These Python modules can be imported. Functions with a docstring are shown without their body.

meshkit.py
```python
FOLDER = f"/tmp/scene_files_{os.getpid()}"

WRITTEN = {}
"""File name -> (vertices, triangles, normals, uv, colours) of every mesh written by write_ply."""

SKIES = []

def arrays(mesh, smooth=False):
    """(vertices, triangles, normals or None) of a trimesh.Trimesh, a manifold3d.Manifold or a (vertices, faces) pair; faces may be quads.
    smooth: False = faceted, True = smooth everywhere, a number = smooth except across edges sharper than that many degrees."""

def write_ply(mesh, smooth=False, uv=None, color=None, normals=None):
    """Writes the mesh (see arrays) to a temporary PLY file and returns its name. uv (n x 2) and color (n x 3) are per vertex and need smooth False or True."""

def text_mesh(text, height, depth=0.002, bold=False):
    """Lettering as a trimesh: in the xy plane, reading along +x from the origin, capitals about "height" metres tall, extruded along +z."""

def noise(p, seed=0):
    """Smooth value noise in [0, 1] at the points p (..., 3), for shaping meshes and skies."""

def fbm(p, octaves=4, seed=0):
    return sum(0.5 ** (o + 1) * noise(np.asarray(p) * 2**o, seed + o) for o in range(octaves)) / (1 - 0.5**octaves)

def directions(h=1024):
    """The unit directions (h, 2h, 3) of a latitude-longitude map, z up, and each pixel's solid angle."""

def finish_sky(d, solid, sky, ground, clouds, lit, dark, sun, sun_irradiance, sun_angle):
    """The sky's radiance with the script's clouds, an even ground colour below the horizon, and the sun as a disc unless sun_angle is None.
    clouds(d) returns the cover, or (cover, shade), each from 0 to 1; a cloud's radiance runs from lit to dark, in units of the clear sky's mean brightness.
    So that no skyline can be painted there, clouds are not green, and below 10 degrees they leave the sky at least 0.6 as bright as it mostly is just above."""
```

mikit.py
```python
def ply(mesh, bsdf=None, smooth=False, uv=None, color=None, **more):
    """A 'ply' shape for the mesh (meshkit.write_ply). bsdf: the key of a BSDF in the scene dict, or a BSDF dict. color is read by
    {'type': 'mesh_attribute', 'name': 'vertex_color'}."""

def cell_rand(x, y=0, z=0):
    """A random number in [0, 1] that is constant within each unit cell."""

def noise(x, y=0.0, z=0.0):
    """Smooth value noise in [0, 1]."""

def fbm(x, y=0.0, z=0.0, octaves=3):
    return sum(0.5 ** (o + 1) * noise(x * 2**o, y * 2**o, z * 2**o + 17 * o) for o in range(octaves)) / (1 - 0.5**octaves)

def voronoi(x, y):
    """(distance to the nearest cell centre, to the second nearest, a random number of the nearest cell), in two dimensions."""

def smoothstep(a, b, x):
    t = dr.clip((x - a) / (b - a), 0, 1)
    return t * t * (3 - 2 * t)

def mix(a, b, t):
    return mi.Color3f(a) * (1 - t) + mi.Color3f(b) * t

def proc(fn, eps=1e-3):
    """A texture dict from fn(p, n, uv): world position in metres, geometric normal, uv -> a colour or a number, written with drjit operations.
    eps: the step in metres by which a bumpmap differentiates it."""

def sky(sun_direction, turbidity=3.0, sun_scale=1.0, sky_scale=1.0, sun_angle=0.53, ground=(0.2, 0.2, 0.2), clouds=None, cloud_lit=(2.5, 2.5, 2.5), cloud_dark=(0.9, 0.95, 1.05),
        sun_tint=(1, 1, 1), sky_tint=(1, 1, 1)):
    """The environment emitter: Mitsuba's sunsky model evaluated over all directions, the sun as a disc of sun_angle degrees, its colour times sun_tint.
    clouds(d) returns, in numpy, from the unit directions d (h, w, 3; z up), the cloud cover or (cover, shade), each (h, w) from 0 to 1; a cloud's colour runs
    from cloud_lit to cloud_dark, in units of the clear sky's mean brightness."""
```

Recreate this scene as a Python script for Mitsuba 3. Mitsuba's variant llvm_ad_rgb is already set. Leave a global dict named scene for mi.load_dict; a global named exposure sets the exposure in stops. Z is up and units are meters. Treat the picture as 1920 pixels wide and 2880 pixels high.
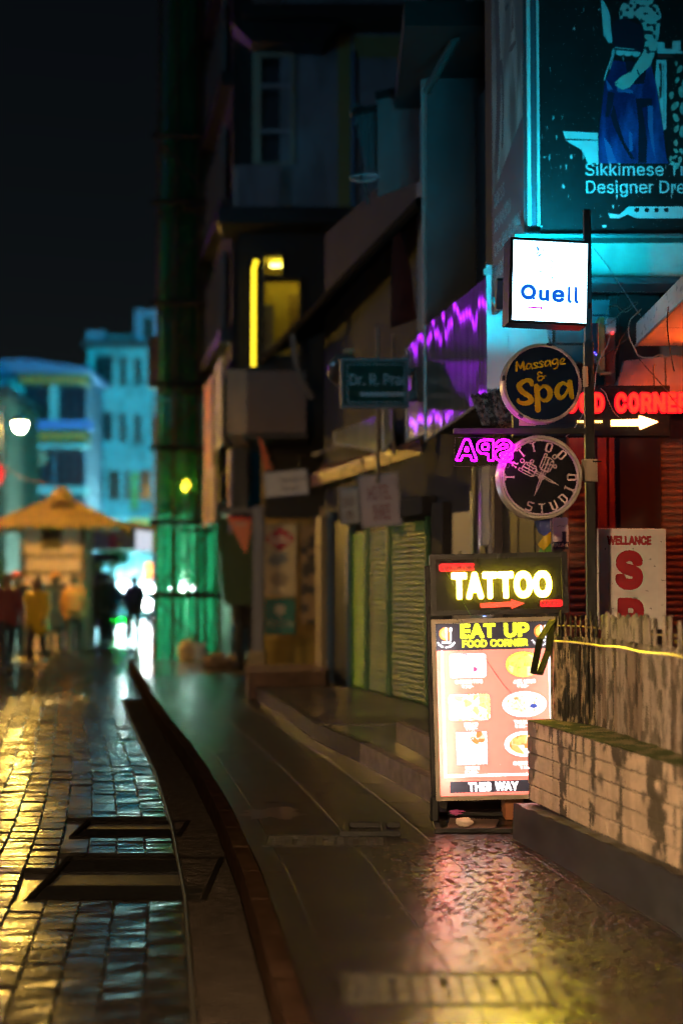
import math, random
import numpy as np, trimesh, shapely, manifold3d as m3
from shapely.geometry import Polygon, Point, box as sbox
from shapely import affinity, ops
import drjit as dr
import mitsuba as mi
import mikit, meshkit
from mikit import proc, noise, fbm, voronoi, cell_rand, smoothstep, mix

T = mi.ScalarTransform4f
R = random.Random(11)
NR = np.random.default_rng(11)
scene, labels = {}, {}
exposure = 2.5
GAIN = 2 ** -exposure     # lamp radiances below are given relative to display white

# ------------------------------------------------------------------ camera, sky
scene['camera'] = {'type': 'thinlens', 'fov': 26.98, 'fov_axis': 'x', 'aperture_radius': 0.029, 'focus_distance': 8.5,
                   'near_clip': 0.1, 'far_clip': 600.0,
                   'to_world': T().look_at(origin=[0, 0, 1.55], target=[0, 1, 1.55 + 159 / 3267], up=[0, 0, 1])}
scene['sky'] = {**mikit.sky([0.3, -0.6, 0.7], turbidity=3, sun_scale=0.0, sky_scale=0.06 * GAIN, sky_tint=(1.0, 0.8, 0.6), ground=(0.05, 0.05, 0.05)), 'sampling_weight': 1.0}

# ------------------------------------------------------------------ helpers
def num(key):
    if key not in used:
        used[key] = 0
        return key
    used[key] += 1
    return f'{key}_{used[key]:03d}'
used = {}

def thing(name, label=None, cat=None, group=None, kind=None):
    k = num(name)
    d = {}
    if label: d['label'] = label
    if cat: d['category'] = cat
    if group: d['group'] = group
    if kind: d['kind'] = kind
    labels[k] = d
    return k

def part(parent, name, mesh, mat, label=None, emit=None, w=1.0, smooth=False, kind=None, **kw):
    k = num(parent + '__' + name if parent else name)
    d = mikit.ply(mesh, mat, smooth=smooth, **kw)
    if emit is not None:
        d['emitter'] = {'type': 'area', 'radiance': {'type': 'rgb', 'value': [c * GAIN for c in emit]}, 'sampling_weight': float(w)}
    scene[k] = d
    e = {}
    if label: e['label'] = label
    if kind: e['kind'] = kind
    if e: labels[k] = e
    return k

def solo(name, mesh, mat, label, cat, group=None, kind=None, **kw):
    k = thing(name, label, cat, group, kind)
    d = mikit.ply(mesh, mat, smooth=kw.get('smooth', False))
    if kw.get('emit') is not None:
        d['emitter'] = {'type': 'area', 'radiance': {'type': 'rgb', 'value': [c * GAIN for c in kw['emit']]}, 'sampling_weight': float(kw.get('w', 1))}
    scene[k] = d
    return k

def mat(color, rough=0.6, metal=0.0, spec=0.5):
    color = (color, color, color) if isinstance(color, (int, float)) else tuple(color)
    k = 'material_' + '_'.join(f'{int(round(c * 1000)):03d}' for c in (*color, rough, metal, spec))
    if k not in scene:
        scene[k] = {'type': 'twosided', 'b': {'type': 'principled', 'base_color': {'type': 'rgb', 'value': list(color)}, 'roughness': rough, 'metallic': metal, 'specular': spec}}
    return k

def pmat(key, fn, rough=0.6, metal=0.0, bump=None, bscale=0.01, eps=1e-3, spec=0.5, coat=0.0):
    b = {'type': 'principled', 'base_color': proc(fn) if callable(fn) else {'type': 'rgb', 'value': list(fn)}, 'roughness': proc(rough) if callable(rough) else rough, 'metallic': metal, 'specular': spec}
    if coat: b.update(clearcoat=coat, clearcoat_gloss=0.85)
    if bump: b = {'type': 'bumpmap', 'arbitrary': proc(bump, eps), 'scale': bscale, 'b': b}
    scene[key] = {'type': 'twosided', 'b': b}
    return key

def dull(key, fn):
    """a dry surface without any gloss"""
    scene[key] = {'type': 'twosided', 'b': {'type': 'diffuse', 'reflectance': proc(fn) if callable(fn) else {'type': 'rgb', 'value': list(fn)}}}
    return key

def cat_(ms):
    return trimesh.util.concatenate([m for m in ms if m is not None])

def box(x0, x1, y0, y1, z0, z1):
    m = trimesh.creation.box(extents=(abs(x1 - x0), abs(y1 - y0), abs(z1 - z0)))
    m.apply_translation(((x0 + x1) / 2, (y0 + y1) / 2, (z0 + z1) / 2))
    return m

def cbox(cx, cy, cz, sx, sy, sz, b=0.004):
    """box with chamfered edges"""
    h = np.array([sx, sy, sz]) / 2
    b = min(b, *(h * 0.45))
    pts = []
    for s in np.ndindex(2, 2, 2):
        g = np.array(s) * 2 - 1
        for a in range(3):
            q = h - b
            q[a] = h[a]
            pts.append(g * q)
    m = trimesh.Trimesh(pts).convex_hull
    m.apply_translation((cx, cy, cz))
    return m

def frame(o, yaw=0.0, roll=0.0, pitch=0.0):
    """local x right, y up, z towards the viewer of the board; yaw/roll/pitch in degrees"""
    a, r, p = np.radians([yaw, roll, pitch])
    A = np.array([[math.cos(a), 0, math.sin(a)], [math.sin(a), 0, -math.cos(a)], [0, 1, 0]])
    Rr = np.array([[math.cos(r), -math.sin(r), 0], [math.sin(r), math.cos(r), 0], [0, 0, 1]])
    Rp = np.array([[1, 0, 0], [0, math.cos(p), -math.sin(p)], [0, math.sin(p), math.cos(p)]])
    M = np.eye(4)
    M[:3, :3] = A @ Rp @ Rr
    M[:3, 3] = o
    return M

def at(mesh, M):
    m = mesh.copy()
    m.apply_transform(M)
    return m

def ext(shape, depth, z0=0.0):
    """extrude a shapely shape along local z"""
    out = []
    for g in getattr(shape, 'geoms', [shape]):
        if g.is_empty or g.area < 1e-9 or g.geom_type != 'Polygon': continue
        m = trimesh.creation.extrude_polygon(g, depth, engine='earcut')
        m.apply_translation((0, 0, z0))
        out.append(m)
    return cat_(out)

def sheet(shape, z0=0.0):
    """flat triangulated shapely shape"""
    vs, fs, n = [], [], 0
    for g in getattr(shape, 'geoms', [shape]):
        if g.is_empty or g.area < 1e-9 or g.geom_type != 'Polygon': continue
        v, f = trimesh.creation.triangulate_polygon(g, engine='earcut')
        vs.append(np.column_stack([v, np.full(len(v), z0)]))
        fs.append(f + n)
        n += len(v)
    return trimesh.Trimesh(np.vstack(vs), np.vstack(fs), process=False)

def tube(pts, r, n=8, closed=False):
    p = np.asarray(pts, float)
    rr = np.broadcast_to(np.asarray(r, float), (len(p),))
    N = len(p)
    t = np.zeros_like(p)
    for i in range(N):
        a, b = (p[(i - 1) % N], p[(i + 1) % N]) if closed else (p[max(i - 1, 0)], p[min(i + 1, N - 1)])
        t[i] = (b - a) / (np.linalg.norm(b - a) + 1e-12)
    u = np.cross(t[0], [0, 0, 1.0])
    if np.linalg.norm(u) < 1e-3: u = np.cross(t[0], [0, 1.0, 0])
    u /= np.linalg.norm(u)
    rings = []
    a = np.arange(n) * 2 * np.pi / n
    for i in range(N):
        u = u - t[i] * (u @ t[i])
        u /= np.linalg.norm(u) + 1e-12
        v = np.cross(t[i], u)
        rings.append(p[i] + rr[i] * (np.cos(a)[:, None] * u + np.sin(a)[:, None] * v))
    v = np.vstack(rings)
    f = []
    for i in range(N if closed else N - 1):
        for j in range(n):
            i2, j2 = (i + 1) % N, (j + 1) % n
            f += [[i * n + j, i * n + j2, i2 * n + j2], [i * n + j, i2 * n + j2, i2 * n + j]]
    if not closed:
        v = np.vstack([v, p[0], p[-1]])
        for j in range(n):
            f += [[N * n, (j + 1) % n, j], [N * n + 1, (N - 1) * n + j, (N - 1) * n + (j + 1) % n]]
    return trimesh.Trimesh(v, f, process=False)

def spline(pts, k=6):
    """Catmull-Rom through the points"""
    p = np.asarray(pts, float)
    q = np.vstack([2 * p[0] - p[1], p, 2 * p[-1] - p[-2]])
    out = []
    for i in range(1, len(q) - 2):
        for s in np.arange(k) / k:
            a, b, c, d = q[i - 1:i + 3]
            out.append(0.5 * (2 * b + (c - a) * s + (2 * a - 5 * b + 4 * c - d) * s * s + (3 * b - a - 3 * c + d) * s ** 3))
    out.append(p[-1])
    return np.array(out)

def lathe(prof, n=40):
    """revolve (r, z) pairs about local z"""
    return trimesh.creation.revolve(np.array(prof, float), sections=n)

_txt = {}
def text(s, height=1.0, bold=True, fat=0.0, wide=1.0):
    """lettering as a shapely shape, baseline at y=0, starting at x=0; capitals `height` tall, stretched by `wide`, thickened by `fat` of the height"""
    k = (s, bold)
    if k not in _txt:
        m = meshkit.text_mesh(s, 1.0, 1.0, bold)
        tri = m.triangles[(m.triangles[:, :, 2] > 0.99).all(1)][:, :, :2]
        _txt[k] = ops.unary_union([Polygon(t).buffer(1e-4) for t in tri if Polygon(t).area > 1e-9]).simplify(0.006)
    g = _txt[k]
    if fat: g = g.buffer(fat)
    g = affinity.scale(g, height * wide, height, origin=(0, 0))
    return affinity.translate(g, -g.bounds[0], 0)

def fit(s, x0, x1, y0, y1, bold=True, fat=0.05):
    """lettering stretched to the box"""
    g = text(s, 1.0, bold, fat)
    b = g.bounds
    g = affinity.translate(g, -b[0], -b[1])
    return affinity.translate(affinity.scale(g, (x1 - x0) / (b[2] - b[0]), (y1 - y0) / (b[3] - b[1]), origin=(0, 0)), x0, y0)

def stroke(pts, w, k=6):
    return shapely.LineString(spline(pts, k)).buffer(w / 2)

def poly(pts): return Polygon(pts).buffer(0)
def ell(cx, cy, rx, ry, n=10): return affinity.translate(affinity.scale(Point(0, 0).buffer(1.0, n), rx, ry), cx, cy)
def rrect(x0, y0, x1, y1, r): return sbox(x0 + r, y0 + r, x1 - r, y1 - r).buffer(r, 5)

GLOWBASE = None
def glow(parent, name, mesh, rgb, w=1.0, base=(0.3, 0.3, 0.3), **kw):
    return part(parent, name, mesh, mat(base, 0.4), emit=rgb, w=w, **kw)

# ------------------------------------------------------------------ procedural materials
def speck(p, f): return noise(p.x * f, p.y * f, p.z * f)

pmat('wet_paver', lambda p, n, uv: mi.Color3f(0.010, 0.0085, 0.007) * (0.45 + 0.9 * fbm(p.x * 9, p.y * 9, p.z * 9)),
     rough=lambda p, n, uv: 0.09 + 0.11 * fbm(p.x * 5, p.y * 5, 3.0),
     bump=lambda p, n, uv: fbm(p.x * 60, p.y * 45, 1.0, 3) + 0.6 * fbm(p.x * 14, p.y * 14, 4.0, 2), bscale=0.0010, eps=2e-3)
pmat('wet_road', lambda p, n, uv: mi.Color3f(0.016, 0.014, 0.012) * (0.5 + fbm(p.x * 3, p.y * 3, p.z)),
     rough=lambda p, n, uv: 0.13 + 0.14 * fbm(p.x * 1.5, p.y * 1.5, 3.0),
     bump=lambda p, n, uv: fbm(p.x * 25, p.y * 12, 1.0, 3), bscale=0.0015, eps=3e-3)

def stud(p, n, uv):
    a, b = p.x * 0.988 + p.y * 0.156, p.y * 0.988 - p.x * 0.156
    u, v = a / 0.048, b / 0.026
    u = u + 0.5 * dr.select(dr.floor(v) - 2 * dr.floor(v / 2) > 0.5, 1.0, 0.0)
    fu, fv = u - dr.floor(u) - 0.5, v - dr.floor(v) - 0.5
    worn = cell_rand(dr.floor(u), dr.floor(v), 2)
    bar = smoothstep(0.42, 0.30, dr.abs(fu)) * smoothstep(0.34, 0.12, dr.abs(fv)) * (0.25 + 0.75 * worn)
    return 0.5 * bar + 0.35 * fbm(p.x * 90, p.y * 60, 2.0, 2) + 0.5 * fbm(p.x * 11, p.y * 9, 5.0, 2)
pmat('wet_tile', lambda p, n, uv: mi.Color3f(0.007, 0.0038, 0.0026) * (0.5 + fbm(p.x * 4, p.y * 4, 1.0) * 0.7 + 0.35 * speck(p, 70)),
     rough=lambda p, n, uv: 0.13 + 0.14 * fbm(p.x * 3, p.y * 3, 7.0), bump=stud, bscale=0.0042, eps=1.5e-3, spec=0.8)
pmat('wet_floor', lambda p, n, uv: mi.Color3f(0.032, 0.024, 0.018) * (0.5 + fbm(p.x * 4, p.y * 4, 1.0)),
     rough=lambda p, n, uv: 0.08 + 0.25 * smoothstep(0.35, 0.65, fbm(p.x * 1.3, p.y * 1.3, 7.0)),
     bump=lambda p, n, uv: fbm(p.x * 20, p.y * 20, 1.0, 3), bscale=0.002, eps=3e-3)
pmat('kerb_stone', lambda p, n, uv: mi.Color3f(0.013, 0.0085, 0.0065) * (0.35 + fbm(p.x * 8, p.y * 8, p.z * 20) * 1.0),
     rough=lambda p, n, uv: 0.22 + 0.4 * fbm(p.x * 7, p.y * 7, p.z * 7), bump=lambda p, n, uv: fbm(p.x * 40, p.y * 40, p.z * 40), bscale=0.004)
IRON = pmat('wet_iron', lambda p, n, uv: mi.Color3f(0.012, 0.011, 0.010) * (0.5 + speck(p, 30)), rough=lambda p, n, uv: 0.38 + 0.3 * speck(p, 18), spec=0.2, bump=lambda p, n, uv: fbm(p.x * 70, p.y * 70, p.z * 70), bscale=0.0015)
pmat('checker_plate', lambda p, n, uv: mi.Color3f(0.008, 0.008, 0.008) * (0.6 + speck(p, 40)), rough=lambda p, n, uv: 0.45 + 0.25 * speck(p, 8), metal=0.0, spec=0.12,
     bump=lambda p, n, uv: smoothstep(0.2, 0.6, dr.sin(p.x * 190) * dr.sin(p.y * 60)) + 0.2 * speck(p, 60), bscale=0.003, eps=2e-3)

# ------------------------------------------------------------------ road, drain, kerb, pavement
KY = [3.0, 4.98, 7.08, 9.12, 11.64, 14.26, 17.2, 21.1, 24.7, 30.7, 60]
KX = [0.03, -0.22, -0.485, -0.793, -1.226, -1.74, -2.31, -3.0, -3.66, -4.64, -9.5]
def K(y): return float(np.interp(y, KY, KX))

def slab(c, z0, z1, inset=0.006, b=0.004, tilt=(0, 0, 0, 0)):
    """a low prism over four ground corners, its top edge chamfered"""
    c = np.asarray(c, float)
    m = c.mean(0)
    top = m + (c - m) * (1 - inset / np.maximum(np.linalg.norm(c - m, axis=1, keepdims=True), 1e-6))
    t = np.asarray(tilt)
    v = np.vstack([np.column_stack([c, np.full(4, z0)]), np.column_stack([c, z1 - b + t]), np.column_stack([top, z1 + t])])
    f = []
    for k in (0, 4):
        for i in range(4):
            j = (i + 1) % 4
            f += [[k + i, k + j, k + 4 + j], [k + i, k + 4 + j, k + 4 + i]]
    f += [[8, 9, 10], [8, 10, 11]]
    return trimesh.Trimesh(v, f, process=False)

def quadsheet(pts, z):
    return sheet(poly(pts), z)

road = thing('road', 'wet dark paver street running up to the square', None, kind='structure')
part(road, 'base', quadsheet([(-80, -6), (60, -6), (60, 160), (-80, 160)], -0.03), 'wet_road')
# trench covers lie in the road: their rectangles (x0, x1, y0, y1)
COVERS = [(-1.55, -0.66, 7.02, 8.12), (-1.66, -0.98, 8.76, 9.36)]
rows, cells = np.arange(3.4, 34, 0.112), []
for r_, y0 in enumerate(rows):
    for c in range(0, 44):
        o1 = -0.30 - c * 0.165
        jog = 0.012 * (R.random() - 0.5)
        q = [(K(y0) + o1 - 0.161, y0 + jog), (K(y0) + o1, y0 + jog), (K(y0 + 0.109) + o1, y0 + 0.109 + jog), (K(y0 + 0.109) + o1 - 0.161, y0 + 0.109 + jog)]
        cx, cy = np.mean(q, 0)
        if cx < -0.24 * cy - 0.7 - 0.03 * cy: continue
        if any(a - 0.08 < cx < b + 0.08 and d - 0.07 < cy < e + 0.07 for a, b, d, e in COVERS): continue
        h = 0.0025 * R.gauss(0, 1)
        t = [h + 0.0015 * R.gauss(0, 1) for _ in range(4)]
        cells.append((cy, slab([(a + R.uniform(-.003, .003), b + R.uniform(-.003, .003)) for a, b in q], -0.03, 0.0, 0.008, 0.006, t), cx > -0.24 * cy - 0.1 and cy > 4.8))
seen = [c for c in cells if c[2]]
seen.sort(key=lambda c: c[0])
for c in seen[:300]: part(road, 'paver', c[1], 'wet_paver')
part(road, 'far_paver', cat_([c[1] for c in seen[300:]] + [c[1] for c in cells if not c[2]]), 'wet_paver', kind='stuff')

dull('drain_bar_dull', lambda p, n, uv: mi.Color3f(0.024, 0.02, 0.016) * (0.3 + 1.2 * speck(p, 35)))
dull('drain_black', lambda p, n, uv: mi.Color3f(0.008, 0.007, 0.006) * (0.5 + speck(p, 40)))
dull('cover_black', lambda p, n, uv: mi.Color3f(0.012, 0.012, 0.012) * (0.4 + speck(p, 60)))
pmat('lit_edge_nosing', lambda p, n, uv: mi.Color3f(0.16, 0.12, 0.10) * (0.4 + fbm(p.x * 12, p.y * 12, p.z * 12)), rough=0.35)  # paler stone paints the lit step edges as a highlight
pmat('drain_bar', lambda p, n, uv: mi.Color3f(0.022, 0.019, 0.016) * (0.3 + 1.2 * speck(p, 35)), rough=lambda p, n, uv: 0.42 + 0.3 * speck(p, 20), spec=0.15)
drain = thing('drain_channel', 'narrow black slatted drain between pavers and kerb', None, kind='structure')
bars = []
y = 4.7
while y < 19:
    bars.append((y, slab([(K(y) - 0.27, y), (K(y) - 0.012, y), (K(y + 0.019) - 0.012, y + 0.022), (K(y + 0.022) - 0.27, y + 0.022)], -0.028, -0.010 + 0.001 * R.gauss(0, 1), 0.004, 0.003)))
    y += 0.045
part(drain, 'black_floor', sheet(poly([(K(y) - 0.275, y) for y in np.arange(3.5, 19, .5)] + [(K(y) - 0.004, y) for y in np.arange(3.5, 19, .5)][::-1]), -0.026), 'drain_black')  # black sheet stands for the shade down in the drain
for y, m in bars[:240]: part(drain, 'grating_bar', m, 'drain_bar_dull')
part(drain, 'far_grating_bar', cat_([m for _, m in bars[240:]]), 'drain_bar_dull', kind='stuff')
part(drain, 'rail', cat_([tube([(K(y) - o, y, -0.006) for y in np.arange(3.5, 19, 0.3)], 0.009, 6) for o in (0.285,)]), mat((0.012, 0.010, 0.008), 0.6, 0, 0.2))

for i, (x0, x1, y0, y1) in enumerate(COVERS):
    t = thing('trench_cover', ['large black ribbed trench cover nearest in the paver street', 'smaller black ribbed trench cover behind the large one in the street'][i], 'drain cover')
    fr = sbox(x0, y0, x1, y1).difference(sbox(x0 + .03, y0 + .03, x1 - .03, y1 - .03))
    part(t, 'rim', ext(fr, 0.03, -0.034), 'drain_black')
    n = 3 if i == 0 else 2
    for k in range(n):
        a, b = y0 + .035 + (y1 - y0 - .07) * k / n, y0 + .03 + (y1 - y0 - .07) * (k + 1) / n - .005
        z = (0.002, -0.012, -0.002)[k]
        part(t, 'plate', cbox((x0 + x1) / 2, (a + b) / 2, -0.022 + z, x1 - x0 - .075, b - a, 0.02, 0.003), 'checker_plate' if k % 2 else 'cover_black')

dull('kerb_brown', lambda p, n, uv: mi.Color3f(0.026, 0.015, 0.010) * (0.3 + 1.1 * fbm(p.x * 9, p.y * 9, p.z * 20)))
kerb = thing('kerb', 'long curved stone kerb beside the drain', None, kind='structure')
y = 3.4
while y < 26:
    l = 0.62
    e = lambda yy, o: (K(yy) + o, yy)
    m = slab([e(y, 0.0), e(y, 0.09), e(y + l - .014, 0.09), e(y + l - .014, 0.0)], -0.03, 0.122 + R.uniform(-.003, .003), 0.014, 0.012, [R.uniform(-.003, .003) for _ in range(4)])
    part(kerb, 'stone', m, 'kerb_brown')
    y += l

pave = thing('pavement', 'wet reddish brown tiled pavement along the shops', None, kind='structure')
edge = [(K(y) + 0.08, y) for y in KY]
part(pave, 'bed', sheet(poly([(6, 3.0), (6, 34)] + edge[:10][::-1]), 0.104), 'wet_floor')
GRATES = [(-0.43, 0.253, 7.75, 8.09), (0.0, 0.73, 4.87, 5.27)]
tl = []
for r_ in range(0, 40):
    y0 = 4.0 + r_ * 0.44
    for c in range(-1, 9):
        o = 0.22 + (c) * 0.44
        oa, ob = (0.093, 0.217) if c == -1 else (o, o + 0.4365)
        q = [(K(y0) + oa, y0), (K(y0) + ob, y0), (K(y0 + .4365) + ob, y0 + .4365), (K(y0 + .4365) + oa, y0 + .4365)]
        cx, cy = np.mean(q, 0)
        if cx > 3.2 or (cy < 5.9 and cx > 1.9) or cx > 0.26 * cy + 0.35: continue
        P = poly(q)
        for g in GRATES:
            P = P.difference(sbox(g[0] - .002, g[2] - .002, g[1] + .002, g[3] + .002))
        if P.area < 0.002: continue
        if P.area > 0.99 * poly(q).area:
            m = slab(q, 0.09, 0.12, 0.002, 0.0015, [0.0007 * R.gauss(0, 1) for _ in range(4)])
        else:
            m = ext(P, 0.03, 0.09)
        tl.append((cy, m))
tl.sort(key=lambda c: c[0])
for _, m in tl[:290]: part(pave, 'tile', m, 'wet_tile')
if len(tl) > 290: part(pave, 'far_tile', cat_([m for _, m in tl[290:]]), 'wet_tile', kind='stuff')

for i, (x0, x1, y0, y1) in enumerate(GRATES):
    t = thing('drain_grate', ['perforated iron drain grate farther up the pavement, nearly black', 'perforated iron drain grate nearest in the pavement, gleaming yellow'][i], 'drain grate')
    part(t, 'rim', ext(sbox(x0, y0, x1, y1).difference(sbox(x0 + .02, y0 + .02, x1 - .02, y1 - .02)), 0.034, 0.09), IRON)
    pl = sbox(x0 + .022, y0 + .022, x1 - .022, y1 - .022)
    holes = []
    n = 11
    for k in range(n):
        xx = x0 + .06 + (x1 - x0 - .12) * k / (n - 1)
        if k % 3 == 2:
            holes.append(sbox(xx - .011, y0 + .06, xx + .011, y1 - .06).buffer(.004, 2))
        else:
            for j in range(9):
                yy = y0 + .055 + (y1 - y0 - .11) * j / 8
                holes.append(Point(xx, yy).buffer(0.012, 2))
    part(t, 'plate', ext(pl.difference(ops.unary_union(holes)), 0.012, 0.108), pmat('iron_gloss', lambda p, n, uv: mi.Color3f(0.05, 0.047, 0.044) * (0.5 + speck(p, 30)), rough=lambda p, n, uv: 0.24 + 0.2 * speck(p, 12), metal=0.4) if i == 0 else 'iron_gloss')
    part(t, 'black_floor', box(x0 + .022, x1 - .022, y0 + .022, y1 - .022, 0.085, 0.094), mat(0.01, 0.5))

# low anti-slip studs moulded on the paving in front of the light box
stv, stf, ns = [], [], 0
y = 4.5
while y < 7.9:
    x = K(y) + 0.75 + R.uniform(0, .07)
    while x < 1.02 + (7.9 - y) * 0.19:
        if R.random() < .62 and not any(g[0] - .03 < x < g[1] + .03 and g[2] - .03 < y < g[3] + .03 for g in GRATES):
            a, b, hgt = R.uniform(.012, .022), R.uniform(.004, .008), R.uniform(.002, .0042)
            c0 = np.array([[-a, -b], [a, -b], [a, b], [-a, b]])
            th_ = R.gauss(-0.05, .12)
            c0 = c0 @ np.array([[math.cos(th_), math.sin(th_)], [-math.sin(th_), math.cos(th_)]])
            stv += [(x + p[0], y + p[1], .1195) for p in c0] + [(x + p[0] * .7, y + p[1] * .45, .1205 + hgt) for p in c0]
            stf += [[ns + i, ns + (i + 1) % 4, ns + 4 + (i + 1) % 4] for i in range(4)] + [[ns + i, ns + 4 + (i + 1) % 4, ns + 4 + i] for i in range(4)] + [[ns + 4, ns + 5, ns + 6], [ns + 4, ns + 6, ns + 7]]
            ns += 8
        x += 0.062 + R.uniform(-.012, .012)
    y += 0.034 + R.uniform(-.004, .004)
part(pave, 'stud', trimesh.Trimesh(stv, stf, process=False), pmat('wet_stud', lambda p, n, uv: mi.Color3f(0.03, 0.016, 0.011) * (0.6 + 0.8 * speck(p, 30)), rough=0.2, spec=0.8), kind='stuff')

# shop platform and steps on the right
plat = thing('shop_platform', 'raised wet concrete platform with a broken edge in front of the shutters', None, kind='structure')
pe = [(-1.03, 17.4), (-0.62, 15.2), (-0.23, 12.9), (-0.02, 12.0), (0.16, 11.3), (0.38, 10.25), (0.594, 9.19), (0.66, 9.0)]
part(plat, 'floor', ext(poly(pe + [(6, 9.0), (6, 17.4)]), 0.155, 0.115), 'wet_floor')
for i in range(len(pe) - 2):
    (xa, ya), (xb, yb) = pe[i], pe[i + 1]
    m = slab([(xa - .015, ya - .004), (xb - .015, yb + .004), (xb + .07, yb + .004), (xa + .07, ya - .004)], 0.1, 0.276 + R.uniform(-.004, .004), 0.012, 0.012)
    part(plat, 'edge_stone', m, 'lit_edge_nosing' if i >= 4 else 'kerb_stone')
part(plat, 'upper_step', ext(poly([(0.448, 11.43), (0.674, 10.2), (0.82, 9.2), (4, 9.2), (4, 11.43)]), 0.15, 0.272), 'wet_floor')
part(plat, 'lit_edge_nosing', slab([(0.435, 11.43), (0.81, 9.2), (0.87, 9.2), (0.5, 11.43)], 0.272, 0.43, 0.01, 0.01), 'lit_edge_nosing')
part(plat, 'floor_joint', box(-0.2, 1.1, 12.72, 12.75, 0.262, 0.279), 'kerb_stone')
led = thing('stone_ledge', 'low brown ledge with an orange lit end beside the mustard alcove', 'ledge')
part(led, 'block', ext(poly([(-1.13, 17.3), (-0.2, 17.6), (-0.1, 19.0), (-1.25, 18.8)]), 0.3, 0.11), pmat('ledge_stone', lambda p, n, uv: mi.Color3f(0.16, 0.085, 0.05) * (0.4 + fbm(p.x * 6, p.y * 6, p.z * 6)), rough=0.35))
part(led, 'cap', ext(poly([(-1.16, 17.26), (-0.19, 17.57), (-0.08, 19.05), (-1.28, 18.85)]), 0.035, 0.412), 'ledge_stone')

# ------------------------------------------------------------------ low block wall and picket fence, right foreground
WD = np.array([0.19, -1.0]) / np.hypot(0.19, 1.0)      # along the wall, towards the camera
WN = np.array([-1.0, -0.19]) / np.hypot(0.19, 1.0)     # out of the wall face
W0 = np.array([1.035, 7.98])
WM = frame((W0[0], W0[1], 0), yaw=math.degrees(math.atan2(WD[1], WD[0])))   # local x along the wall, y up, z outwards

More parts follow.
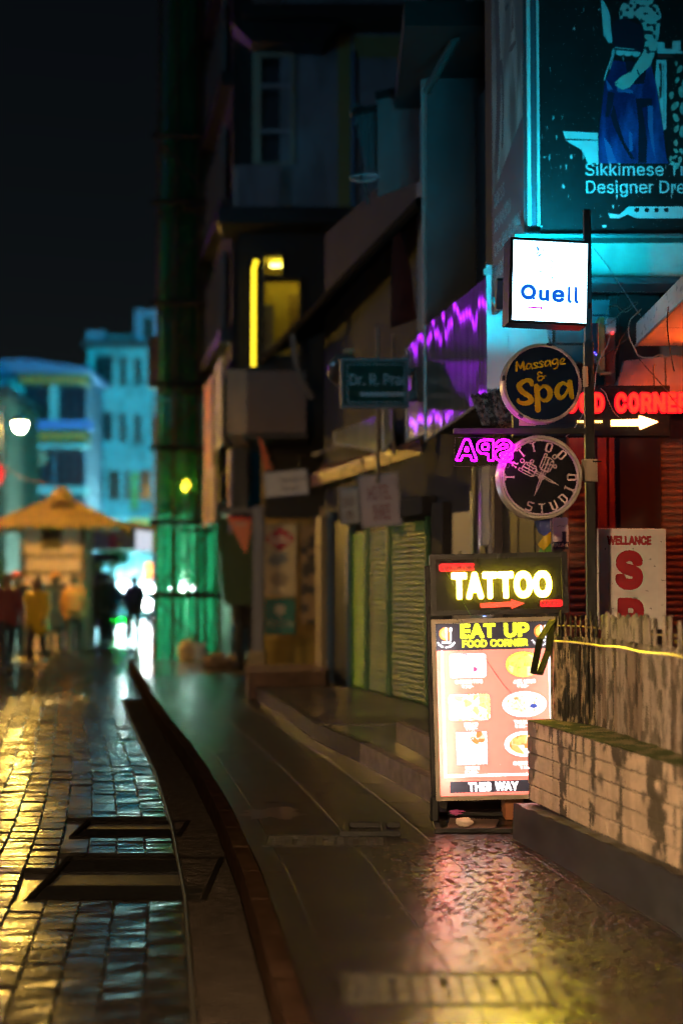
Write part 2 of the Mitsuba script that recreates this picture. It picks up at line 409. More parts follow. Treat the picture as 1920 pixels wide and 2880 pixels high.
def mould(p, n, uv):
    """damp stains that run down from the coping, and moss in the joints"""
    along_ = p.y * 0.982 - p.x * 0.187
    length = 1.1 * smoothstep(0.44, 0.8, fbm(along_ * 11, 3.0, 0.0, 3)) * (0.4 + 0.9 * noise(along_ * 2.3, 7.0, 0.0))
    edge = 0.22 * (fbm(along_ * 60, p.z * 16, 5.0, 2) - 0.5) + 0.26 * (noise(along_ * 16, p.z * 9, 2.0) - 0.5)
    s = smoothstep(-0.03, 0.06, length - (0.79 - p.z) + edge)
    s = s * smoothstep(0.30, 0.5, fbm(along_ * 22, p.z * 12, 4.0, 3))
    s = dr.maximum(s, 0.9 * smoothstep(0.59, 0.69, fbm(along_ * 5, p.z * 5, 9.0, 3)))
    fine = speck(p, 60)
    base = mi.Color3f(0.46, 0.36, 0.26) * (0.72 + 0.3 * fbm(p.x * 5, p.y * 5, p.z * 12) + 0.22 * fine)
    dirt = smoothstep(0.5, 0.75, noise(p.y * 22, p.z * 6, 2.0)) * 0.35
    return mix(mix(base, mi.Color3f(0.2, 0.145, 0.09), dirt), mi.Color3f(0.035, 0.03, 0.018), s * 0.92)
pmat('block_face', mould, rough=0.75, bump=lambda p, n, uv: fbm(p.x * 70, p.y * 70, p.z * 70), bscale=0.003)
pmat('block_mortar', lambda p, n, uv: mi.Color3f(0.07, 0.055, 0.035) * (0.4 + speck(p, 50)), rough=0.9)
pmat('wall_plinth', lambda p, n, uv: mi.Color3f(0.022, 0.024, 0.029) * (0.5 + fbm(p.x * 5, p.y * 5, p.z * 9)), rough=lambda p, n, uv: 0.35 + 0.3 * speck(p, 9), bump=lambda p, n, uv: fbm(p.x * 30, p.y * 30, p.z * 30), bscale=0.005)
pmat('moss', lambda p, n, uv: mix(mi.Color3f(0.035, 0.045, 0.012), mi.Color3f(0.12, 0.09, 0.05), smoothstep(0.4, 0.62, fbm(p.x * 14, p.y * 14, p.z * 14))), rough=0.9, bump=lambda p, n, uv: fbm(p.x * 60, p.y * 60, p.z * 60), bscale=0.012)

bw = thing('block_wall', 'low stained block wall with a mossy top and dark plinth below the fence', 'wall')
WL = 3.2
part(bw, 'core', at(box(0.006, WL, 0.34, 0.775, -0.34, -0.012), WM), 'block_mortar')
part(bw, 'plinth', at(ext(poly([(-0.03, 0.1), (WL, 0.1), (WL, 0.36), (1.2, 0.345), (0.4, 0.325), (-0.01, 0.315)]), 0.44, -0.36), WM), 'wall_plinth')
# worn upper edge of the plinth
part(bw, 'plinth_edge', at(ext(poly([(-0.01, 0.30)] + [(x, 0.318 + 0.045 * x / 2.2 + 0.006 * math.sin(x * 23)) for x in np.arange(0, WL, 0.05)] + [(WL, 0.30)]), 0.05, 0.028), WM), 'kerb_stone')
z0, hs = 0.335, 0.0885
for c in range(5):
    x = -0.11 * (c % 2) + R.uniform(-.02, .02)
    while x < WL:
        l = R.choice([0.185, 0.2, 0.2, 0.21])
        a, b = max(x, 0.0), min(x + l, WL)
        if b - a > 0.03:
            part(bw, 'block', at(cbox((a + b) / 2, z0 + (c + .5) * hs, -0.05 + R.uniform(-.0022, .0022), b - a - R.uniform(.006, .009), hs - 0.0075, 0.1, 0.004), WM), 'block_face')
        x += l
for k in range(3):
    part(bw, 'end_block', at(cbox(0.006, z0 + (k + .5) * 0.1475, -0.215, 0.02, 0.143, 0.225, 0.004), WM), 'block_face')
# uneven mossy coping
cp = []
nx, nz = 70, 9
gx, gz = np.meshgrid(np.linspace(-0.008, WL, nx), np.linspace(0.006, -0.35, nz), indexing='ij')
hh = 0.779 + 0.014 * (meshkit.fbm(np.stack([gx * 7, gz * 9, gx * 0], -1), 3, 3) - 0.4)
v = np.stack([gx, hh, gz], -1).reshape(-1, 3)
f = [[i * nz + j, (i + 1) * nz + j, (i + 1) * nz + j + 1, i * nz + j + 1] for i in range(nx - 1) for j in range(nz - 1)]
part(bw, 'coping', at(cat_([trimesh.Trimesh(v, [g for q in f for g in (q[:3], [q[0], q[2], q[3]])], process=False), box(-0.006, WL, 0.7745, 0.7775, -0.345, 0.003)]), WM), 'moss')

# picket fence standing on the wall
def picket_dirt(p, n, uv):
    s = smoothstep(0.5, 0.60, fbm(p.x * 30, p.y * 30, p.z * 8.0, 3))
    base = mi.Color3f(0.25, 0.205, 0.165) * (0.55 + 0.6 * fbm(p.x * 25, p.y * 25, p.z * 5) + 0.2 * speck(p, 90))
    return mix(base, mi.Color3f(0.045, 0.035, 0.02), s * 0.8)
pmat('weathered_picket', picket_dirt, rough=0.7)
def picket_mould(p, n, uv):
    s = smoothstep(0.42, 0.52, fbm(p.x * 34, p.y * 34, p.z * 7.0, 3))
    return mix(mi.Color3f(0.26, 0.20, 0.12) * (0.5 + speck(p, 60)), mi.Color3f(0.02, 0.018, 0.01), s)
pmat('mouldy_picket', picket_mould, rough=0.75)
pmat('brown_picket', lambda p, n, uv: picket_dirt(p, n, uv) * mi.Color3f(0.62, 0.55, 0.5), rough=0.75)
fe = thing('picket_fence', 'weathered fence of thin upright pickets with a rail coloured yellow as if lit on the block wall', 'fence')
FP = [np.array([1.178, 8.02]), np.array([1.363, 7.64]), np.array([1.523, 6.37]), np.array([1.66, 5.3])]
def picket(r, z1, z0=0.77, dome=True, n=7):
    prof = [(0, z0), (r, z0), (r, z1 - r)] + [(r * math.cos(a), z1 - r + 1.6 * r * math.sin(a)) for a in (0.5, 1.0)] + [(0, z1 + .6 * r)]
    return trimesh.creation.revolve(np.array(prof), sections=n)
def along(s):
    for a, b in zip(FP[:-1], FP[1:]):
        l = np.linalg.norm(b - a)
        if s <= l: return a + (b - a) * s / l, (b - a) / l
        s -= l
    return FP[-1], (FP[-1] - FP[-2]) / np.linalg.norm(FP[-1] - FP[-2])
L1 = float(np.linalg.norm(FP[1] - FP[0]))
s, k = 0.01, 0
while s < 2.75:
    q, d = along(s)
    nrm = np.array([d[1], -d[0]])
    if nrm[0] > 0: nrm = -nrm
    first = s < L1
    rr = 0.0085 if first else R.choice([0.0098, 0.0106, 0.0114])
    m = picket(rr, 1.244 + R.uniform(-.006, .006))
    m.apply_transform(trimesh.transformations.rotation_matrix(R.gauss(0, 0.006), [d[0], d[1], 0], [0, 0, .77]))
    q = q + nrm * R.uniform(-.008, .006)
    m.apply_translation((q[0] + R.gauss(0, .001), q[1], 0))
    part(fe, 'picket', m, 'mouldy_picket' if first or R.random() < .12 else R.choice(['weathered_picket', 'weathered_picket', 'brown_picket']))
    # the taller row behind
    tall = (first and k % 2 == 0) or (not first and (s < L1 + 0.78 or k % 4 == 0))
    if tall:
        q2 = q - nrm * 0.03
        m = picket(0.006 if first else 0.0115, 1.375 + R.uniform(-.022, .012), z0=0.77)
        m.apply_translation((q2[0], q2[1], 0))
        part(fe, 'tall_picket', m, 'mouldy_picket' if first else 'weathered_picket')
    s += 0.0235 if first else 0.0275
    k += 1
pts = []
for s in np.arange(0, 2.7, 0.06):
    q, d = along(s)
    n_ = np.array([d[1], -d[0]]); n_ = -n_ if n_[0] > 0 else n_
    pts.append((*(q + n_ * 0.014), 1.213 + 0.004 * math.sin(s * 9)))
YELLOW_LIT = mat((0.55, 0.42, 0.06), 0.3)  # yellow glow of the sign letters put into the base colour
part(fe, 'rail', tube(pts, 0.0065, 7), YELLOW_LIT)
part(fe, 'back_rail', tube([(p[0] + .05, p[1] + .02, p[2] + .085) for p in pts], 0.006, 6), mat((0.2, 0.15, 0.04), 0.5))
tp = solo('barrier_tape', tube([(1.62, 6.9, 1.26), (1.72, 6.55, 1.245), (1.8, 6.1, 1.235), (1.9, 5.6, 1.23)], 0.012, 6), mat((0.6, 0.5, 0.03), 0.4), 'strip of yellow tape stretched behind the right end of the fence', 'tape')

# black folded strap hanging on the end of the fence
def strap(ps, w, t):
    out = []
    ps = np.asarray(ps, float)
    for a, b in zip(ps[:-1], ps[1:]):
        d = b - a; l = np.linalg.norm(d); d /= l
        nrm = np.array([-d[1], d[0]])
        out.append(ext(poly([a - nrm * t / 2, b - nrm * t / 2, b + nrm * t / 2, a + nrm * t / 2]), w, -w / 2))
    return cat_(out)
M = frame((1.120, 7.950, 1.184), yaw=38)
px = lambda x, y: ((x - 1246) * 0.002433 * 1.12, (1486 - y) * 0.002433)
st = thing('strap_bracket', 'bent black metal strap loop tilted on the end of the fence', 'bracket')
part(st, 'loop', at(strap([px(*q) for q in [(1277, 1424), (1238, 1468), (1218, 1545), (1236, 1549), (1262, 1496), (1277, 1424)]], 0.05, 0.004), M), mat(0.006, 0.7, 0, 0.2))
part(st, 'clamp', at(cbox(*px(1277, 1430), 0.0, 0.016, 0.03, 0.03, 0.003), M), YELLOW_LIT)

# ------------------------------------------------------------------ signs in front: lit boxes, round signs, neon
BLACK = mat(0.008, 0.5, 0, 0.3)
DARK = mat(0.02, 0.45)
ALU = mat((0.42, 0.36, 0.28), 0.35, 0.4)
WHITE = mat((0.75, 0.75, 0.75), 0.5)
TUBE = mat((0.03, 0.03, 0.03), 0.4)
def printed(key, fn):
    """translucent printed acrylic: colours the light of the tubes behind it"""
    scene[key] = {'type': 'principledthin', 'base_color': proc(fn) if callable(fn) else {'type': 'rgb', 'value': list(fn)}, 'diff_trans': 1.5, 'roughness': 0.5, 'spec_trans': 0.0, 'eta': 1.3}
    return key

# --- menu light box on its stand (tubes inside, printed sheet in front)
U = 4.82e-4
ms = thing('menu_lightbox', 'tall glowing red and white food menu light box on a black stand', 'lit sign')
MF = frame((0.913, 8.400, 0.804), roll=1.5)
FW, FH = 1450 * U, 2100 * U
def lx(x, y): return ((x - 725) * U, (1050 - y) * U)
def R4(x0, y0, x1, y1):
    a, b = lx(x0, y0), lx(x1, y1)
    return sbox(a[0], b[1], b[0], a[1])
layers = []    # (material, shape) from bottom to top
layers.append((printed('print_red', lambda p, n, uv: mi.Color3f(0.86, 0.125, 0.085) * (0.93 + 0.1 * fbm(p.x * 12, p.z * 12, 1.0))), R4(0, 0, 1450, 2100)))
layers.append((printed('print_black', (0.035, 0.028, 0.03)), R4(0, 0, 1450, 335)))
layers.append((printed('print_charcoal', (0.035, 0.03, 0.033)), R4(125, 1925, 1325, 2060)))
printed('print_white', (0.88, 0.9, 0.9))
wl = ops.unary_union([R4(60, 336, 86, 1872), R4(60, 1840, 1390, 1872), R4(1364, 336, 1390, 1872)])
layers.append(('print_white', wl))
yl = [fit('EAT', lx(300, 0)[0], lx(740, 0)[0], lx(0, 195)[1], lx(0, 12)[1], fat=0.07), fit('UP', lx(835, 0)[0], lx(1150, 0)[0], lx(0, 195)[1], lx(0, 12)[1], fat=0.07),
      fit('FOOD', lx(322, 0)[0], lx(628, 0)[0], lx(0, 305)[1], lx(0, 208)[1], fat=0.06), fit('CORNER', lx(664, 0)[0], lx(1128, 0)[0], lx(0, 305)[1], lx(0, 208)[1], fat=0.06)]
layers.append((printed('print_lime', (0.72, 0.78, 0.03)), ops.unary_union(yl)))
def logo(cx):
    c = lx(cx, 128)
    half = Point(*c).buffer(82 * U, 12).intersection(sbox(c[0] - 1, c[1] - 1, c[0] + 12 * U, c[1] + 1))
    inn = Point(c[0] + 6 * U, c[1]).buffer(62 * U, 12).intersection(sbox(c[0] - 1, c[1] - 1, c[0] + 5 * U, c[1] + 1))
    fork = ops.unary_union([sbox(c[0] + 2 * U, c[1] - 78 * U, c[0] + 14 * U, c[1] + 20 * U)] + [sbox(c[0] + (k * 9 - 4) * U, c[1] + 20 * U, c[0] + (k * 9 + 1) * U, c[1] + 76 * U) for k in range(3)] + [ell(c[0] + 8 * U, c[1] + 26 * U, 15 * U, 17 * U)])
    spoon = ops.unary_union([sbox(c[0] + 54 * U, c[1] - 82 * U, c[0] + 66 * U, c[1] + 20 * U), ell(c[0] + 60 * U, c[1] + 45 * U, 19 * U, 34 * U)])
    knife = poly([(c[0] + 30 * U, c[1] - 78 * U), (c[0] + 42 * U, c[1] - 78 * U), (c[0] + 44 * U, c[1] + 60 * U), (c[0] + 28 * U, c[1] + 80 * U)])
    word = fit('Eat Up', c[0] - 50 * U, c[0] + 60 * U, c[1] - 128 * U, c[1] - 88 * U, False, 0.03)
    arc = []
    for i, ch in enumerate('FOOD CORNER'):
        if ch == ' ': continue
        a = math.radians(-90 + (i - 5) * 11.5)
        g = fit(ch, -8 * U, 8 * U, -13 * U, 13 * U, True, 0.02)
        g = affinity.rotate(g, math.degrees(a) + 90, origin=(0, 0))
        arc.append(affinity.translate(g, c[0] + 128 * U * math.cos(a) * 0.95, c[1] - 45 * U + 128 * U * math.sin(a) * 0.95))
    layers.append((printed('print_orange', (0.8, 0.16, 0.03)), half.union(knife)))
    layers.append((printed('print_yellow', (0.85, 0.6, 0.1)), inn))
    layers.append(('print_white', ops.unary_union([fork, spoon, word] + arc)))
logo(128)
logo(1285)
printed('print_edge', (0.16, 0.09, 0.09))
# food photographs: flat print
def dish(key, base, lump, spots, f, amount):
    def fn(p, n, uv):
        x, z = p.x * f, p.z * f
        d1, d2, w = voronoi(x + 0.4 * noise(x, z, 1.0), z + 0.4 * noise(x, z, 9.0))
        c = mix(mi.Color3f(*base), mi.Color3f(*lump), smoothstep(0.35, 0.65, w))
        c = mix(c, mi.Color3f(*base) * 0.72, smoothstep(0.10, 0.02, d2 - d1) * 0.5)
        s1 = smoothstep(1 - amount, 1.02 - amount, cell_rand(dr.floor(x * 2.7), dr.floor(z * 2.7), 4))
        c = mix(c, mi.Color3f(*spots), s1 * smoothstep(0.35, 0.6, noise(x * 5, z * 5, 2.0)))
        return c * (0.85 + 0.25 * noise(x * 7, z * 7, 3.0))
    return printed(key, fn)
def photo(edge, inner, key):
    layers.append(('print_edge', edge))
    layers.append((key, inner))
def rr4(x0, y0, x1, y1, r):
    a, b = lx(x0, y0), lx(x1, y1)
    return rrect(a[0], b[1], b[0], a[1], r * U)
photo(rr4(157, 370, 617, 676, 42), rr4(163, 376, 611, 670, 38), dish('food_dumpling', (0.84, 0.88, 0.86), (0.78, 0.84, 0.83), (0.5, 0.05, 0.15), 12, 0.05))
photo(rr4(131, 861, 649, 1196, 48), rr4(138, 868, 642, 1189, 44), dish('food_roll', (0.88, 0.82, 0.68), (0.78, 0.42, 0.16), (0.3, 0.4, 0.1), 27, 0.2))
photo(R4(211, 1321, 596, 1728), R4(217, 1327, 590, 1722), dish('food_rice', (0.86, 0.88, 0.82), (0.78, 0.82, 0.78), (0.45, 0.55, 0.25), 45, 0.03))
def E4(x, y, rx, ry): c = lx(x, y); return ell(c[0], c[1], rx * U, ry * U, 14)
layers.append(('print_white', E4(478, 1405, 112, 100).intersection(R4(217, 1327, 590, 1722))))
layers.append((dish('food_curry', (0.55, 0.16, 0.05), (0.8, 0.45, 0.3), (0.85, 0.85, 0.9), 30, 0.25), E4(482, 1400, 92, 80).intersection(R4(217, 1327, 590, 1722))))
photo(E4(1057, 524, 218, 163), E4(1057, 524, 212, 157), printed('print_bowl', (0.6, 0.62, 0.08)))
layers.append((dish('food_soup', (0.85, 0.5, 0.12), (0.85, 0.72, 0.3), (0.25, 0.5, 0.05), 19, 0.16), E4(1062, 532, 192, 138)))
photo(E4(1060, 1009, 275, 160), E4(1060, 1009, 270, 155), 'print_white')
layers.append((dish('food_noodle', (0.86, 0.86, 0.7), (0.75, 0.78, 0.45), (0.75, 0.25, 0.08), 26, 0.3), E4(1062, 1000, 225, 112)))
layers.append((printed('print_navy', (0.03, 0.05, 0.2)), E4(1170, 1032, 45, 26)))
photo(E4(1052, 1490, 258, 160), E4(1052, 1490, 252, 154), 'print_white')
layers.append((dish('food_chicken', (0.85, 0.84, 0.8), (0.8, 0.4, 0.12), (0.6, 0.2, 0.05), 13, 0.3), E4(1062, 1495, 205, 120)))
caps = []
for s_, cx, cy, w_, h_ in [('CHICKEN TYPO', 392, 718, 330, 48), ('₹ 70/-', 377, 778, 142, 46), ("ROLL'S", 403, 1239, 165, 46), ('₹ 80/-', 405, 1289, 142, 46), ("COMBO'S", 403, 1764, 172, 44), ('₹ 160/-', 393, 1817, 160, 44),
                           ('JHOL MOMO', 1067, 732, 270, 48), ('₹ 80/-', 1050, 786, 142, 46), ('THUKPA', 1045, 1224, 250, 48), ('₹ 80/-', 1010, 1278, 142, 46), ('CHICKEN RICE', 1065, 1722, 330, 48), ('₹ 120/-', 1065, 1776, 160, 46)]:
    a, b = lx(cx - w_ / 2, cy + h_ / 2), lx(cx + w_ / 2, cy - h_ / 2)
    caps.append(fit(s_, a[0], b[0], a[1], b[1], True, 0.05))
a, b = lx(345, 2052), lx(955, 1935)
layers.append(('print_white', ops.unary_union(caps + [fit('THIS', a[0], lx(628, 0)[0], a[1], b[1], fat=0.08), fit('WAY', lx(668, 0)[0], b[0], a[1], b[1], fat=0.08)])))
# every printed colour is cut out of what lies under it, so the sheet is one single layer
clip = R4(0, 0, 1450, 2100)
done, by = None, {}
for key, shp in layers[::-1]:
    shp = shp.intersection(clip)
    vis = shp if done is None else shp.difference(done)
    done = shp if done is None else done.union(shp)
    by.setdefault(key, []).append(vis)
LIT = {'print_red': (0.78, 0.15, 0.11), 'print_white': (0.85, 0.85, 0.88), 'print_lime': (0.5, 0.52, 0.02)}     # evenly backlit print
NAMES = {'print_red': 'red_panel', 'print_black': 'black_band', 'print_charcoal': 'black_band', 'print_white': 'white_lettering', 'print_lime': 'lime_lettering', 'print_orange': 'plate_emblem', 'print_yellow': 'emblem_center', 'print_edge': 'photo_border', 'print_bowl': 'bowl_print', 'print_navy': 'topping_print'}
for key, g in by.items():
    for q in (g if key in ('print_yellow', 'print_orange', 'print_edge') else [ops.unary_union(g)]):
        if q.area > 1e-8: part(ms, NAMES.get(key, 'food_photo'), at(sheet(q), MF), key, emit=LIT.get(key), w={'print_red': 5, 'print_white': 1}.get(key, .2))
part(ms, 'cabinet', at(cat_([ext(sbox(-FW / 2 - .004, -FH / 2 - .004, FW / 2 + .004, FH / 2 + .004), 0.008, -0.135), ext(sbox(-FW / 2 - .012, -FH / 2 - .012, FW / 2 + .012, FH / 2 + .012).difference(sbox(-FW / 2, -FH / 2, FW / 2, FH / 2)), 0.126, -0.128)]), MF), WHITE)
part(ms, 'casing', at(cat_([ext(sbox(-FW / 2 - .016, -FH / 2 - .016, FW / 2 + .016, FH / 2 + .016), 0.008, -0.146), ext(sbox(-FW / 2 - .018, -FH / 2 - .018, FW / 2 + .018, FH / 2 + .018).difference(sbox(-FW / 2 - .013, -FH / 2 - .013, FW / 2 + .013, FH / 2 + .013)), 0.14, -0.14)]), MF), BLACK)
fo, fi = sbox(-FW / 2 - .024, -FH / 2 - .024, FW / 2 + .024, FH / 2 + .024), sbox(-FW / 2 + .002, -FH / 2 + .002, FW / 2 - .002, FH / 2 - .002)
part(ms, 'rim', at(ext(fo.difference(fi), 0.012, 0.002), MF), ALU)
for k, x in enumerate((-FW / 2 + 0.055, FW / 2 - 0.06)):
    part(ms, 'tube', at(tube([(x, -FH / 2 + .05, -0.06 - .04 * k), (x, FH / 2 - .05, -0.06 - .04 * k)], 0.014, 10), MF), WHITE, emit=(25, 25, 25) if k == 0 else (15, 15, 15), w=5 if k == 0 else 2)
part(ms, 'tube', at(tube([(-0.02, -FH / 2 + .05, -0.115), (-0.02, FH / 2 - .05, -0.115)], 0.012, 10), MF), WHITE, emit=(12, 12, 12), w=1.5)
# stand
for sx in (-1, 1):
    part(ms, 'post', at(cbox(sx * (FW / 2 + .034), 0.03, -0.06, 0.028, FH + .62, 0.05, 0.003), MF), BLACK)
yb = (0.913, 8.400, 0.804)
for sx in (-1, 1):
    x = yb[0] + sx * (FW / 2 + .034) + 0.018
    part(ms, 'foot', cat_([cbox(x, 8.45, 0.134, 0.035, 0.62, 0.028, 0.003), cbox(x, 8.45, 0.21, 0.05, 0.07, 0.16, 0.01)]), BLACK)
part(ms, 'brace', cat_([cbox(yb[0] + .02, 8.16, 0.135, FW + .1, 0.03, 0.025, 0.003), cbox(yb[0] + .02, 8.74, 0.135, FW + .1, 0.03, 0.025, 0.003)]), BLACK)
sm = solo('steel_frame', cat_([cbox(0.16, 8.05, 0.137, 0.34, 0.03, 0.03, 0.003), cbox(0.03, 8.2, 0.137, 0.03, 0.3, 0.03, 0.003), cbox(0.18, 8.34, 0.137, 0.32, 0.03, 0.03, 0.003), cbox(0.24, 8.2, 0.139, 0.03, 0.3, 0.026, 0.003)]), BLACK, 'flat black angle iron frame lying on the pavement beside the menu box', 'metal frame')

# --- lit box above it
tb = thing('tattoo_lightbox', 'black box sign with glowing white tattoo lettering on top of the menu box', 'lit sign')
TM = frame((0.926, 8.390, 1.535), roll=1.3)
V = 9.64e-4
def lv(x, y): return ((x - 440) * V, (1832 - y) * V)
part(tb, 'box', at(cbox(0, 0, -0.07, 0.80, 0.355, 0.13, 0.006), TM), BLACK)
part(tb, 'bezel', at(ext(rrect(-0.405, -0.18, 0.405, 0.18, .004).difference(sbox(-0.37, -0.15, 0.37, 0.15)), 0.022, -0.006), TM), DARK)
xs = [(150, 245), (240, 345), (340, 430), (432, 530), (532, 645), (650, 762)]
for ch, (x0, x1) in zip('TATTOO', xs):
    a, b = lv(x0 + 2, 1920), lv(x1 - 2, 1760)
    g = fit(ch, a[0], b[0], a[1], b[1], True, 0.045)
    k = part(tb, 'letter', at(ext(g, 0.012, 0.004), TM), WHITE, emit=(85, 64, 2.2), w=2.6)
    part(k, 'halo', at(ext(g.buffer(0.0045), 0.003, 0.0005), TM), WHITE, emit=(3.0, 1.7, 0.04), w=0.04)
def tag_letters(s_, x0, x1, y0, y1, name):
    a, b = lv(x0, y1), lv(x1, y0)
    g = fit(s_, a[0], b[0], a[1], b[1], True, 0.03)
    k = part(tb, name, at(ext(g.buffer(0.008), 0.006, 0.0005), TM), TUBE, emit=(2.6, 0.012, 0.03), w=0.1)
    part(k, 'face', at(ext(g.buffer(0.0008), 0.006, 0.004), TM), TUBE, emit=(0.30, 0.015, 0.012), w=0.03)
tag_letters('SIKKIM INK', 85, 285, 1710, 1742, 'small_lettering')
tag_letters('STUDIO', 695, 818, 1945, 1972, 'small_lettering')
ar = poly([lv(*q) for q in [(322, 1948), (510, 1942), (510, 1927), (594, 1955), (513, 1987), (512, 1973), (324, 1977)]])
k = part(tb, 'arrow', at(ext(ar, 0.01, 0.003), TM), TUBE, emit=(2.6, 0.12, 0.05), w=0.1)
part(tb, 'wire', at(tube(spline([lv(115, 1745) + (0.02,), lv(150, 1810) + (0.03,), lv(190, 1890) + (0.03,), lv(228, 1960) + (0.03,), lv(262, 2025) + (0.028,)]), 0.0012, 5), TM), mat((0.1, 0.25, 0.05), 0.4))
part(tb, 'blue_lamp', at(cbox(*lv(345, 2028), 0.012, 0.018, 0.006, 0.006, .001), TM), WHITE, emit=(0.3, 1.6, 6), w=0.1)

# thin wires across the menu box to the corner of the block wall
ZM = lambda x, y: ((x - 809) * U, (1170 - y) * U, 0.03)
for dx, end in ((0, (1150, 1300)), (26, (1222, 1300))):
    pts = [ZM(330 + dx * 2, 40), ZM(440 + dx, 220), ZM(600 + dx, 450), ZM(720 + dx * .4, 630), ZM(880 + dx * .2, 870), ZM(1000 + dx, 1030), ZM(*end)]
    solo('thin_wire', at(tube(spline(pts), 0.0011, 5), MF), DARK, 'thin black wire hanging across the lit menu, ' + ('left one of the two' if dx == 0 else 'right one of the two'), 'wire')

# --- steel pole with a cross arm
pole = thing('sign_pole', 'square black steel pole with a cross arm carrying the round signs', 'pole')
PB, PT = (1.510, 8.600, 0.135), (1.499, 8.600, 3.819)
def leanpost(p, q, w):
    m = cbox(0, 0, 0, w, w, 1.0, 0.003)
    d = np.subtract(q, p)
    m.apply_scale((1, 1, np.linalg.norm(d)))
    m.apply_transform(trimesh.geometry.align_vectors([0, 0, 1], d / np.linalg.norm(d)))
    m.apply_translation((np.array(p) + q) / 2)
    return m
mid = np.array(PB) + (np.array(PT) - PB) * 0.78
part(pole, 'post', leanpost(PB, mid, 0.056), DARK)
part(pole, 'upper_post', leanpost(mid, PT, 0.042), DARK)
ay = (1.099, 8.600, 2.458)
part(pole, 'arm', cbox(1.091, 8.58, ay[2], 0.832, 0.036, 0.036, 0.003), DARK)
part(pole, 'plate', cbox(1.495, 8.556, 2.218, 0.094, 0.03, 0.136, 0.003), mat((0.42, 0.34, 0.25), 0.6))
part(pole, 'insulator', tube([(1.463, 8.500, 2.839), (1.465, 8.500, 2.718)], 0.017, 10), mat((0.5, 0.48, 0.44), 0.5))
part(pole, 'plate_pin', cbox(1.535, 8.53, 2.270, 0.05, 0.012, 0.008, 0.001), DARK)

def drum(t, r, d, M):
    prof = [(0, -d), (r * .96, -d), (r, -d + .008), (r, -.006), (r - .004, 0.004), (r - .012, 0.006), (r - .020, 0.003), (r - .022, -0.003)]
    return at(lathe(prof, 56), M)
PLASTIC = mat((0.5, 0.46, 0.4), 0.28)
# massage and spa
ma = thing('round_sign', 'round black drum sign with yellow massage and spa lettering', 'round sign')
SM = frame((1.200, 8.460, 2.733), yaw=4)
r0 = 0.240
part(ma, 'drum', drum(ma, r0, 0.11, SM), PLASTIC, smooth=35)
part(ma, 'face', at(lathe([(0, 0), (r0 - .021, 0)], 56), SM), mat((0.008, 0.02, 0.05), 0.25))
for a in (12, 80, 173, 236):
    q = (r0 * .985 * math.cos(math.radians(a)), r0 * .985 * math.sin(math.radians(a)))
    cl = cbox(0, 0, 0, 0.014, 0.03, 0.03, 0.002); cl.apply_transform(trimesh.transformations.rotation_matrix(math.radians(a), [0, 0, 1])); cl.apply_translation((*q, -0.002))
    part(ma, 'clip', at(cl, SM), mat((0.03, 0.04, 0.07), 0.4))
q_ = r0 / 672.0     # the drawing unit of the lettering: 672 to the radius
def pt(x, y): return ((x - 757) * q_, (722 - y) * q_)
def brush(lines, w):
    return ops.unary_union([stroke([pt(*p) for p in l], w * q_, 5) for l in lines])
def brush2(l, ws):
    """a stroke whose width changes along it"""
    s = spline([(*pt(*p), w * q_) for p, w in zip(l, ws)], 6)
    return ops.unary_union([shapely.MultiPoint([a[:2], a[:2] + 1e-6]).convex_hull.buffer(a[2] / 2, 6).union(Point(b[:2]).buffer(b[2] / 2, 6)).convex_hull for a, b in zip(s[:-1], s[1:])])
spa = [brush2([(575, 745), (560, 690), (470, 680), (365, 760), (420, 870), (540, 950), (560, 1020), (470, 1065), (360, 1040), (345, 1000)], [70, 84, 70, 95, 95, 90, 105, 80, 62, 50]),
       brush2([(660, 775), (668, 900), (672, 1050), (680, 1165)], [95, 95, 100, 100]),
       brush2([(690, 850), (770, 770), (855, 800), (890, 890), (850, 990), (770, 1010), (710, 960)], [40, 60, 85, 95, 80, 60, 40]),
       brush2([(1190, 760), (1110, 715), (1030, 770), (1000, 880), (1050, 965), (1130, 930), (1200, 800)], [45, 60, 85, 95, 80, 55, 45]),
       brush2([(1225, 700), (1235, 820), (1255, 940), (1270, 955)], [92, 90, 80, 50])]
mas = [brush2([(322, 510), (325, 385), (330, 370)], [44, 36, 28]), brush2([(330, 380), (375, 450), (395, 470), (430, 370)], [32, 34, 30, 26]), brush2([(435, 365), (445, 430), (452, 495)], [36, 36, 38]),
       brush2([(565, 400), (520, 395), (490, 440), (500, 485), (540, 470), (570, 420)], [26, 28, 32, 30, 24, 20]), brush2([(565, 395), (575, 450), (585, 480)], [30, 30, 24]),
       brush2([(680, 390), (650, 375), (615, 395), (650, 425), (670, 450), (625, 470), (600, 462)], [22, 26, 28, 28, 30, 26, 20]),
       brush2([(775, 365), (745, 352), (710, 375), (745, 405), (765, 430), (720, 455), (690, 445)], [22, 26, 28, 28, 30, 26, 20]),
       brush2([(885, 345), (840, 340), (805, 385), (820, 430), (855, 415), (885, 365)], [26, 28, 32, 30, 24, 20]), brush2([(885, 340), (893, 390), (905, 430)], [30, 30, 24]),
       brush2([(1010, 320), (965, 315), (930, 355), (945, 395), (985, 385), (1015, 335)], [26, 28, 32, 28, 24, 20]), brush2([(1012, 315), (1020, 390), (1005, 455), (955, 478)], [30, 30, 28, 22]),
       brush2([(1060, 365), (1110, 350), (1135, 315), (1100, 300), (1065, 340), (1075, 390), (1145, 385)], [20, 24, 26, 26, 30, 30, 20])]
amp = [brush2([(745, 550), (700, 535), (680, 570), (715, 600), (740, 605)], [28, 28, 26, 24, 20]), brush2([(715, 600), (680, 625), (690, 670), (745, 665), (790, 600), (822, 598)], [24, 28, 30, 28, 24, 18]), brush2([(735, 590), (775, 615), (790, 640)], [18, 20, 18])]
GOLD = mat((0.62, 0.44, 0.02), 0.4)
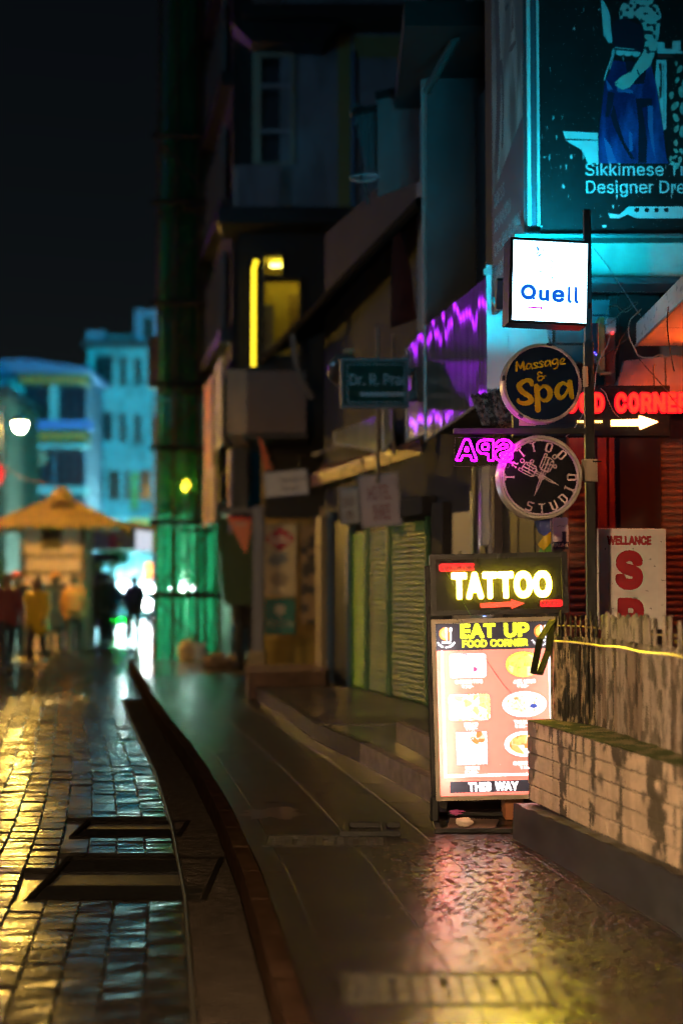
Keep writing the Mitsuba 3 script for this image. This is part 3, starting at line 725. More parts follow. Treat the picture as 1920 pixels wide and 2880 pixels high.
part(ma, 'lettering', at(ext(ops.unary_union(spa), 0.001, 0.0006), SM), GOLD)
part(ma, 'lettering', at(ext(ops.unary_union(mas), 0.001, 0.0006), SM), GOLD)
part(ma, 'ampersand', at(ext(ops.unary_union(amp), 0.001, 0.0006), SM), GOLD)
part(ma, 'hanger', cbox(1.121, 8.54, 2.511, 0.1, 0.02, 0.05, 0.003), mat((0.35, 0.28, 0.2), 0.6))

# tattoo studio
ts = thing('round_sign', 'round black drum sign with crossed tattoo machines, hanging under the pole arm', 'round sign')
SM2 = frame((1.183, 8.440, 2.168), yaw=3)
r1 = 0.252
part(ts, 'drum', drum(ts, r1, 0.13, SM2), PLASTIC, smooth=35)
part(ts, 'ring', at(lathe([(r1 - .036, 0.001), (r1 - .034, 0.010), (r1 - .026, 0.012), (r1 - .022, 0.004)], 56), SM2), PLASTIC, smooth=35)
part(ts, 'face', at(lathe([(0, 0), (r1 - .021, 0)], 56), SM2), mat((0.010, 0.010, 0.012), 0.3))
PALE = mat((0.62, 0.5, 0.45), 0.5)
G = {  # spiky letters drawn in a unit box
    'T': [[(0, 1), (.12, .86), (.9, .9), (1, 1), (.9, 1.02), (.5, .97), (.1, 1.03)], [(.38, .95), (.62, .95), (.6, .15), (.72, .06), (.5, -.06), (.28, .06), (.4, .15)]],
    'O': None, 'A': [[(.42, 1.05), (.6, 1.0), (.78, .1), (.98, .02), (.75, -.05), (.6, .05)], [(.45, 1.0), (.55, .95), (.32, .1), (.42, 0), (.15, -.05), (.02, .04), (.18, .12)], [(.1, .42), (.9, .42), (.8, .54), (.2, .54)]],
    'S': [[(.9, .85), (.95, 1.04), (.2, .98), (.02, .86), (.08, .5), (.7, .42), (.72, .14), (.3, .12), (.06, .2), (.02, -.03), (.8, -.02), (.96, .12), (.92, .5), (.8, .58), (.28, .62), (.26, .84)]],
    'U': [[(0, 1.04), (.3, .96), (.28, .2), (.5, .1), (.72, .2), (.72, .96), (1, 1.04), (.95, .9), (.96, .12), (.5, -.06), (.05, .12), (.06, .9)]],
    'D': None, 'I': [[(.2, 1.04), (.8, 1.04), (.62, .9), (.62, .12), (.8, -.03), (.2, -.03), (.38, .12), (.38, .9)]]}
def spiky(c):
    if c in 'OD':
        o = poly([(.1, .95), (.0, 1.05), (.75, 1.0), (1, .8), (.95, .15), (.7, -.02), (.05, -.05), (.08, .1)] if c == 'D' else [(.2, .98), (.8, 1.03), (1, .85), (.95, .15), (.8, -.02), (.2, -.04), (0, .15), (.05, .85)])
        return o.difference(poly([(.32, .86), (.66, .86), (.72, .74), (.7, .24), (.62, .13), (.32, .12)]))
    return ops.unary_union([poly(q) for q in G[c]])
rl = r1 * 0.735
def around(word, degs, inward):
    out = []
    for c, a in zip(word, degs):
        g = affinity.translate(spiky(c), -.5, -.5)
        g = affinity.scale(g, 0.043 if c != 'I' else 0.05, 0.056, origin=(0, 0))
        g = affinity.rotate(g, a - 90 if inward else a + 90, origin=(0, 0))
        out.append(affinity.translate(g, rl * math.cos(math.radians(a)), rl * math.sin(math.radians(a))))
    return out
for g in around('TATTOO', [180, 154, 128, 103, 74, 46], True) + around('STUDIO', [-111, -88, -65, -43, -22, 0], False):
    part(ts, 'letter', at(ext(g, 0.001, 0.0006), SM2), PALE)
def machine(a, ox, oy):
    u = r1 / 480.0
    L_ = [stroke([(-200, 0), (20, 0)], 16), stroke([(20, 10), (150, 10)], 10), stroke([(20, -10), (150, -10)], 10), stroke([(-40, 24), (40, 24)], 9), stroke([(-40, -24), (40, -24)], 9), poly([(150, -14), (250, -1), (250, 1), (150, 14)]),
          rrect(-190, 30, -70, 70, 10).difference(rrect(-180, 40, -80, 60, 6)), rrect(-250, -70, -70, -30, 14).difference(rrect(-240, -60, -80, -40, 8)), Point(-250, 50).buffer(28).difference(Point(-250, 50).buffer(15)), Point(-150, 95).buffer(24).difference(Point(-150, 95).buffer(12)),
          stroke([(-150, 70), (-150, 30), (-120, -40)], 10), stroke([(-200, 60), (-215, 0), (-200, -60)], 12), stroke([(-60, 40), (-60, -45)], 18), stroke([(-100, 0), (-100, 60)], 9), stroke([(0, 35), (0, -35)], 14)]
    g = ops.unary_union(L_)
    g = affinity.scale(affinity.rotate(g, a, origin=(0, 0)), u, u, origin=(0, 0))
    return affinity.translate(g, ox * u, oy * u)
part(ts, 'emblem', at(ext(machine(-28, -10, 25), 0.001, 0.0006), SM2), PALE)
part(ts, 'emblem', at(ext(machine(-112, 20, 20), 0.001, 0.002), SM2), PALE)
part(ts, 'hanger', cbox(1.185, 8.53, 2.421, 0.06, 0.02, 0.03, 0.003), DARK)

# --- magenta neon seen from behind, on a clear acrylic plate
ne = thing('neon_sign', 'magenta neon tube sign seen from behind, hanging under the pole arm', 'neon sign')
NM = frame((0.828, 8.370, 2.310), yaw=0, roll=-1)
nw, nh = 0.323, 0.174
scene['clear_acrylic'] = {'type': 'thindielectric', 'int_ior': 1.49}
part(ne, 'plate', at(sheet(sbox(-nw / 2, -nh / 2, nw / 2, nh / 2)), NM), 'clear_acrylic')
fr_ = sbox(-nw / 2, -nh / 2, nw / 2, nh / 2)
part(ne, 'plate_edge', at(ext(fr_.difference(fr_.buffer(-0.0015)), 0.004, -0.002), NM), mat((0.3, 0.2, 0.35), 0.2))
wd = affinity.scale(fit('SPA', -0.47 * nw, 0.57 * nw, -0.3 * nh, 0.46 * nh, True, 0.04), -1, 1, origin=(0.05 * nw, 0))
k_ = 0
for g in getattr(wd, 'geoms', [wd]):
    g = g.buffer(-0.003).buffer(0.001)
    for ring in [g.exterior] + list(g.interiors):
        c = np.array(ring.simplify(0.0015).coords)[:-1]
        if len(c) < 3: continue
        ln = shapely.LinearRing(c)
        cc = np.array([ln.interpolate(t, normalized=True).coords[0] for t in np.linspace(0, 1, max(12, int(ln.length / 0.008)), endpoint=False)])
        part(ne, 'tube', at(tube(np.column_stack([cc, np.full(len(cc), -0.012)]), 0.0075, 7, True), NM), TUBE, emit=(17, 0.02, 13) if k_ % 3 else (10, 0.02, 22), w=2.4)
        k_ += 1
for x in (-.12, .1):
    part(ne, 'hanger', at(tube([(x, nh / 2 - .003, 0), (x, nh / 2 + .04, 0)], 0.002, 5), NM), DARK)

# --- white lit square sign on top of the pole
qs = thing('white_lightbox', 'square glowing white sign with blue lettering high on the pole', 'lit sign')
QM = frame((1.225, 8.300, 3.312), roll=-1.6, yaw=6)
qw, qh = 0.452, 0.480
part(qs, 'box', at(cat_([ext(rrect(-qw / 2 - .018, -qh / 2 - .014, qw / 2 + .006, qh / 2 + .012, .006).difference(sbox(-qw / 2 + .001, -qh / 2 + .001, qw / 2 - .001, qh / 2 - .001)), 0.17, -0.16)]), QM), mat((0.02, 0.03, 0.045), 0.35))
part(qs, 'face', at(sheet(sbox(-qw / 2, -qh / 2, qw / 2, qh / 2)), QM), WHITE, emit=(1.5, 3.6, 4.6), w=1)
bk = sheet(sbox(-qw / 2, -qh / 2, qw / 2, qh / 2), -0.15); bk.invert()
part(qs, 'back_face', at(bk, QM), WHITE, emit=(0.4, 5, 8), w=.5)
Wq = qw / 457.0
def lq(x, y): return ((x - 754) * Wq, (1725 - y) * Wq)
BLUEP = (0.004, 0.12, 0.72)
ring_ = Point(*lq(626, 1792)).buffer(46 * Wq, 14).difference(Point(*lq(626, 1792)).buffer(25 * Wq, 14)).union(poly([lq(640, 1815), lq(655, 1835), lq(668, 1832), lq(655, 1808)]))
rest = [fit('u', lq(690, 0)[0], lq(752, 0)[0], lq(0, 1841)[1], lq(0, 1775)[1], True, 0.025), fit('e', lq(770, 0)[0], lq(846, 0)[0], lq(0, 1846)[1], lq(0, 1770)[1], True, 0.025), fit('l', lq(866, 0)[0], lq(888, 0)[0], lq(0, 1846)[1], lq(0, 1749)[1], True, 0.0), fit('l', lq(908, 0)[0], lq(931, 0)[0], lq(0, 1846)[1], lq(0, 1749)[1], True, 0.0)]
part(qs, 'lettering', at(ext(ops.unary_union([ring_] + rest), 0.001, 0.0006), QM), mat((0.0, 0.05, 0.3), 0.5), emit=BLUEP, w=0.02)
leaf = lambda x, y, l, w_, a: affinity.translate(affinity.rotate(ell(0, 0, l * Wq, w_ * Wq, 6), a, origin=(0, 0)), *lq(x, y))
lv_ = [leaf(678, 1530, 15, 5, -65), leaf(676, 1556, 9, 3, 15), leaf(690, 1568, 14, 4, 40), leaf(712, 1535, 12, 2, 55), leaf(690, 1600, 6, 2, 80), leaf(698, 1667, 5, 4, 60), leaf(770, 1700, 6, 4, 70), leaf(760, 1640, 7, 1.5, 35), leaf(785, 1650, 8, 1.6, 60), leaf(652, 1848, 8, 1.5, 70), leaf(722, 1690, 9, 1.2, -40)]
for k in range(9):
    a = 0.4 + k * 0.32
    lv_.append(leaf(735 + 60 * math.cos(a) * 0.6 + 18 * k * .3, 1640 - 75 * math.sin(a * .9) + 9 * k, 6, 1.0, 30 + 37 * k))
part(qs, 'leaf_emblem', at(ext(ops.unary_union(lv_), 0.001, 0.0006), QM), mat((0.0, 0.05, 0.3), 0.5), emit=BLUEP, w=0.02)
aq = poly([lq(590, 1881), lq(702, 1881), lq(700, 1873), lq(716, 1885), lq(700, 1897), lq(702, 1888), lq(590, 1887)])
part(qs, 'arrow', at(ext(aq, 0.001, 0.0006), QM), mat((0.5, 0.0, 0.4), 0.5), emit=(0.75, 0.0, 0.6), w=0.02)
part(qs, 'bracket', cat_([cbox(1.462, 8.45, 3.461, 0.06, 0.03, 0.03, .003), cbox(1.462, 8.45, 3.198, 0.06, 0.03, 0.03, .003)]), DARK)

# --- corner sign with red letters and white arrow
cs = thing('arrow_sign', 'black box sign with glowing red lettering and a white arrow behind the pole', 'lit sign')
CY = 9.5
part(cs, 'box', cbox(1.679, 9.56, 2.694, 1.053, 0.1, 0.343, 0.004), BLACK)
CM = frame((0, 9.505, 0))
def lc(x, y): return (-2.277 + (1369.6 + (x - 510) * 0.1875) * 0.003, 1.55 + (1335 - (912.9 + (y - 1210) * 0.1875)) * 0.003)
def redletter(ch, x0, x1, y0=1218, y1=1450):
    a, b = lc(x0 + 10, y1), lc(x1 - 10, y0)
    g = fit(ch, a[0], b[0], a[1], b[1], True, 0.05)
    k = part(cs, 'letter', at(ext(g.buffer(0.0075), 0.012, 0.0), CM), TUBE, emit=(2.4, 0.006, 0.02), w=0.08)
    part(k, 'face', at(ext(g.buffer(-.001), 0.006, 0.009), CM), TUBE, emit=(2.0, 0.055, 0.02), w=0.08)
for ch, x0, x1 in zip('FOODCORNER', (-210, -75, 80, 240, 510, 668, 812, 955, 1130, 1255), (-85, 70, 232, 390, 660, 808, 965, 1125, 1255, 1405)):
    redletter(ch, x0, x1)
aw = poly([lc(*p) for p in [(470, 1545), (805, 1536), (805, 1492), (1018, 1562), (812, 1648), (806, 1606), (470, 1608)]])
k = part(cs, 'arrow', at(ext(aw, 0.012, 0.003), CM), WHITE, emit=(9, 5.2, 1.8), w=0.3)
part(k, 'halo', at(ext(aw.buffer(0.006), 0.004, 0.0), CM), WHITE, emit=(2.6, 0.55, 0.01), w=0.03)
tl_ = sbox(*lc(60, 1574), *lc(360, 1546))
part(cs, 'arrow_tail', at(ext(tl_, 0.01, 0.003), CM), WHITE, emit=(6, 2.6, 0.4), w=0.03)
part(cs, 'chain', tube(spline([(2.084, 9.460, 2.815), (2.084, 9.440, 2.894), (2.081, 9.450, 2.960), (2.104, 9.500, 3.008)]), 0.004, 6), DARK)

# --- white board behind the fence
wb = thing('white_board_sign', 'white upright board with dark red lettering behind the fence', 'sign')
BM = frame((1.835, 9.000, 1.564), roll=-0.4)
bw_, bh_ = 0.433, 0.639
part(wb, 'board', at(cbox(0, 0, -0.02, bw_, bh_, 0.035, 0.004), BM), pmat('board_face', lambda p, n, uv: mi.Color3f(0.72, 0.68, 0.62) * (0.82 + 0.15 * fbm(p.x * 6, p.y * 6, p.z * 6) + 0.06 * speck(p, 40)) * (1 - 0.6 * smoothstep(0.93, 0.96, noise(p.x * 45, 1.0, p.z * 45))), rough=0.5))
CR = mat((0.33, 0.012, 0.02), 0.45)
Vb = 9.64e-4 * 9.0 / 8.4
def lb(x, y): return ((x - 1253) * Vb, (1805 - y) * Vb)
def onb(s_, x0, x1, y0, y1, fat=.07):
    a, b = lb(x0, y1), lb(x1, y0)
    part(wb, 'lettering' if len(s_) > 1 else 'letter', at(ext(fit(s_, a[0], b[0], a[1], b[1], True, fat), 0.002, -0.002), BM), CR)
onb('WELLANCE', 1100, 1372, 1540, 1598)
onb('S', 1150, 1322, 1628, 1872, .09)
onb('P', 1163, 1327, 1920, 2140, .09)
part(wb, 'post', cat_([cbox(wx, 9.03, 0.6, 0.035, 0.035, 1.1, 0.003) for wx in (1.673, 2.018)]), DARK)

# ------------------------------------------------------------------ right-hand shops
def plaster(key, c, d=(0.03, 0.03, 0.03), amt=0.6, rough=0.8):
    return pmat(key, lambda p, n, uv: mix(mi.Color3f(*c) * (0.8 + 0.3 * fbm(p.x * 2, p.y * 2, p.z * 2) + 0.08 * speck(p, 30)), mi.Color3f(*d), amt * smoothstep(0.52, 0.72, fbm(p.x * 3 + p.y * 3, p.y * 2, p.z * 0.8, 3))), rough=rough)
plaster('plaster_grey', (0.33, 0.33, 0.34))
plaster('plaster_pale', (0.55, 0.52, 0.47))
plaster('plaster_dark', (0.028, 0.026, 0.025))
plaster('plaster_mustard', (0.42, 0.28, 0.08), (0.10, 0.06, 0.02), 0.8)
plaster('paint_red', (0.30, 0.05, 0.03), amt=0.5, rough=0.5)
plaster('paint_brown', (0.17, 0.085, 0.045), amt=0.6, rough=0.55)
plaster('paint_teal', (0.10, 0.18, 0.22), amt=0.3, rough=0.6)
pmat('grubby_metal', lambda p, n, uv: mi.Color3f(0.45, 0.47, 0.48) * (0.7 + 0.4 * fbm(p.x * 3, p.y * 3, p.z * 3)), rough=lambda p, n, uv: 0.3 + 0.25 * speck(p, 6), metal=0.5)
pmat('tin', lambda p, n, uv: mi.Color3f(0.6, 0.62, 0.56) * (0.5 + 0.6 * fbm(p.x * 20, p.y * 20, p.z * 1.2)), rough=0.045, metal=0.85)
plaster('shutter_green', (0.075, 0.20, 0.05), (0.02, 0.04, 0.012), 0.55, 0.4)
plaster('shutter_brown', (0.17, 0.095, 0.06), (0.03, 0.02, 0.015), 0.6, 0.4)

def slat_mesh(w, h, d=0.016):
    """one roller shutter slat: bowed section, in local x (width), y up, z out"""
    prof = [(0, 0.0), (0.0, h * .06), (d * .75, h * .22), (d, h * .5), (d * .75, h * .8), (0, h * .97), (-.004, h * .97), (-.004, 0)]
    m = trimesh.creation.extrude_polygon(poly([(b, a) for a, b in prof]), w, engine='earcut')   # poly in (y, z)
    v = m.vertices[:, [2, 0, 1]]
    return trimesh.Trimesh(v, m.faces[:, ::-1], process=False)
def shutter(parent, M, x0, x1, z0, z1, pitch, material, rail='grubby_metal', **kw):
    s = part(parent, 'shutter', at(box(x0, x1, z0, z1, -0.03, -0.012), M), DARK, **kw)
    n = int((z1 - z0) / pitch)
    for k in range(n):
        part(s, 'slat', at(slat_mesh(x1 - x0, pitch), M @ trimesh.transformations.translation_matrix((x0, z0 + k * pitch, -0.008 + R.uniform(-.0015, .0015)))), material, smooth=50)
    for x in (x0 - .02, x1 + .02):
        part(s, 'guide', at(cbox(x, (z0 + z1) / 2, 0.0, 0.045, z1 - z0, 0.05, 0.004), M), rail)
    return s

# --- arcade with the green shutters
FM = frame((0.90, 14.67, 0), yaw=-74.4)
sh = thing('shop_row', 'row of closed shops with three green grey roller shutters and doors', 'shop building')
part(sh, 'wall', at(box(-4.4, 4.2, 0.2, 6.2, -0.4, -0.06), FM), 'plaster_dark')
GRN = mat((0.05, 0.16, 0.07), 0.4)
shutter(sh, FM, -1.30, -0.06, 0.275, 2.22, 0.058, 'shutter_green', GRN, label='widest green grey shutter, nearest to the menu box')
shutter(sh, FM, -2.15, -1.39, 0.275, 2.18, 0.058, 'shutter_green', GRN, label='middle of the three green grey shutters')
shutter(sh, FM, -2.82, -2.26, 0.275, 2.15, 0.058, pmat('shutter_bright', lambda p, n, uv: mi.Color3f(0.16, 0.40, 0.02) * (0.6 + 0.6 * fbm(p.x * 5, p.y * 5, p.z * 5)), rough=0.4), GRN, label='bright green narrow shutter, farthest of the three')
part(sh, 'lintel', at(cbox(-1.4, 2.33, 0.03, 3.0, 0.2, 0.16, 0.01), FM), 'plaster_dark')
part(sh, 'door', at(cbox(-3.35, 1.3, -0.03, 0.85, 2.05, 0.05, 0.01), FM), DARK)
part(sh, 'door_frame', at(cat_([cbox(x, 1.35, 0.0, 0.09, 2.2, 0.1, 0.01) for x in (-3.82, -2.9)]), FM), mat((0.04, 0.09, 0.14), 0.4))
part(sh, 'notice', at(cbox(-3.02, 1.62, 0.02, 0.1, 0.7, 0.01, 0.002), FM), mat((0.5, 0.45, 0.4), 0.5))
part(sh, 'pier', at(cbox(-4.05, 1.3, 0.02, 0.3, 2.2, 0.2, 0.01), FM), mat((0.28, 0.2, 0.1), 0.6))
# doors nearer than the shutters
part(sh, 'pier', at(cbox(0.33, 1.3, -0.02, 0.34, 2.1, 0.1, 0.01), FM), 'plaster_dark')
pd_ = part(sh, 'poster_door', at(cbox(0.99, 1.22, -0.01, 0.5, 2.0, 0.05, 0.008), FM), mat((0.42, 0.35, 0.28), 0.5), label='cream door with a dark figure poster and a curtain')
part(pd_, 'print', at(cat_([ext(ell(0.97, 1.72, 0.07, 0.12, 6), .003, .0165), ext(rrect(0.93, 1.3, 1.02, 1.62, .03), .003, .0165), ext(rrect(0.76, 1.12, 1.22, 1.16, .01), .004, .0165)]), FM), mat((0.06, 0.05, 0.05), 0.5))
part(pd_, 'curtain', at(cat_([tube([(x, 0.3, 0.025), (x + .008, 0.7, 0.03), (x, 1.1, 0.025)], 0.02, 6) for x in np.arange(0.83, 1.2, 0.036)]), FM), mat((0.28, 0.36, 0.28), 0.6))
shutter(sh, FM, 1.31, 1.48, 0.275, 2.4, 0.07, 'shutter_brown', label='very narrow brown shutter beside the mirror strip')
part(sh, 'mirror_strip', at(tube([(1.6, 0.25, 0.06), (1.6, 2.6, 0.06)], 0.065, 20), FM), pmat('polished_steel', lambda p, n, uv: mi.Color3f(0.7, 0.72, 0.75), rough=0.12, metal=1.0, bump=lambda p, n, uv: fbm(p.x * 3, p.y * 3, p.z * 4), bscale=0.01), label='polished steel column mirroring blue light', smooth=40)
part(sh, 'pale_column', at(cbox(1.79, 1.4, 0.03, 0.2, 2.4, 0.1, 0.005), FM), mat((0.45, 0.42, 0.4), 0.6))
part(sh, 'meter_box', at(cbox(1.79, 1.72, 0.09, 0.16, 0.32, 0.03, 0.004), FM), DARK)
part(sh, 'doorway', at(cbox(2.55, 1.3, -0.03, 1.2, 2.15, 0.04, 0.01), FM), DARK)
part(sh, 'door_frame', at(cat_([cbox(1.95, 1.35, 0.02, 0.06, 2.3, 0.1, 0.008), cbox(3.12, 1.35, 0.02, 0.05, 2.3, 0.1, 0.008)]), FM), mat((0.13, 0.10, 0.08), 0.5))
part(sh, 'door_panel', at(cat_([ext(rrect(2.05 + k * .36, z, 2.37 + k * .36, z + h, .01), .012, -.008) for k in range(3) for z, h in ((0.4, 0.55), (1.02, 0.5), (1.6, 0.6))]), FM), mat((0.035, 0.028, 0.022), 0.5))

# --- corrugated tin fascia over the walkway
def corrugated(w, h, pitch=0.055, depth=0.012, seg=6, wob=0.0):
    n = int(w / pitch * seg)
    x = np.linspace(0, w, n + 1)
    t = (x / pitch) % 1.0
    if wob:   # flat troughs between narrow ribs, the sheet slightly buckled
        z = depth * np.clip(1 - np.abs(t - 0.5) / 0.12, 0, 1) + 0.05 * pitch * ((t + 0.5) % 1.0)
    else:
        z = depth * np.sin(2 * np.pi * t)
    m = 14 if wob else 4
    rows_ = np.linspace(0, h, m + 1)
    v = []
    for r in rows_:
        warp = 0.007 * wob * (meshkit.fbm(np.column_stack([x * 3.4, x * 0, x * 0]), 2, 8) - .5)
        v += list(zip(x, [r] * len(x), z + warp))
    k = n + 1
    f = [[r * k + i, r * k + i + 1, (r + 1) * k + i + 1] for r in range(m) for i in range(n)] + [[r * k + i, (r + 1) * k + i + 1, (r + 1) * k + i] for r in range(m) for i in range(n)]
    return trimesh.Trimesh(np.array(v), f, process=False)
def fascia(name, p0, p1, zt0, zt1, zb0, zb1, label, kk=1.0):
    """a corrugated sheet from p0 (near) to p1 (far); sheared to follow both edges"""
    t = thing(name, label, 'awning')
    d = np.subtract(p1, p0); w = float(np.linalg.norm(d)); d = d / w
    m = corrugated(w, 1.0, 0.11, 0.007, 12, wob=kk)
    v = m.vertices
    s = v[:, 0] / w
    zz = (zb0 + (zb1 - zb0) * s) * (1 - v[:, 1]) + (zt0 + (zt1 - zt0) * s) * v[:, 1]
    nn = np.array([-abs(d[1]), -abs(d[0])])
    V = np.column_stack([p0[0] + d[0] * v[:, 0] + nn[0] * v[:, 2], p0[1] + d[1] * v[:, 0] + nn[1] * v[:, 2], zz])
    part(t, 'sheet', trimesh.Trimesh(V, m.faces, process=False), 'tin', smooth=True)
    part(t, 'trim', tube([(p0[0] - .012, p0[1], zb0), (p1[0] - .012, p1[1], zb1)], 0.012, 6), 'grubby_metal')
    part(t, 'end_trim', tube([(p1[0] - .012, p1[1], zb1), (p1[0] - .012, p1[1], zt1)], 0.012, 6), 'grubby_metal')
    return t
fa = fascia('tin_awning', (1.131, 11.0), (0.797, 13.28), 3.92, 3.95, 2.965, 2.863, 'large corrugated tin awning panel mirroring violet light over the shops')
part(fa, 'end_sheet', cbox(1.215, 11.03, 3.5, 0.17, 0.02, 1.05, 0.004), pmat('pale_sheet', lambda p, n, uv: mi.Color3f(0.6, 0.62, 0.62) * (0.82 + 0.25 * fbm(p.x * 4, p.y * 4, p.z * 2)), rough=0.4, metal=0.2))
part(fa, 'end_sheet', cbox(1.56, 11.06, 3.42, 0.53, 0.02, 1.25, 0.004), 'pale_sheet')
part(fa, 'soffit', ext(poly([(1.14, 11.0), (0.81, 13.28), (1.6, 13.28), (1.9, 11.0)]), 0.03, 2.93), DARK)
part(fa, 'hinge', cbox(1.15, 10.98, 3.96, 0.09, 0.03, 0.05, 0.004), 'grubby_metal')
tin2 = fascia('tin_awning', (0.775, 13.36), (0.665, 14.15), 3.92, 3.88, 2.93, 2.95, 'narrow corrugated tin panel beside the hanging green doctor sign')
tin3 = fascia('tin_awning', (0.40, 15.6), (-0.075, 17.8), 3.38, 3.42, 2.98, 3.28, 'far corrugated tin strip glittering amber under the green sign')
tin4 = fascia('tin_awning', (0.53, 14.6), (0.45, 14.9), 3.4, 3.4, 3.0, 2.9, 'short tin strip with violet gleams right of the amber one')
tr = thing('tin_roof', 'ragged dark tin roof piece behind the massage sign', 'roof')
for k in range(3):
    m = corrugated(0.42, 0.34, 0.05, 0.01)
    m.apply_transform(frame((1.056 + 0.11 * k, 10.62 - .02 * k, 2.712 + 0.035 * k), yaw=4, pitch=-38, roll=10 - 3 * k))
    part(tr, 'sheet', m, pmat('dirty_tin', lambda p, n, uv: mi.Color3f(0.22, 0.22, 0.2) * (0.2 + 1.1 * smoothstep(0.35, 0.7, fbm(p.x * 30, p.y * 30, p.z * 30))), rough=0.45, metal=0.4) if k == 0 else 'dirty_tin', smooth=True)
tw = solo('dead_twigs', cat_([tube(spline([(1.12 + .03 * k, 10.5, 2.62 + .02 * (k % 3)), (1.16 + .04 * k, 10.46 + R.uniform(-.05, .05), 2.72 + R.uniform(-.03, .04)), (1.2 + .055 * k, 10.48, 2.66 + R.uniform(-.06, .06))]), 0.004, 5) for k in range(8)]), mat((0.16, 0.07, 0.04), 0.6), 'tangle of dry brown twigs lying on the pole arm', 'twigs', kind='stuff')
hb = solo('hanging_bulb', trimesh.creation.revolve(np.array([(0, -.06), (.022, -.05), (.03, -.02), (.02, .01), (.012, .03), (.012, .1), (0, .1)]), sections=12).apply_translation((1.584, 12.400, 2.691)), mat((0.4, 0.36, 0.3), 0.3), 'unlit bulb hanging under the tin awning', 'bulb')

# --- corner shop under the billboard
co = thing('corner_shop', 'dark corner building with brown shutters under the big billboard', 'building')
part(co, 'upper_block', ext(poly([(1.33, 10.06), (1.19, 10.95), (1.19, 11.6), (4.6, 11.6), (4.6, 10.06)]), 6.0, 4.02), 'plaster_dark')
part(co, 'beam', box(1.36, 4.5, 10.28, 10.6, 3.72, 4.018), 'plaster_pale')
part(co, 'ledge', cbox(2.9, 10.22, 3.70, 3.2, 0.3, 0.05, 0.008), mat((0.08, 0.09, 0.1), 0.5))
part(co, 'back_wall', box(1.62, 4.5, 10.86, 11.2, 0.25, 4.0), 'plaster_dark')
part(co, 'painted_band', box(1.64, 4.45, 10.79, 10.858, 3.22, 3.70), 'paint_teal')
part(co, 'band_joint', cat_([cbox(3.0, 10.78, z, 2.8, 0.02, 0.012, .002) for z in (3.58, 3.36)]), mat((0.03, 0.05, 0.07), 0.5))
BWM = frame((0, 10.80, 0))
shutter(co, BWM, 2.115, 3.3, 0.3, 2.62, 0.05, 'shutter_brown', 'paint_red', label='wide brown shutter lit red behind the arrow sign')
shutter(co, BWM, 1.725, 1.885, 0.3, 2.42, 0.064, 'shutter_brown', 'paint_brown', label='narrow brown shutter left of the pole')
part(co, 'red_pillar', box(1.93, 2.0, 10.70, 10.85, 0.25, 2.7), 'paint_red')
part(co, 'red_pillar', box(2.02, 2.085, 10.72, 10.852, 0.25, 2.7), 'paint_red')
part(co, 'red_panel', box(1.72, 1.925, 10.74, 10.853, 2.44, 2.72), 'paint_red')
hd = part(co, 'shutter_hood', at(ext(poly([(2.05, 2.98), (2.12, 3.2), (2.5, 3.24), (2.85, 3.2), (3.4, 3.1), (3.4, 2.86), (2.05, 2.86)]), 0.22, 0.0), BWM), pmat('hood_metal', lambda p, n, uv: mi.Color3f(0.42, 0.36, 0.34) * (0.75 + 0.4 * fbm(p.x * 5, p.y * 5, p.z * 5)), rough=0.35, metal=0.3))
part(hd, 'rod', at(cat_([tube([(x, 2.86, 0.235), (x, 3.22, 0.225)], 0.004, 6) for x in (2.42, 2.78)]), BWM), DARK)
part(co, 'orange_lit_jamb', box(1.910, 1.945, 10.45, 10.60, 3.110, 3.504), mat((0.42, 0.24, 0.08), 0.6))  # orange light on jamb and lip is put into their colour
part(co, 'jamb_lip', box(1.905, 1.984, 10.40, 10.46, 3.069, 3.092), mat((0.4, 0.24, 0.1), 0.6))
part(co, 'inner_panel', box(2.002, 2.260, 10.70, 10.78, 2.964, 3.495), mat((0.3, 0.1, 0.07), 0.6))
jb = thing('junction_box', 'white junction box with a small red light under the tangle of wires', 'junction box')
part(jb, 'case', cbox(1.943, 10.2, 3.394, 0.069, 0.05, 0.112, 0.005), mat((0.6, 0.6, 0.58), 0.5))
part(jb, 'red_lamp', cbox(1.948, 10.165, 3.334, 0.014, 0.02, 0.02, 0.004), WHITE, emit=(4, 0.05, 0.03), w=0.01)
# blue box on the pole with two small blue lamps
bb = thing('blue_lamp_box', 'dark control box with two tiny blue lights on the pole', 'control box')
part(bb, 'case', cbox(1.557, 8.72, 3.045, 0.043, 0.06, 0.187, 0.004), mat((0.03, 0.05, 0.07), 0.4))
for x, y in ((1371, 808), (1375, 813)):
    part(bb, 'lamp', cbox(1.554 + (x - 1371) * .0026, 8.685, 2.955 - (y - 808) * .0026, 0.008, 0.012, 0.006, 0.001), WHITE, emit=(0.3, 0.6, 12), w=0.01)
# canopy at the right edge
ca = thing('canopy', 'white edged canopy slab with an orange lit underside at the right', 'canopy')
part(ca, 'slab', ext(poly([(2.085, 10.0), (2.01, 7.6), (4.4, 7.6), (4.4, 10.0)][::-1]), 0.16, 3.215), pmat('canopy_paint', lambda p, n, uv: mi.Color3f(0.7, 0.68, 0.64) * (0.8 + 0.25 * fbm(p.x * 5, p.y * 3, p.z * 8) - 0.3 * smoothstep(0.7, 0.8, noise(p.x * 9, p.y * 25, p.z * 30))), rough=0.5))
part(ca, 'lip', tube([(2.078, 10.0, 3.215), (2.003, 7.6, 3.215)], 0.01, 6), 'grubby_metal')
rl_ = thing('red_tube_lamp', 'red orange tube lamp under the canopy, just out of view', 'lamp')
part(rl_, 'tube', tube([(2.42, 9.75, 3.12), (2.75, 8.75, 3.12)], 0.016, 10), WHITE, emit=(130, 11, 0.6), w=3)
part(rl_, 'holder', tube([(2.40, 9.81, 3.19), (2.77, 8.69, 3.19)], 0.012, 8), DARK)
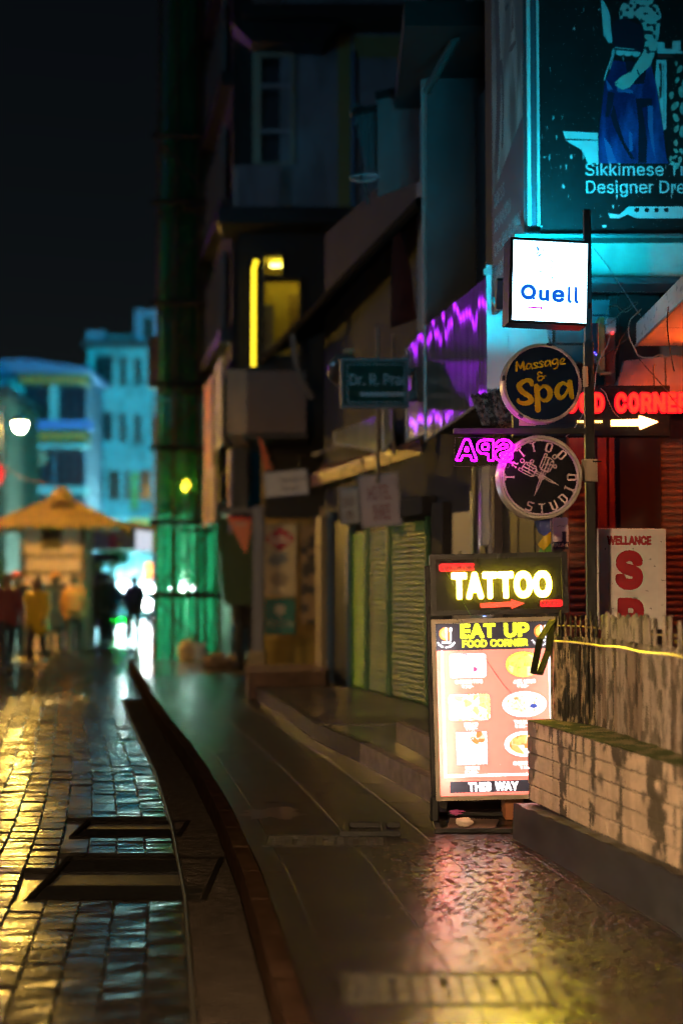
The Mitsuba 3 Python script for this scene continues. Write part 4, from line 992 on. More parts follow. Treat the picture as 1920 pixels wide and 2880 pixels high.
# leaning stickers and prayer flags in the doorway
fl = thing('prayer_flag', 'string of small blue, yellow and green prayer flags below the round tattoo sign', 'flags')
cl_ = [((0.05, 0.08, 0.22), [(1228, 1202), (1240, 1196), (1260, 1197), (1262, 1222), (1250, 1232), (1238, 1225)]), ((0.6, 0.42, 0.02), [(1250, 1228), (1263, 1213), (1264, 1246), (1248, 1262), (1237, 1250)]), ((0.10, 0.32, 0.05), [(1238, 1262), (1250, 1252), (1264, 1247), (1268, 1272), (1240, 1272)])]
for k, (c, ps) in enumerate(cl_):
    g = ext(poly([((x - 1250) * 0.003, (1235 - y) * 0.003) for x, y in ps]), 0.003, 0.0)
    v = g.subdivide().subdivide()
    v.vertices[:, 2] += 0.012 * np.sin(v.vertices[:, 0] * 60 + k) + 0.01 * np.cos(v.vertices[:, 1] * 45)
    part(fl, ['blue_flag', 'yellow_flag', 'green_flag'][k], at(v, frame((1.268, 8.88 + .012 * k, 1.822))), mat(c, 0.5), smooth=60)
part(fl, 'cord', tube([(1.271, 8.900, 1.945), (1.275, 8.900, 1.721)], 0.0015, 5), DARK)
tk = thing('taped_poster', 'cream poster with an upside down caption beside the prayer flags', 'poster')
KM = frame((1.445, 9.400, 1.858))
pw, ph_ = 0.106, 0.207
part(tk, 'sheet', at(cbox(0, 0.01, 0, pw, ph_, 0.006, 0.001), KM), mat((0.5, 0.4, 0.3), 0.55))
part(tk, 'band', at(ext(sbox(-pw / 2, -ph_ / 2 + .006, pw / 2, -ph_ / 2 + .055), .001, .0033), KM), mat((0.015, 0.015, 0.02), 0.5))
part(tk, 'lettering', at(ext(affinity.rotate(fit('M WITHIN', -pw * .45, pw * .48, -.012, .012, True, 0), 180, origin=(0, 0)), .0008, .0045), KM @ trimesh.transformations.translation_matrix((0, -ph_ / 2 + .034, 0))), mat((0.5, 0.4, 0.25), 0.5))
part(tk, 'lettering', at(ext(affinity.rotate(fit('BEAN CUP', -pw * .3, pw * .3, -.006, .006, False, 0), 180, origin=(0, 0)), .0008, .0033), KM @ trimesh.transformations.translation_matrix((0.012, .055, 0))), mat((0.15, 0.1, 0.07), 0.5))
part(tk, 'hole', at(ext(rrect(0.012, -0.05, 0.04, 0.02, .003), .001, .0033), KM), mat((0.03, 0.03, 0.04), 0.4))
part(tk, 'post', at(cbox(-pw / 2 - .012, -0.1, 0, 0.014, 0.6, 0.02, 0.002), KM), mat((0.2, 0.19, 0.2), 0.5))

# blue white lettered sign behind the pole, seen askew
bl = thing('blue_lettering_sign', 'small sign with blurred blue white glowing lettering between the lit square sign and the pole', 'lit sign')
LM = frame((1.741, 10.900, 3.430), yaw=12, roll=17)
part(bl, 'board', at(cbox(0, 0, -0.02, 0.26, 0.34, 0.02, 0.003), LM), mat((0.25, 0.33, 0.42), 0.4))
part(bl, 'lettering', at(cat_([ext(fit('WELL', -0.1, 0.04, 0.09, 0.135, True, 0), .006, .0), ext(sbox(-.11, 0.03, 0.13, 0.042), .006, .0), ext(fit('studio', -0.02, 0.06, 0.022, 0.062, True, 0.05), .008, .001), ext(fit('SPA', 0.02, 0.10, -0.12, -0.075, True, 0.12), .006, .0), ext(sbox(0.10, -0.03, 0.108, 0.02), .006, 0)]), LM), WHITE, emit=(0.9, 2.4, 10), w=0.2)

# --- billboard on the front of the corner building
bi = thing('billboard', 'big dark billboard with a standing figure in a blue dress, lit cyan from below', 'billboard')
BY = 10.0
SQ = 6.06e-4
BF = frame((1.578, 10.000, 5.709))
def bp(pts): return poly([(x * SQ, -y * SQ) for x, y in pts])
bx0 = 1.407 - 1.575
blk = pmat('billboard_black', lambda p, n, uv: mix(mi.Color3f(0.016, 0.017, 0.018) * (0.7 + 0.6 * fbm(p.x * 4, p.y, p.z * 2)), mi.Color3f(0.55, 0.55, 0.55), smoothstep(0.9, 0.93, noise(p.x * 75, 0.0, p.z * 14)) * smoothstep(0.55, 0.66, fbm(p.x * 5, 1.0, p.z * 3)) + 0.7 * smoothstep(0.965, 0.98, noise(p.x * 120, 3.0, p.z * 90))), rough=0.3)
part(bi, 'panel', at(box(bx0, 3.0, -1.69, 2.2, -0.05, 0.0), BF), blk)
part(bi, 'edge_strip', at(cbox(bx0 - .008, 0.3, -0.01, 0.016, 3.86, 0.05, 0.003), BF), mat((0.6, 0.6, 0.58), 0.5))
part(bi, 'edge_strip', at(cbox(1.332 - 1.575, 0.3, 0.0, 0.024, 3.86, 0.03, 0.004), BF), mat((0.7, 0.7, 0.68), 0.5))
part(bi, 'edge_board', at(cbox(1.363 - 1.575, 0.3, -0.05, 0.05, 3.86, 0.03, 0.003), BF), mat((0.10, 0.07, 0.09), 0.6))
part(bi, 'bottom_rail', at(cbox(1.3, -1.705, 0.0, 3.3, 0.02, 0.05, 0.003), BF), mat((0.12, 0.12, 0.12), 0.5))
PRT = {'skin': mat((0.62, 0.56, 0.5), 0.35), 'lace': pmat('lace_print', lambda p, n, uv: mix(mi.Color3f(0.62, 0.58, 0.54), mi.Color3f(0.03, 0.03, 0.04), smoothstep(0.62, 0.68, noise(p.x * 42, 0.0, p.z * 36))), rough=0.35),
       'blue': pmat('dress_print', lambda p, n, uv: mix(mi.Color3f(0.006, 0.018, 0.09), mi.Color3f(0.022, 0.07, 0.26), smoothstep(0.35, 0.7, fbm(p.x * 11, 0.0, p.z * 2.4, 4))) * (0.8 + 0.4 * speck(p, 90)), rough=0.35),
       'dark': mat((0.012, 0.015, 0.03), 0.35), 'light': mat((0.62, 0.66, 0.66), 0.35), 'leaf': pmat('leaf_print', lambda p, n, uv: mi.Color3f(0.42, 0.5, 0.42) * (0.35 + 1.0 * fbm(p.x * 40, 0.0, p.z * 40)), rough=0.35), 'sheen': mat((0.05, 0.14, 0.36), 0.35), 'red': mat((0.2, 0.03, 0.03), 0.4)}
def print_(name, mt, shapes, lift):
    part(bi, name, at(ext(ops.unary_union(shapes), 0.0006, lift), BF), PRT[mt])
print_('steps_print', 'light', [bp([(0, 1570), (410, 1590), (410, 1672), (25, 1660)]), bp([(30, 1680), (412, 1683), (412, 1950), (290, 1950), (215, 1790)])], 0.0004)
print_('drape_print', 'light', [bp([(460, 0), (490, 0), (560, 150), (590, 510), (550, 515), (500, 430), (488, 420)])], 0.0004)
print_('chair_print', 'light', [bp([(1110, 715), (1225, 720), (1225, 1000), (1212, 1540), (1185, 1560), (1130, 1150), (1090, 950)]).difference(bp([(1150, 760), (1172, 760), (1172, 1100), (1150, 1060)])).difference(bp([(1190, 760), (1196, 760), (1192, 1500), (1186, 1500)])), bp([(1120, 560), (1420, 615), (1420, 640), (1120, 640)]), bp([(1125, 500), (1200, 505), (1210, 600), (1125, 600)]), bp([(1300, 490), (1395, 485), (1390, 600), (1295, 600)])], 0.0004)
print_('chair_ornament', 'red', [bp([(1120, 650), (1260, 645), (1320, 690), (1130, 690)]), bp([(1130, 760), (1165, 755), (1165, 830), (1140, 840)]), bp([(1130, 1040), (1165, 1030), (1165, 1170), (1140, 1180)])], 0.0012)
print_('dress_print', 'blue', [bp([(585, 720), (1000, 770), (1050, 800), (1100, 1000), (1170, 1500), (1215, 1900), (1245, 1955), (415, 1955), (420, 1600), (470, 1200), (500, 960), (560, 860)])], 0.0012)
print_('blouse_print', 'dark', [bp([(600, 260), (700, 200), (880, 280), (960, 320), (960, 640), (610, 570), (585, 350)])], 0.0012)
print_('fold_print', 'dark', [bp([(600, 1250), (640, 1420), (720, 1700), (840, 1900), (790, 1900), (690, 1720), (600, 1520), (560, 1380)]), bp([(860, 1180), (1050, 1180), (1050, 1260), (935, 1290), (960, 1450), (990, 1700), (975, 1950), (880, 1950), (890, 1500)]), bp([(530, 1100), (610, 1110), (590, 1250), (540, 1400), (500, 1400)]), bp([(740, 720), (1000, 780), (960, 1000), (830, 1010), (760, 900)])], 0.002)
print_('sheen_print', 'sheen', [bp([(480, 1640), (560, 1750), (630, 1950), (530, 1950), (500, 1800)]), bp([(1000, 1260), (1060, 1270), (1060, 1600), (1085, 1900), (1040, 1750), (1000, 1500)]), bp([(770, 1560), (810, 1600), (820, 1800), (780, 1820)]), bp([(510, 950), (590, 1070), (530, 1085)]), bp([(640, 1000), (830, 1090), (800, 1300), (640, 1250)]).difference(bp([(640, 1100), (830, 1120), (820, 1300), (640, 1300)]))], 0.002)
print_('sleeve_print', 'lace', [bp([(670, 120), (720, 30), (820, 0), (1060, -40), (1130, 60), (1170, 180), (1140, 420), (1120, 560), (1060, 720), (1030, 800), (955, 640), (975, 500), (960, 330), (900, 215), (680, 225)])], 0.002)
print_('arm_print', 'skin', [bp([(955, 620), (1060, 700), (1030, 790), (900, 915), (850, 960), (800, 880), (840, 800)])], 0.0028)
print_('hand_print', 'skin', [bp([(800, 862), (862, 950), (830, 1000), (790, 1050), (700, 1075), (640, 1045), (700, 1010), (640, 1035), (612, 1020), (690, 985), (620, 1000), (610, 995), (690, 920)])], 0.0036)
print_('bracelet_print', 'dark', [bp([(868, 838), (882, 832), (915, 900), (900, 912)])], 0.0036)
print_('belt_print', 'light', [bp([(625, 600), (770, 612), (930, 630), (905, 655)]).union(ops.unary_union([ell(x * SQ, -y * SQ, 48 * SQ, 42 * SQ, 8) for x, y in ((680, 628), (770, 636), (868, 640))])).intersection(bp([(620, 598), (940, 625), (940, 700), (620, 690)])), bp([(620, 565), (850, 590), (850, 598), (620, 575)])], 0.0028)
print_('tassel_print', 'light', [stroke([(600 * SQ, -590 * SQ), (580 * SQ, -690 * SQ), (540 * SQ, -800 * SQ), (488 * SQ, -960 * SQ)], 14 * SQ), stroke([(615 * SQ, -600 * SQ), (590 * SQ, -720 * SQ), (555 * SQ, -830 * SQ)], 9 * SQ)], 0.0028)
lf = []
for x, y, r in [(1350, 960, 40), (1280, 1140, 48), (1320, 1270, 62), (1330, 1410, 55), (1335, 1540, 48), (1325, 1710, 42), (1390, 1810, 38), (1325, 1805, 36), (1315, 1880, 32), (1372, 1910, 40), (1340, 1985, 46), (1265, 1895, 34), (1290, 1955, 34), (1400, 1100, 70), (1420, 1300, 80), (1420, 1560, 85), (1380, 830, 50), (1340, 760, 28), (1440, 980, 60)]:
    lf.append(affinity.rotate(ell(x * SQ, -y * SQ, r * .55 * SQ, r * SQ, 6), R.uniform(-50, 50)))
print_('leaf_print', 'leaf', lf, 0.0012)
zb = lambda x, y: (((1200 + x * .4592) / 1.2245 - 1290) * 0.003, -((y * .4592) / 1.2245) * 0.003)
print_('hem_print', 'light', [poly([zb(*q) for q in [(1108, 1372), (1180, 1380), (1235, 1330), (2400, 1330), (2400, 1405), (1118, 1405)]]).difference(ops.unary_union([Point(*zb(1290 + k * 62, 1352)).buffer(.017) for k in range(4)])).difference(poly([zb(*q) for q in [(1180, 1405), (1230, 1380), (1290, 1405)]]))], 0.0012)
CY_ = mat((0.62, 0.66, 0.66), 0.4)
def words(s_, x0, y0, h, wide):
    g = text(s_, h, False, 0.012, wide)
    a = zb(x0, y0)
    part(bi, 'lettering', at(ext(affinity.translate(g, *a), 0.0006, 0.0012), BF), CY_)
words('Sikkimese Traditional', 966, 1130, 0.088, 0.98)
words('Designer Dresses', 970, 1243, 0.088, 0.96)

# --- poster on the side of the corner building, facing the street
sp = thing('side_poster', 'tall dim poster with a pale face on the street side of the corner building', 'poster')
SPM = frame((1.175, 10.93, 0), yaw=-81.5)
part(sp, 'panel', at(box(-0.02, 0.88, 3.62, 6.2, -0.03, 0.0), SPM), mat((0.09, 0.06, 0.065), 0.5))
part(sp, 'photo', at(ext(poly([(0.0, 4.55), (0.86, 4.9), (0.86, 6.18), (0.0, 6.18)]), 0.0008, 0.0004), SPM), pmat('face_print', lambda p, n, uv: mi.Color3f(0.24, 0.26, 0.23) * (0.35 + 1.1 * smoothstep(0.3, 0.75, fbm(p.y * 6, 0.0, p.z * 1.6, 3))), rough=0.5))
part(sp, 'eye', at(cat_([ext(ell(x, y, 0.05, 0.022, 8), .0008, .0014) for x, y in ((0.45, 5.86), (0.72, 5.92))]), SPM), mat((0.03, 0.03, 0.03), 0.5))
part(sp, 'mouth', at(cat_([ext(ell(0.6, 5.5, 0.1, 0.025, 8), .0008, .0014), ext(poly([(0.57, 5.62), (0.64, 5.62), (0.62, 5.8), (0.6, 5.8)]), .0008, .0014)]), SPM), mat((0.10, 0.08, 0.07), 0.5))
part(sp, 'hair', at(cat_([ext(stroke([(0.12, 4.75), (0.2, 5.3), (0.15, 6.1)], 0.12), .0008, .0014), ext(stroke([(0.3, 4.85), (0.33, 5.2), (0.28, 5.5)], 0.05), .0008, .0014)]), SPM), mat((0.05, 0.05, 0.05), 0.5))
for k, (s_, w_) in enumerate([('DRESS', .3), ('BHAKKU', .46), ('CHUBA GOWN', .74), ('TRADITIONAL DRESS', .84)]):
    part(sp, 'lettering', at(ext(affinity.skew(fit(s_, 0.05, 0.05 + w_, 4.42 - k * .19, 4.53 - k * .19, False, 0.01), 0, 6, origin=(0, 4.4)), .0008, .0006), SPM), mat((0.2, 0.19, 0.19), 0.5))

# --- wires round the corner sign
WIRE = mat((0.30, 0.24, 0.17), 0.5)
DWIRE = mat((0.05, 0.04, 0.035), 0.5)

solo('cable', tube(spline([(1.768, 9.3, 3.178), (1.748, 9.3, 3.101), (1.711, 9.3, 3.039), (1.674, 9.3, 2.931), (1.657, 9.3, 2.803), (1.583, 9.3, 2.646), (1.52, 9.3, 2.546), (1.469, 9.3, 2.495)], 6), 0.0035, 6), WIRE, 'long pale cable running from the junction box down past the pole', 'cable')
solo('cable', tube(spline([(1.855, 9.9, 3.392), (1.87, 9.918, 3.463), (1.934, 9.936, 3.487), (1.999, 9.955, 3.448), (2.057, 9.973, 3.488), (2.098, 9.991, 3.522), (2.077, 10.009, 3.526), (2.044, 10.027, 3.499), (1.992, 10.045, 3.466), (1.928, 10.064, 3.398), (1.886, 10.082, 3.38), (1.843, 10.1, 3.399)], 6), 0.003, 6), WIRE, 'looped pale cable above the junction box', 'cable')
solo('cable', tube(spline([(1.997, 9.4, 3.363), (1.94, 9.35, 3.31), (1.896, 9.3, 3.258), (1.88, 9.25, 3.164), (1.904, 9.2, 3.071), (1.927, 9.15, 3.006), (1.994, 9.1, 2.99), (2.039, 9.05, 2.999), (2.069, 9.0, 2.969)], 6), 0.0045, 6), WIRE, 'thick pale cable curling under the white canopy edge', 'cable')
solo('cable', tube(spline([(1.937, 9.5, 3.193), (1.898, 9.6, 3.166), (1.859, 9.7, 3.138), (1.818, 9.8, 3.11), (1.776, 9.9, 3.095)], 6), 0.003, 6), DWIRE, 'dark cable slanting from the canopy to the pole', 'cable')
solo('cable', tube(spline([(1.972, 9.6, 3.342), (1.947, 9.55, 3.275), (1.878, 9.5, 3.178), (1.84, 9.45, 3.098), (1.801, 9.4, 3.003)], 6), 0.003, 6), DWIRE, 'dark cable hanging straight below the canopy corner', 'cable')
solo('cable', tube(spline([(1.898, 8.2, 3.144), (1.898, 8.233, 3.049), (1.918, 8.267, 2.929), (1.951, 8.3, 2.782)], 6), 0.004, 6), DWIRE, 'dark cable in front of the white canopy edge', 'cable')
solo('cable', tube(spline([(1.974, 9.4, 3.032), (2.049, 9.35, 2.924), (2.124, 9.3, 2.817), (2.183, 9.25, 2.711), (2.242, 9.2, 2.648)], 6), 0.0035, 6), DWIRE, 'dark cable above the right end of the red lettered sign', 'cable')
solo('cable', tube(spline([(1.663, 9.6, 3.886), (1.79, 9.65, 3.751), (1.918, 9.7, 3.584), (2.023, 9.75, 3.445), (2.073, 9.8, 3.395)], 6), 0.004, 6), mat((0.25, 0.3, 0.3), 0.4), 'pale stay wire slanting under the billboard', 'cable')
solo('cable', tube(spline([(1.711, 9.35, 2.824), (1.74, 9.35, 2.795), (1.763, 9.35, 2.738), (1.797, 9.35, 2.666), (1.835, 9.35, 2.629)], 6), 0.003, 6), WIRE, 'short pale cable across the red letters', 'cable')

# cyan flood lamp behind the square white sign, aimed up at the billboard
cf = thing('billboard_lamp', 'cyan flood lamp behind the square white sign, aimed up at the billboard', 'flood lamp')
CFM = frame((1.22, 9.62, 3.52), yaw=180 + 2, pitch=-30)
part(cf, 'panel', at(sheet(sbox(-.16, -.09, .16, .09)), CFM), WHITE, emit=(0.4, 110, 160), w=3)
CF2 = frame((1.37, 9.70, 3.60), yaw=180, pitch=-78)
part(cf, 'panel', at(sheet(sbox(-.16, -.07, .16, .07)), CF2), WHITE, emit=(0.6, 340, 480), w=4)
part(cf, 'case', at(box(-.17, .17, -.08, .08, -.05, -.004), CF2), DARK)
part(cf, 'case', at(box(-.17, .17, -.1, .1, -.06, -.004), CFM), DARK)
part(cf, 'barn_door', at(box(-.18, -.172, -.1, .1, -.004, .16), CFM), DARK)  # added flaps, keep the cyan light off the hood and arrow sign
part(cf, 'barn_door', at(box(-.17, .17, -.112, -.104, -.004, .2), CFM), DARK)
part(cf, 'arm', tube([(1.22, 9.62, 3.48), (1.5, 8.65, 3.4)], .012, 6), DARK)

# ------------------------------------------------------------------ middle distance: buildings along the right side
PINKISH = mat((0.4, 0.3, 0.28), 0.6)
# blank blue grey wall block above the tin awning
gb = thing('grey_building', 'blank blue grey building block above the tin awning', 'building')
part(gb, 'wall', box(0.813, 1.9, 13.5, 19, 3.95, 6.429), plaster('plaster_slate', (0.13, 0.16, 0.17), amt=0.15))
part(gb, 'corner_post', tube([(0.790, 13.4, 3.6), (0.781, 13.42, 6.352)], 0.02, 8), PINKISH)
part(gb, 'eaves', ext(poly([(0.55, 12.2), (0.55, 14.4), (2.2, 14.4), (2.2, 12.2)]), 0.22, 6.40), DARK)
part(gb, 'fascia_beam', cbox(0.92, 12.6, 6.95, 0.36, 0.5, 0.75, 0.02), DARK)
part(gb, 'purlin', tube([(1.35, 12.0, 6.9), (0.78, 12.9, 6.05)], 0.04, 8), mat((0.06, 0.05, 0.045), 0.6))
# corrugated tank screen and sheet next to it
tk_ = thing('tank_screen', 'brownish grey sheet metal screen high beside the blank grey wall', 'screen')
TKM = frame((0.375, 14.6, 0), yaw=-8)
for k in range(3):
    part(tk_, 'panel', at(ext(poly([(k * .163, 5.62 + .16 * k / 3 * 1.0 - .08), (k * .163 + .16, 5.62 + .16 * (k + 1) / 3 - .08), (k * .163 + .16, 6.56 + .09 * (k + 1) / 3), (k * .163, 6.56 + .09 * k / 3)]), 0.01, 0.002 * k), TKM), plaster('sheet_brown', (0.22, 0.19, 0.19), amt=0.5, rough=0.5))
part(tk_, 'cap', at(ext(poly([(-.02, 6.56), (.5, 6.66), (.5, 6.74), (-.02, 6.64)]), 0.05, -0.02), TKM), DARK)
ss = thing('roof_sheet', 'tilted dark green corrugated sheet above the satellite dish', 'roof sheet')
for k in range(6):
    m = corrugated(0.26 - .015 * k, 0.13, 0.045, 0.009)
    m.apply_transform(frame((0.108 + .028 * k, 14.72, 6.445 - 0.115 * k), yaw=6, roll=-9, pitch=-6))
    part(ss, 'strip', m, mat((0.14, 0.2, 0.22), 0.4, 0.3), smooth=True)
part(ss, 'cap', at(cbox(0, 0, 0, 0.36, 0.06, 0.07, .006), frame((0.265, 14.700, 6.491), roll=12)), DARK)
ds = thing('satellite_dish', 'small pale satellite dish tilted under the corrugated sheets', 'satellite dish')
DM = frame((0.234, 14.500, 5.721), pitch=-62, roll=-12, yaw=-6)
part(ds, 'bowl', at(lathe([(0.012 * k, -0.05 + 0.05 * (k / 13) ** 2) for k in range(14)] + [(0.158, 0.004), (0.15, -.004)] + [(0.012 * k, -0.056 + 0.05 * (k / 13) ** 2) for k in range(12, -1, -1)], 36), DM), mat((0.6, 0.66, 0.68), 0.4), smooth=40)
part(ds, 'arm', at(tube([(0, -.13, 0), (0, -.05, .1), (0, 0, .14)], 0.008, 6), DM), DARK)
part(ds, 'mast', tube([(0.245, 14.620, 5.691), (0.282, 14.700, 5.483)], 0.02, 8), DARK)

# long dark eaves that run back over the shops
ev = thing('eaves_roof', 'long dark sloping eaves roof running back over the shops', 'roof')
A1, A2 = np.array((0.785, 14.000, 5.375)), np.array((-1.120, 20.200, 4.739))
B1, B2 = A1 + [1.2, 0.3, 0.9], A2 + [2.2, 0.4, 1.1]
def plate(a, b, c, d, t):
    v = np.vstack([[a, b, c, d], np.array([a, b, c, d]) - [0, 0, t]])
    return trimesh.Trimesh(v, [[0, 1, 2], [0, 2, 3], [6, 5, 4], [7, 6, 4], [0, 4, 5], [0, 5, 1], [1, 5, 6], [1, 6, 2], [2, 6, 7], [2, 7, 3], [3, 7, 4], [3, 4, 0]], process=False)
for k in range(8):
    f0, f1 = k / 8, (k + 1) / 8 - .004
    part(ev, 'sheet', plate(A1 + (A2 - A1) * f0, A1 + (A2 - A1) * f1, B1 + (B2 - B1) * f1, B1 + (B2 - B1) * f0, 0.03), mat((0.008, 0.007, 0.007), 0.9, 0, 0.1))
part(ev, 'gutter', tube([A1 + [0, 0, -.05], A2 + [0, 0, -.05]], 0.055, 8), mat((0.006, 0.006, 0.006), 0.9, 0, 0.1))
part(ev, 'gutter_pipe', tube(spline([A2 * .75 + A1 * .25 + [0.0, 0, -.05], A2 * .75 + A1 * .25 + [0.05, 0.1, -.5], A2 * .75 + A1 * .25 + [0.25, 0.3, -.9]]), 0.04, 8), mat((0.2, 0.16, 0.13), 0.5))
rb = thing('red_banner', 'narrow dim red banner hanging under the eaves', 'banner')
part(rb, 'cloth', ext(poly([(0, 0), (0.28, 0.1), (0.22, 0.65), (0.1, 1.1), (0.02, 1.15)]), 0.01, 0).apply_transform(frame((0.525, 15.200, 4.266))), mat((0.05, 0.006, 0.005), 0.7))
# wall under the eaves behind the signs (upper storey of the shops)
us = thing('upper_storey', 'dark upper storey of the shops with pipes and posts under the eaves', 'building')
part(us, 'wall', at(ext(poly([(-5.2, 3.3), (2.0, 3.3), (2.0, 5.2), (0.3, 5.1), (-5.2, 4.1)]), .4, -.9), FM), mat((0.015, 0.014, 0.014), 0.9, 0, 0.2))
part(us, 'post', cat_([tube([((x - 784) * 15.2 / 3267, 15.2, z0_), ((x - 784) * 15.2 / 3267, 15.2, z1_)], 0.02, 8) for x, z0_, z1_ in ((868, 2.6, 4.3), (905, 2.9, 4.2))]), mat((0.2, 0.15, 0.11), 0.5))
part(us, 'brace', tube([(0.479, 14.000, 3.660), (0.645, 13.600, 3.726)], 0.018, 8), mat((0.18, 0.16, 0.18), 0.5))

# hanging green doctor sign
dg = thing('doctor_sign', 'dark green framed board with pale serif lettering hanging over the shutters', 'sign')
GM = frame((0.318, 13.600, 3.452), yaw=5, roll=0.6)
gw, gh = 0.624, 0.441
part(dg, 'board', at(cbox(0, 0, -0.03, gw, gh, 0.05, 0.005), GM), mat((0.008, 0.035, 0.03), 0.8, 0, 0.15))
part(dg, 'frame', at(ext(sbox(-gw / 2 - .02, -gh / 2 - .02, gw / 2 + .02, gh / 2 + .02).difference(sbox(-gw / 2 + .012, -gh / 2 + .012, gw / 2 - .012, gh / 2 - .012)), 0.05, -0.03), GM), mat((0.06, 0.06, 0.065), 0.5, 0.3))
part(dg, 'border_line', at(ext(sbox(-gw / 2 + .045, -gh / 2 + .035, gw / 2 - .02, gh / 2 - .035).difference(sbox(-gw / 2 + .052, -gh / 2 + .042, gw / 2 - .027, gh / 2 - .042)), 0.001, -0.004), GM), mat((0.14, 0.16, 0.18), 0.4))
part(dg, 'lettering', at(ext(fit('Dr. R. Prad', -gw / 2 + .075, gw / 2 + .015, -.02, .09, True, -0.01), 0.001, -0.004), GM), mat((0.16, 0.17, 0.2), 0.4))
part(dg, 'underline', at(ext(sbox(-.14, -.125, gw / 2 - .03, -.085), 0.001, -0.004), GM), mat((0.15, 0.15, 0.17), 0.4))
part(dg, 'hook', at(cat_([cbox(gw / 2 + .07, .12, -.05, .12, .07, .06, .01), cbox(gw / 2 + .1, -.02, -.03, .1, .3, .09, .02), cbox(gw / 2 + .05, -.12, -.02, .06, .12, .05, .01)]), GM), DARK)
gd = thing('globe_lamp', 'round clear plastic globe half hidden behind the green doctor sign', 'lamp')
gl = lathe([(0.172 * math.sin(a), 0.172 * math.cos(a)) for a in np.linspace(0, math.pi, 16)], 28)
part(gd, 'globe', at(gl, frame((0.026, 14.200, 3.668))), mat((0.10, 0.08, 0.07), 0.12), smooth=True)
part(gd, 'holder', at(cbox(0.05, .19, 0, .12, .05, .1, .01), frame((0.026, 14.200, 3.668))), mat((0.35, 0.2, 0.1), 0.4))

# red brown tiled awnings beyond the tin strips
aw_ = thing('brown_awning', 'red brown tiled lean-to awning above the far shutters', 'awning')
E1, E2 = np.array((0.834, 15.000, 3.037)), np.array((-0.420, 19.000, 2.947))
F1, F2 = np.array((0.952, 15.400, 3.323)), np.array((-0.379, 19.300, 3.267))
for k in range(10):
    f0, f1 = k / 10, (k + 1) / 10 - .012
    part(aw_, 'panel', plate(E1 + (E2 - E1) * f0, E1 + (E2 - E1) * f1, F1 + (F2 - F1) * f1 + [.35, 0, .1], F1 + (F2 - F1) * f0 + [.35, 0, .1], 0.05), mat((0.16, 0.05, 0.03), 0.4) if k % 2 else mat((0.11, 0.04, 0.03), 0.4))
part(aw_, 'front_board', plate(E1 + [0, 0, .02], E2 + [0, 0, .02], E2 + [0.02, 0, -.12], E1 + [0.02, 0, -.12], 0.02), mat((0.2, 0.07, 0.05), 0.4))
part(aw_, 'top_rail', tube([F1, F2], 0.03, 8), mat((0.12, 0.1, 0.1), 0.5))

# hanging shop boards over the shutters
def board(label, x0, x1, y0, y1, Y, color, lines, ink, yaw=0, roll=0, frame_c=(0.2, 0.2, 0.22), hang=0.2):
    t = thing('hanging_board', label, 'sign')
    s_ = Y / 3267.0
    w, h = (x1 - x0) * s_, (y1 - y0) * s_
    M = frame((((x0 + x1) / 2 - 784) * s_, Y, 1.55 + (1335 - (y0 + y1) / 2) * s_), yaw=yaw, roll=roll)
    part(t, 'board', at(cbox(0, 0, 0, w, h, 0.03, 0.004), M), mat(color, 0.5))
    part(t, 'frame', at(ext(sbox(-w / 2 - .01, -h / 2 - .01, w / 2 + .01, h / 2 + .01).difference(sbox(-w / 2 + .006, -h / 2 + .006, w / 2 - .006, h / 2 - .006)), 0.04, -0.02), M), mat(frame_c, 0.4))
    for s2, a0, a1, b0, b1 in lines:
        part(t, 'lettering', at(ext(fit(s2, (a0 - .5) * w, (a1 - .5) * w, (b0 - .5) * h, (b1 - .5) * h, True, 0.02), 0.001, 0.0155), M), mat(ink, 0.5))
    for q in (-.35, .35):
        part(t, 'hanger', at(tube([(q * w, h / 2, 0), (q * w, h / 2 + hang, 0)], 0.008, 6), M), DARK)
    return t
board('pinkish white board with two lines of faded red lettering above the widest shutter', 827, 918, 1090, 1208, 15.3, (0.5, 0.42, 0.42), [('HOTEL', .2, .8, .5, .8), ('SHREE', .3, .75, .12, .42)], (0.3, 0.12, 0.12), yaw=-8, roll=5)
board('small pale board hanging left of the pinkish white one', 782, 824, 1120, 1202, 16.4, (0.42, 0.42, 0.4), [('SHOP', .15, .8, .45, .75), ('OPEN', .2, .7, .1, .35)], (0.2, 0.14, 0.12), yaw=-14, roll=4)
board('tilted grey white board with a yellow star mark under the beige balcony', 608, 706, 1082, 1138, 19.5, (0.5, 0.47, 0.46), [('TRAVELS', .35, .95, .55, .72), ('TOURS', .35, .8, .2, .36)], (0.2, 0.16, 0.16), yaw=-6, roll=5, frame_c=(0.25, 0.25, 0.3))
oc = thing('orange_cone', 'folded orange cloth hanging above the tilted grey white board', 'cloth')
part(oc, 'cloth', at(ext(poly([(0, 0), (.13, 0), (.05, .45), (.0, .5)]), .03, 0), frame((-1.069, 19.800, 3.085), roll=12)), mat((0.5, 0.10, 0.03), 0.5))

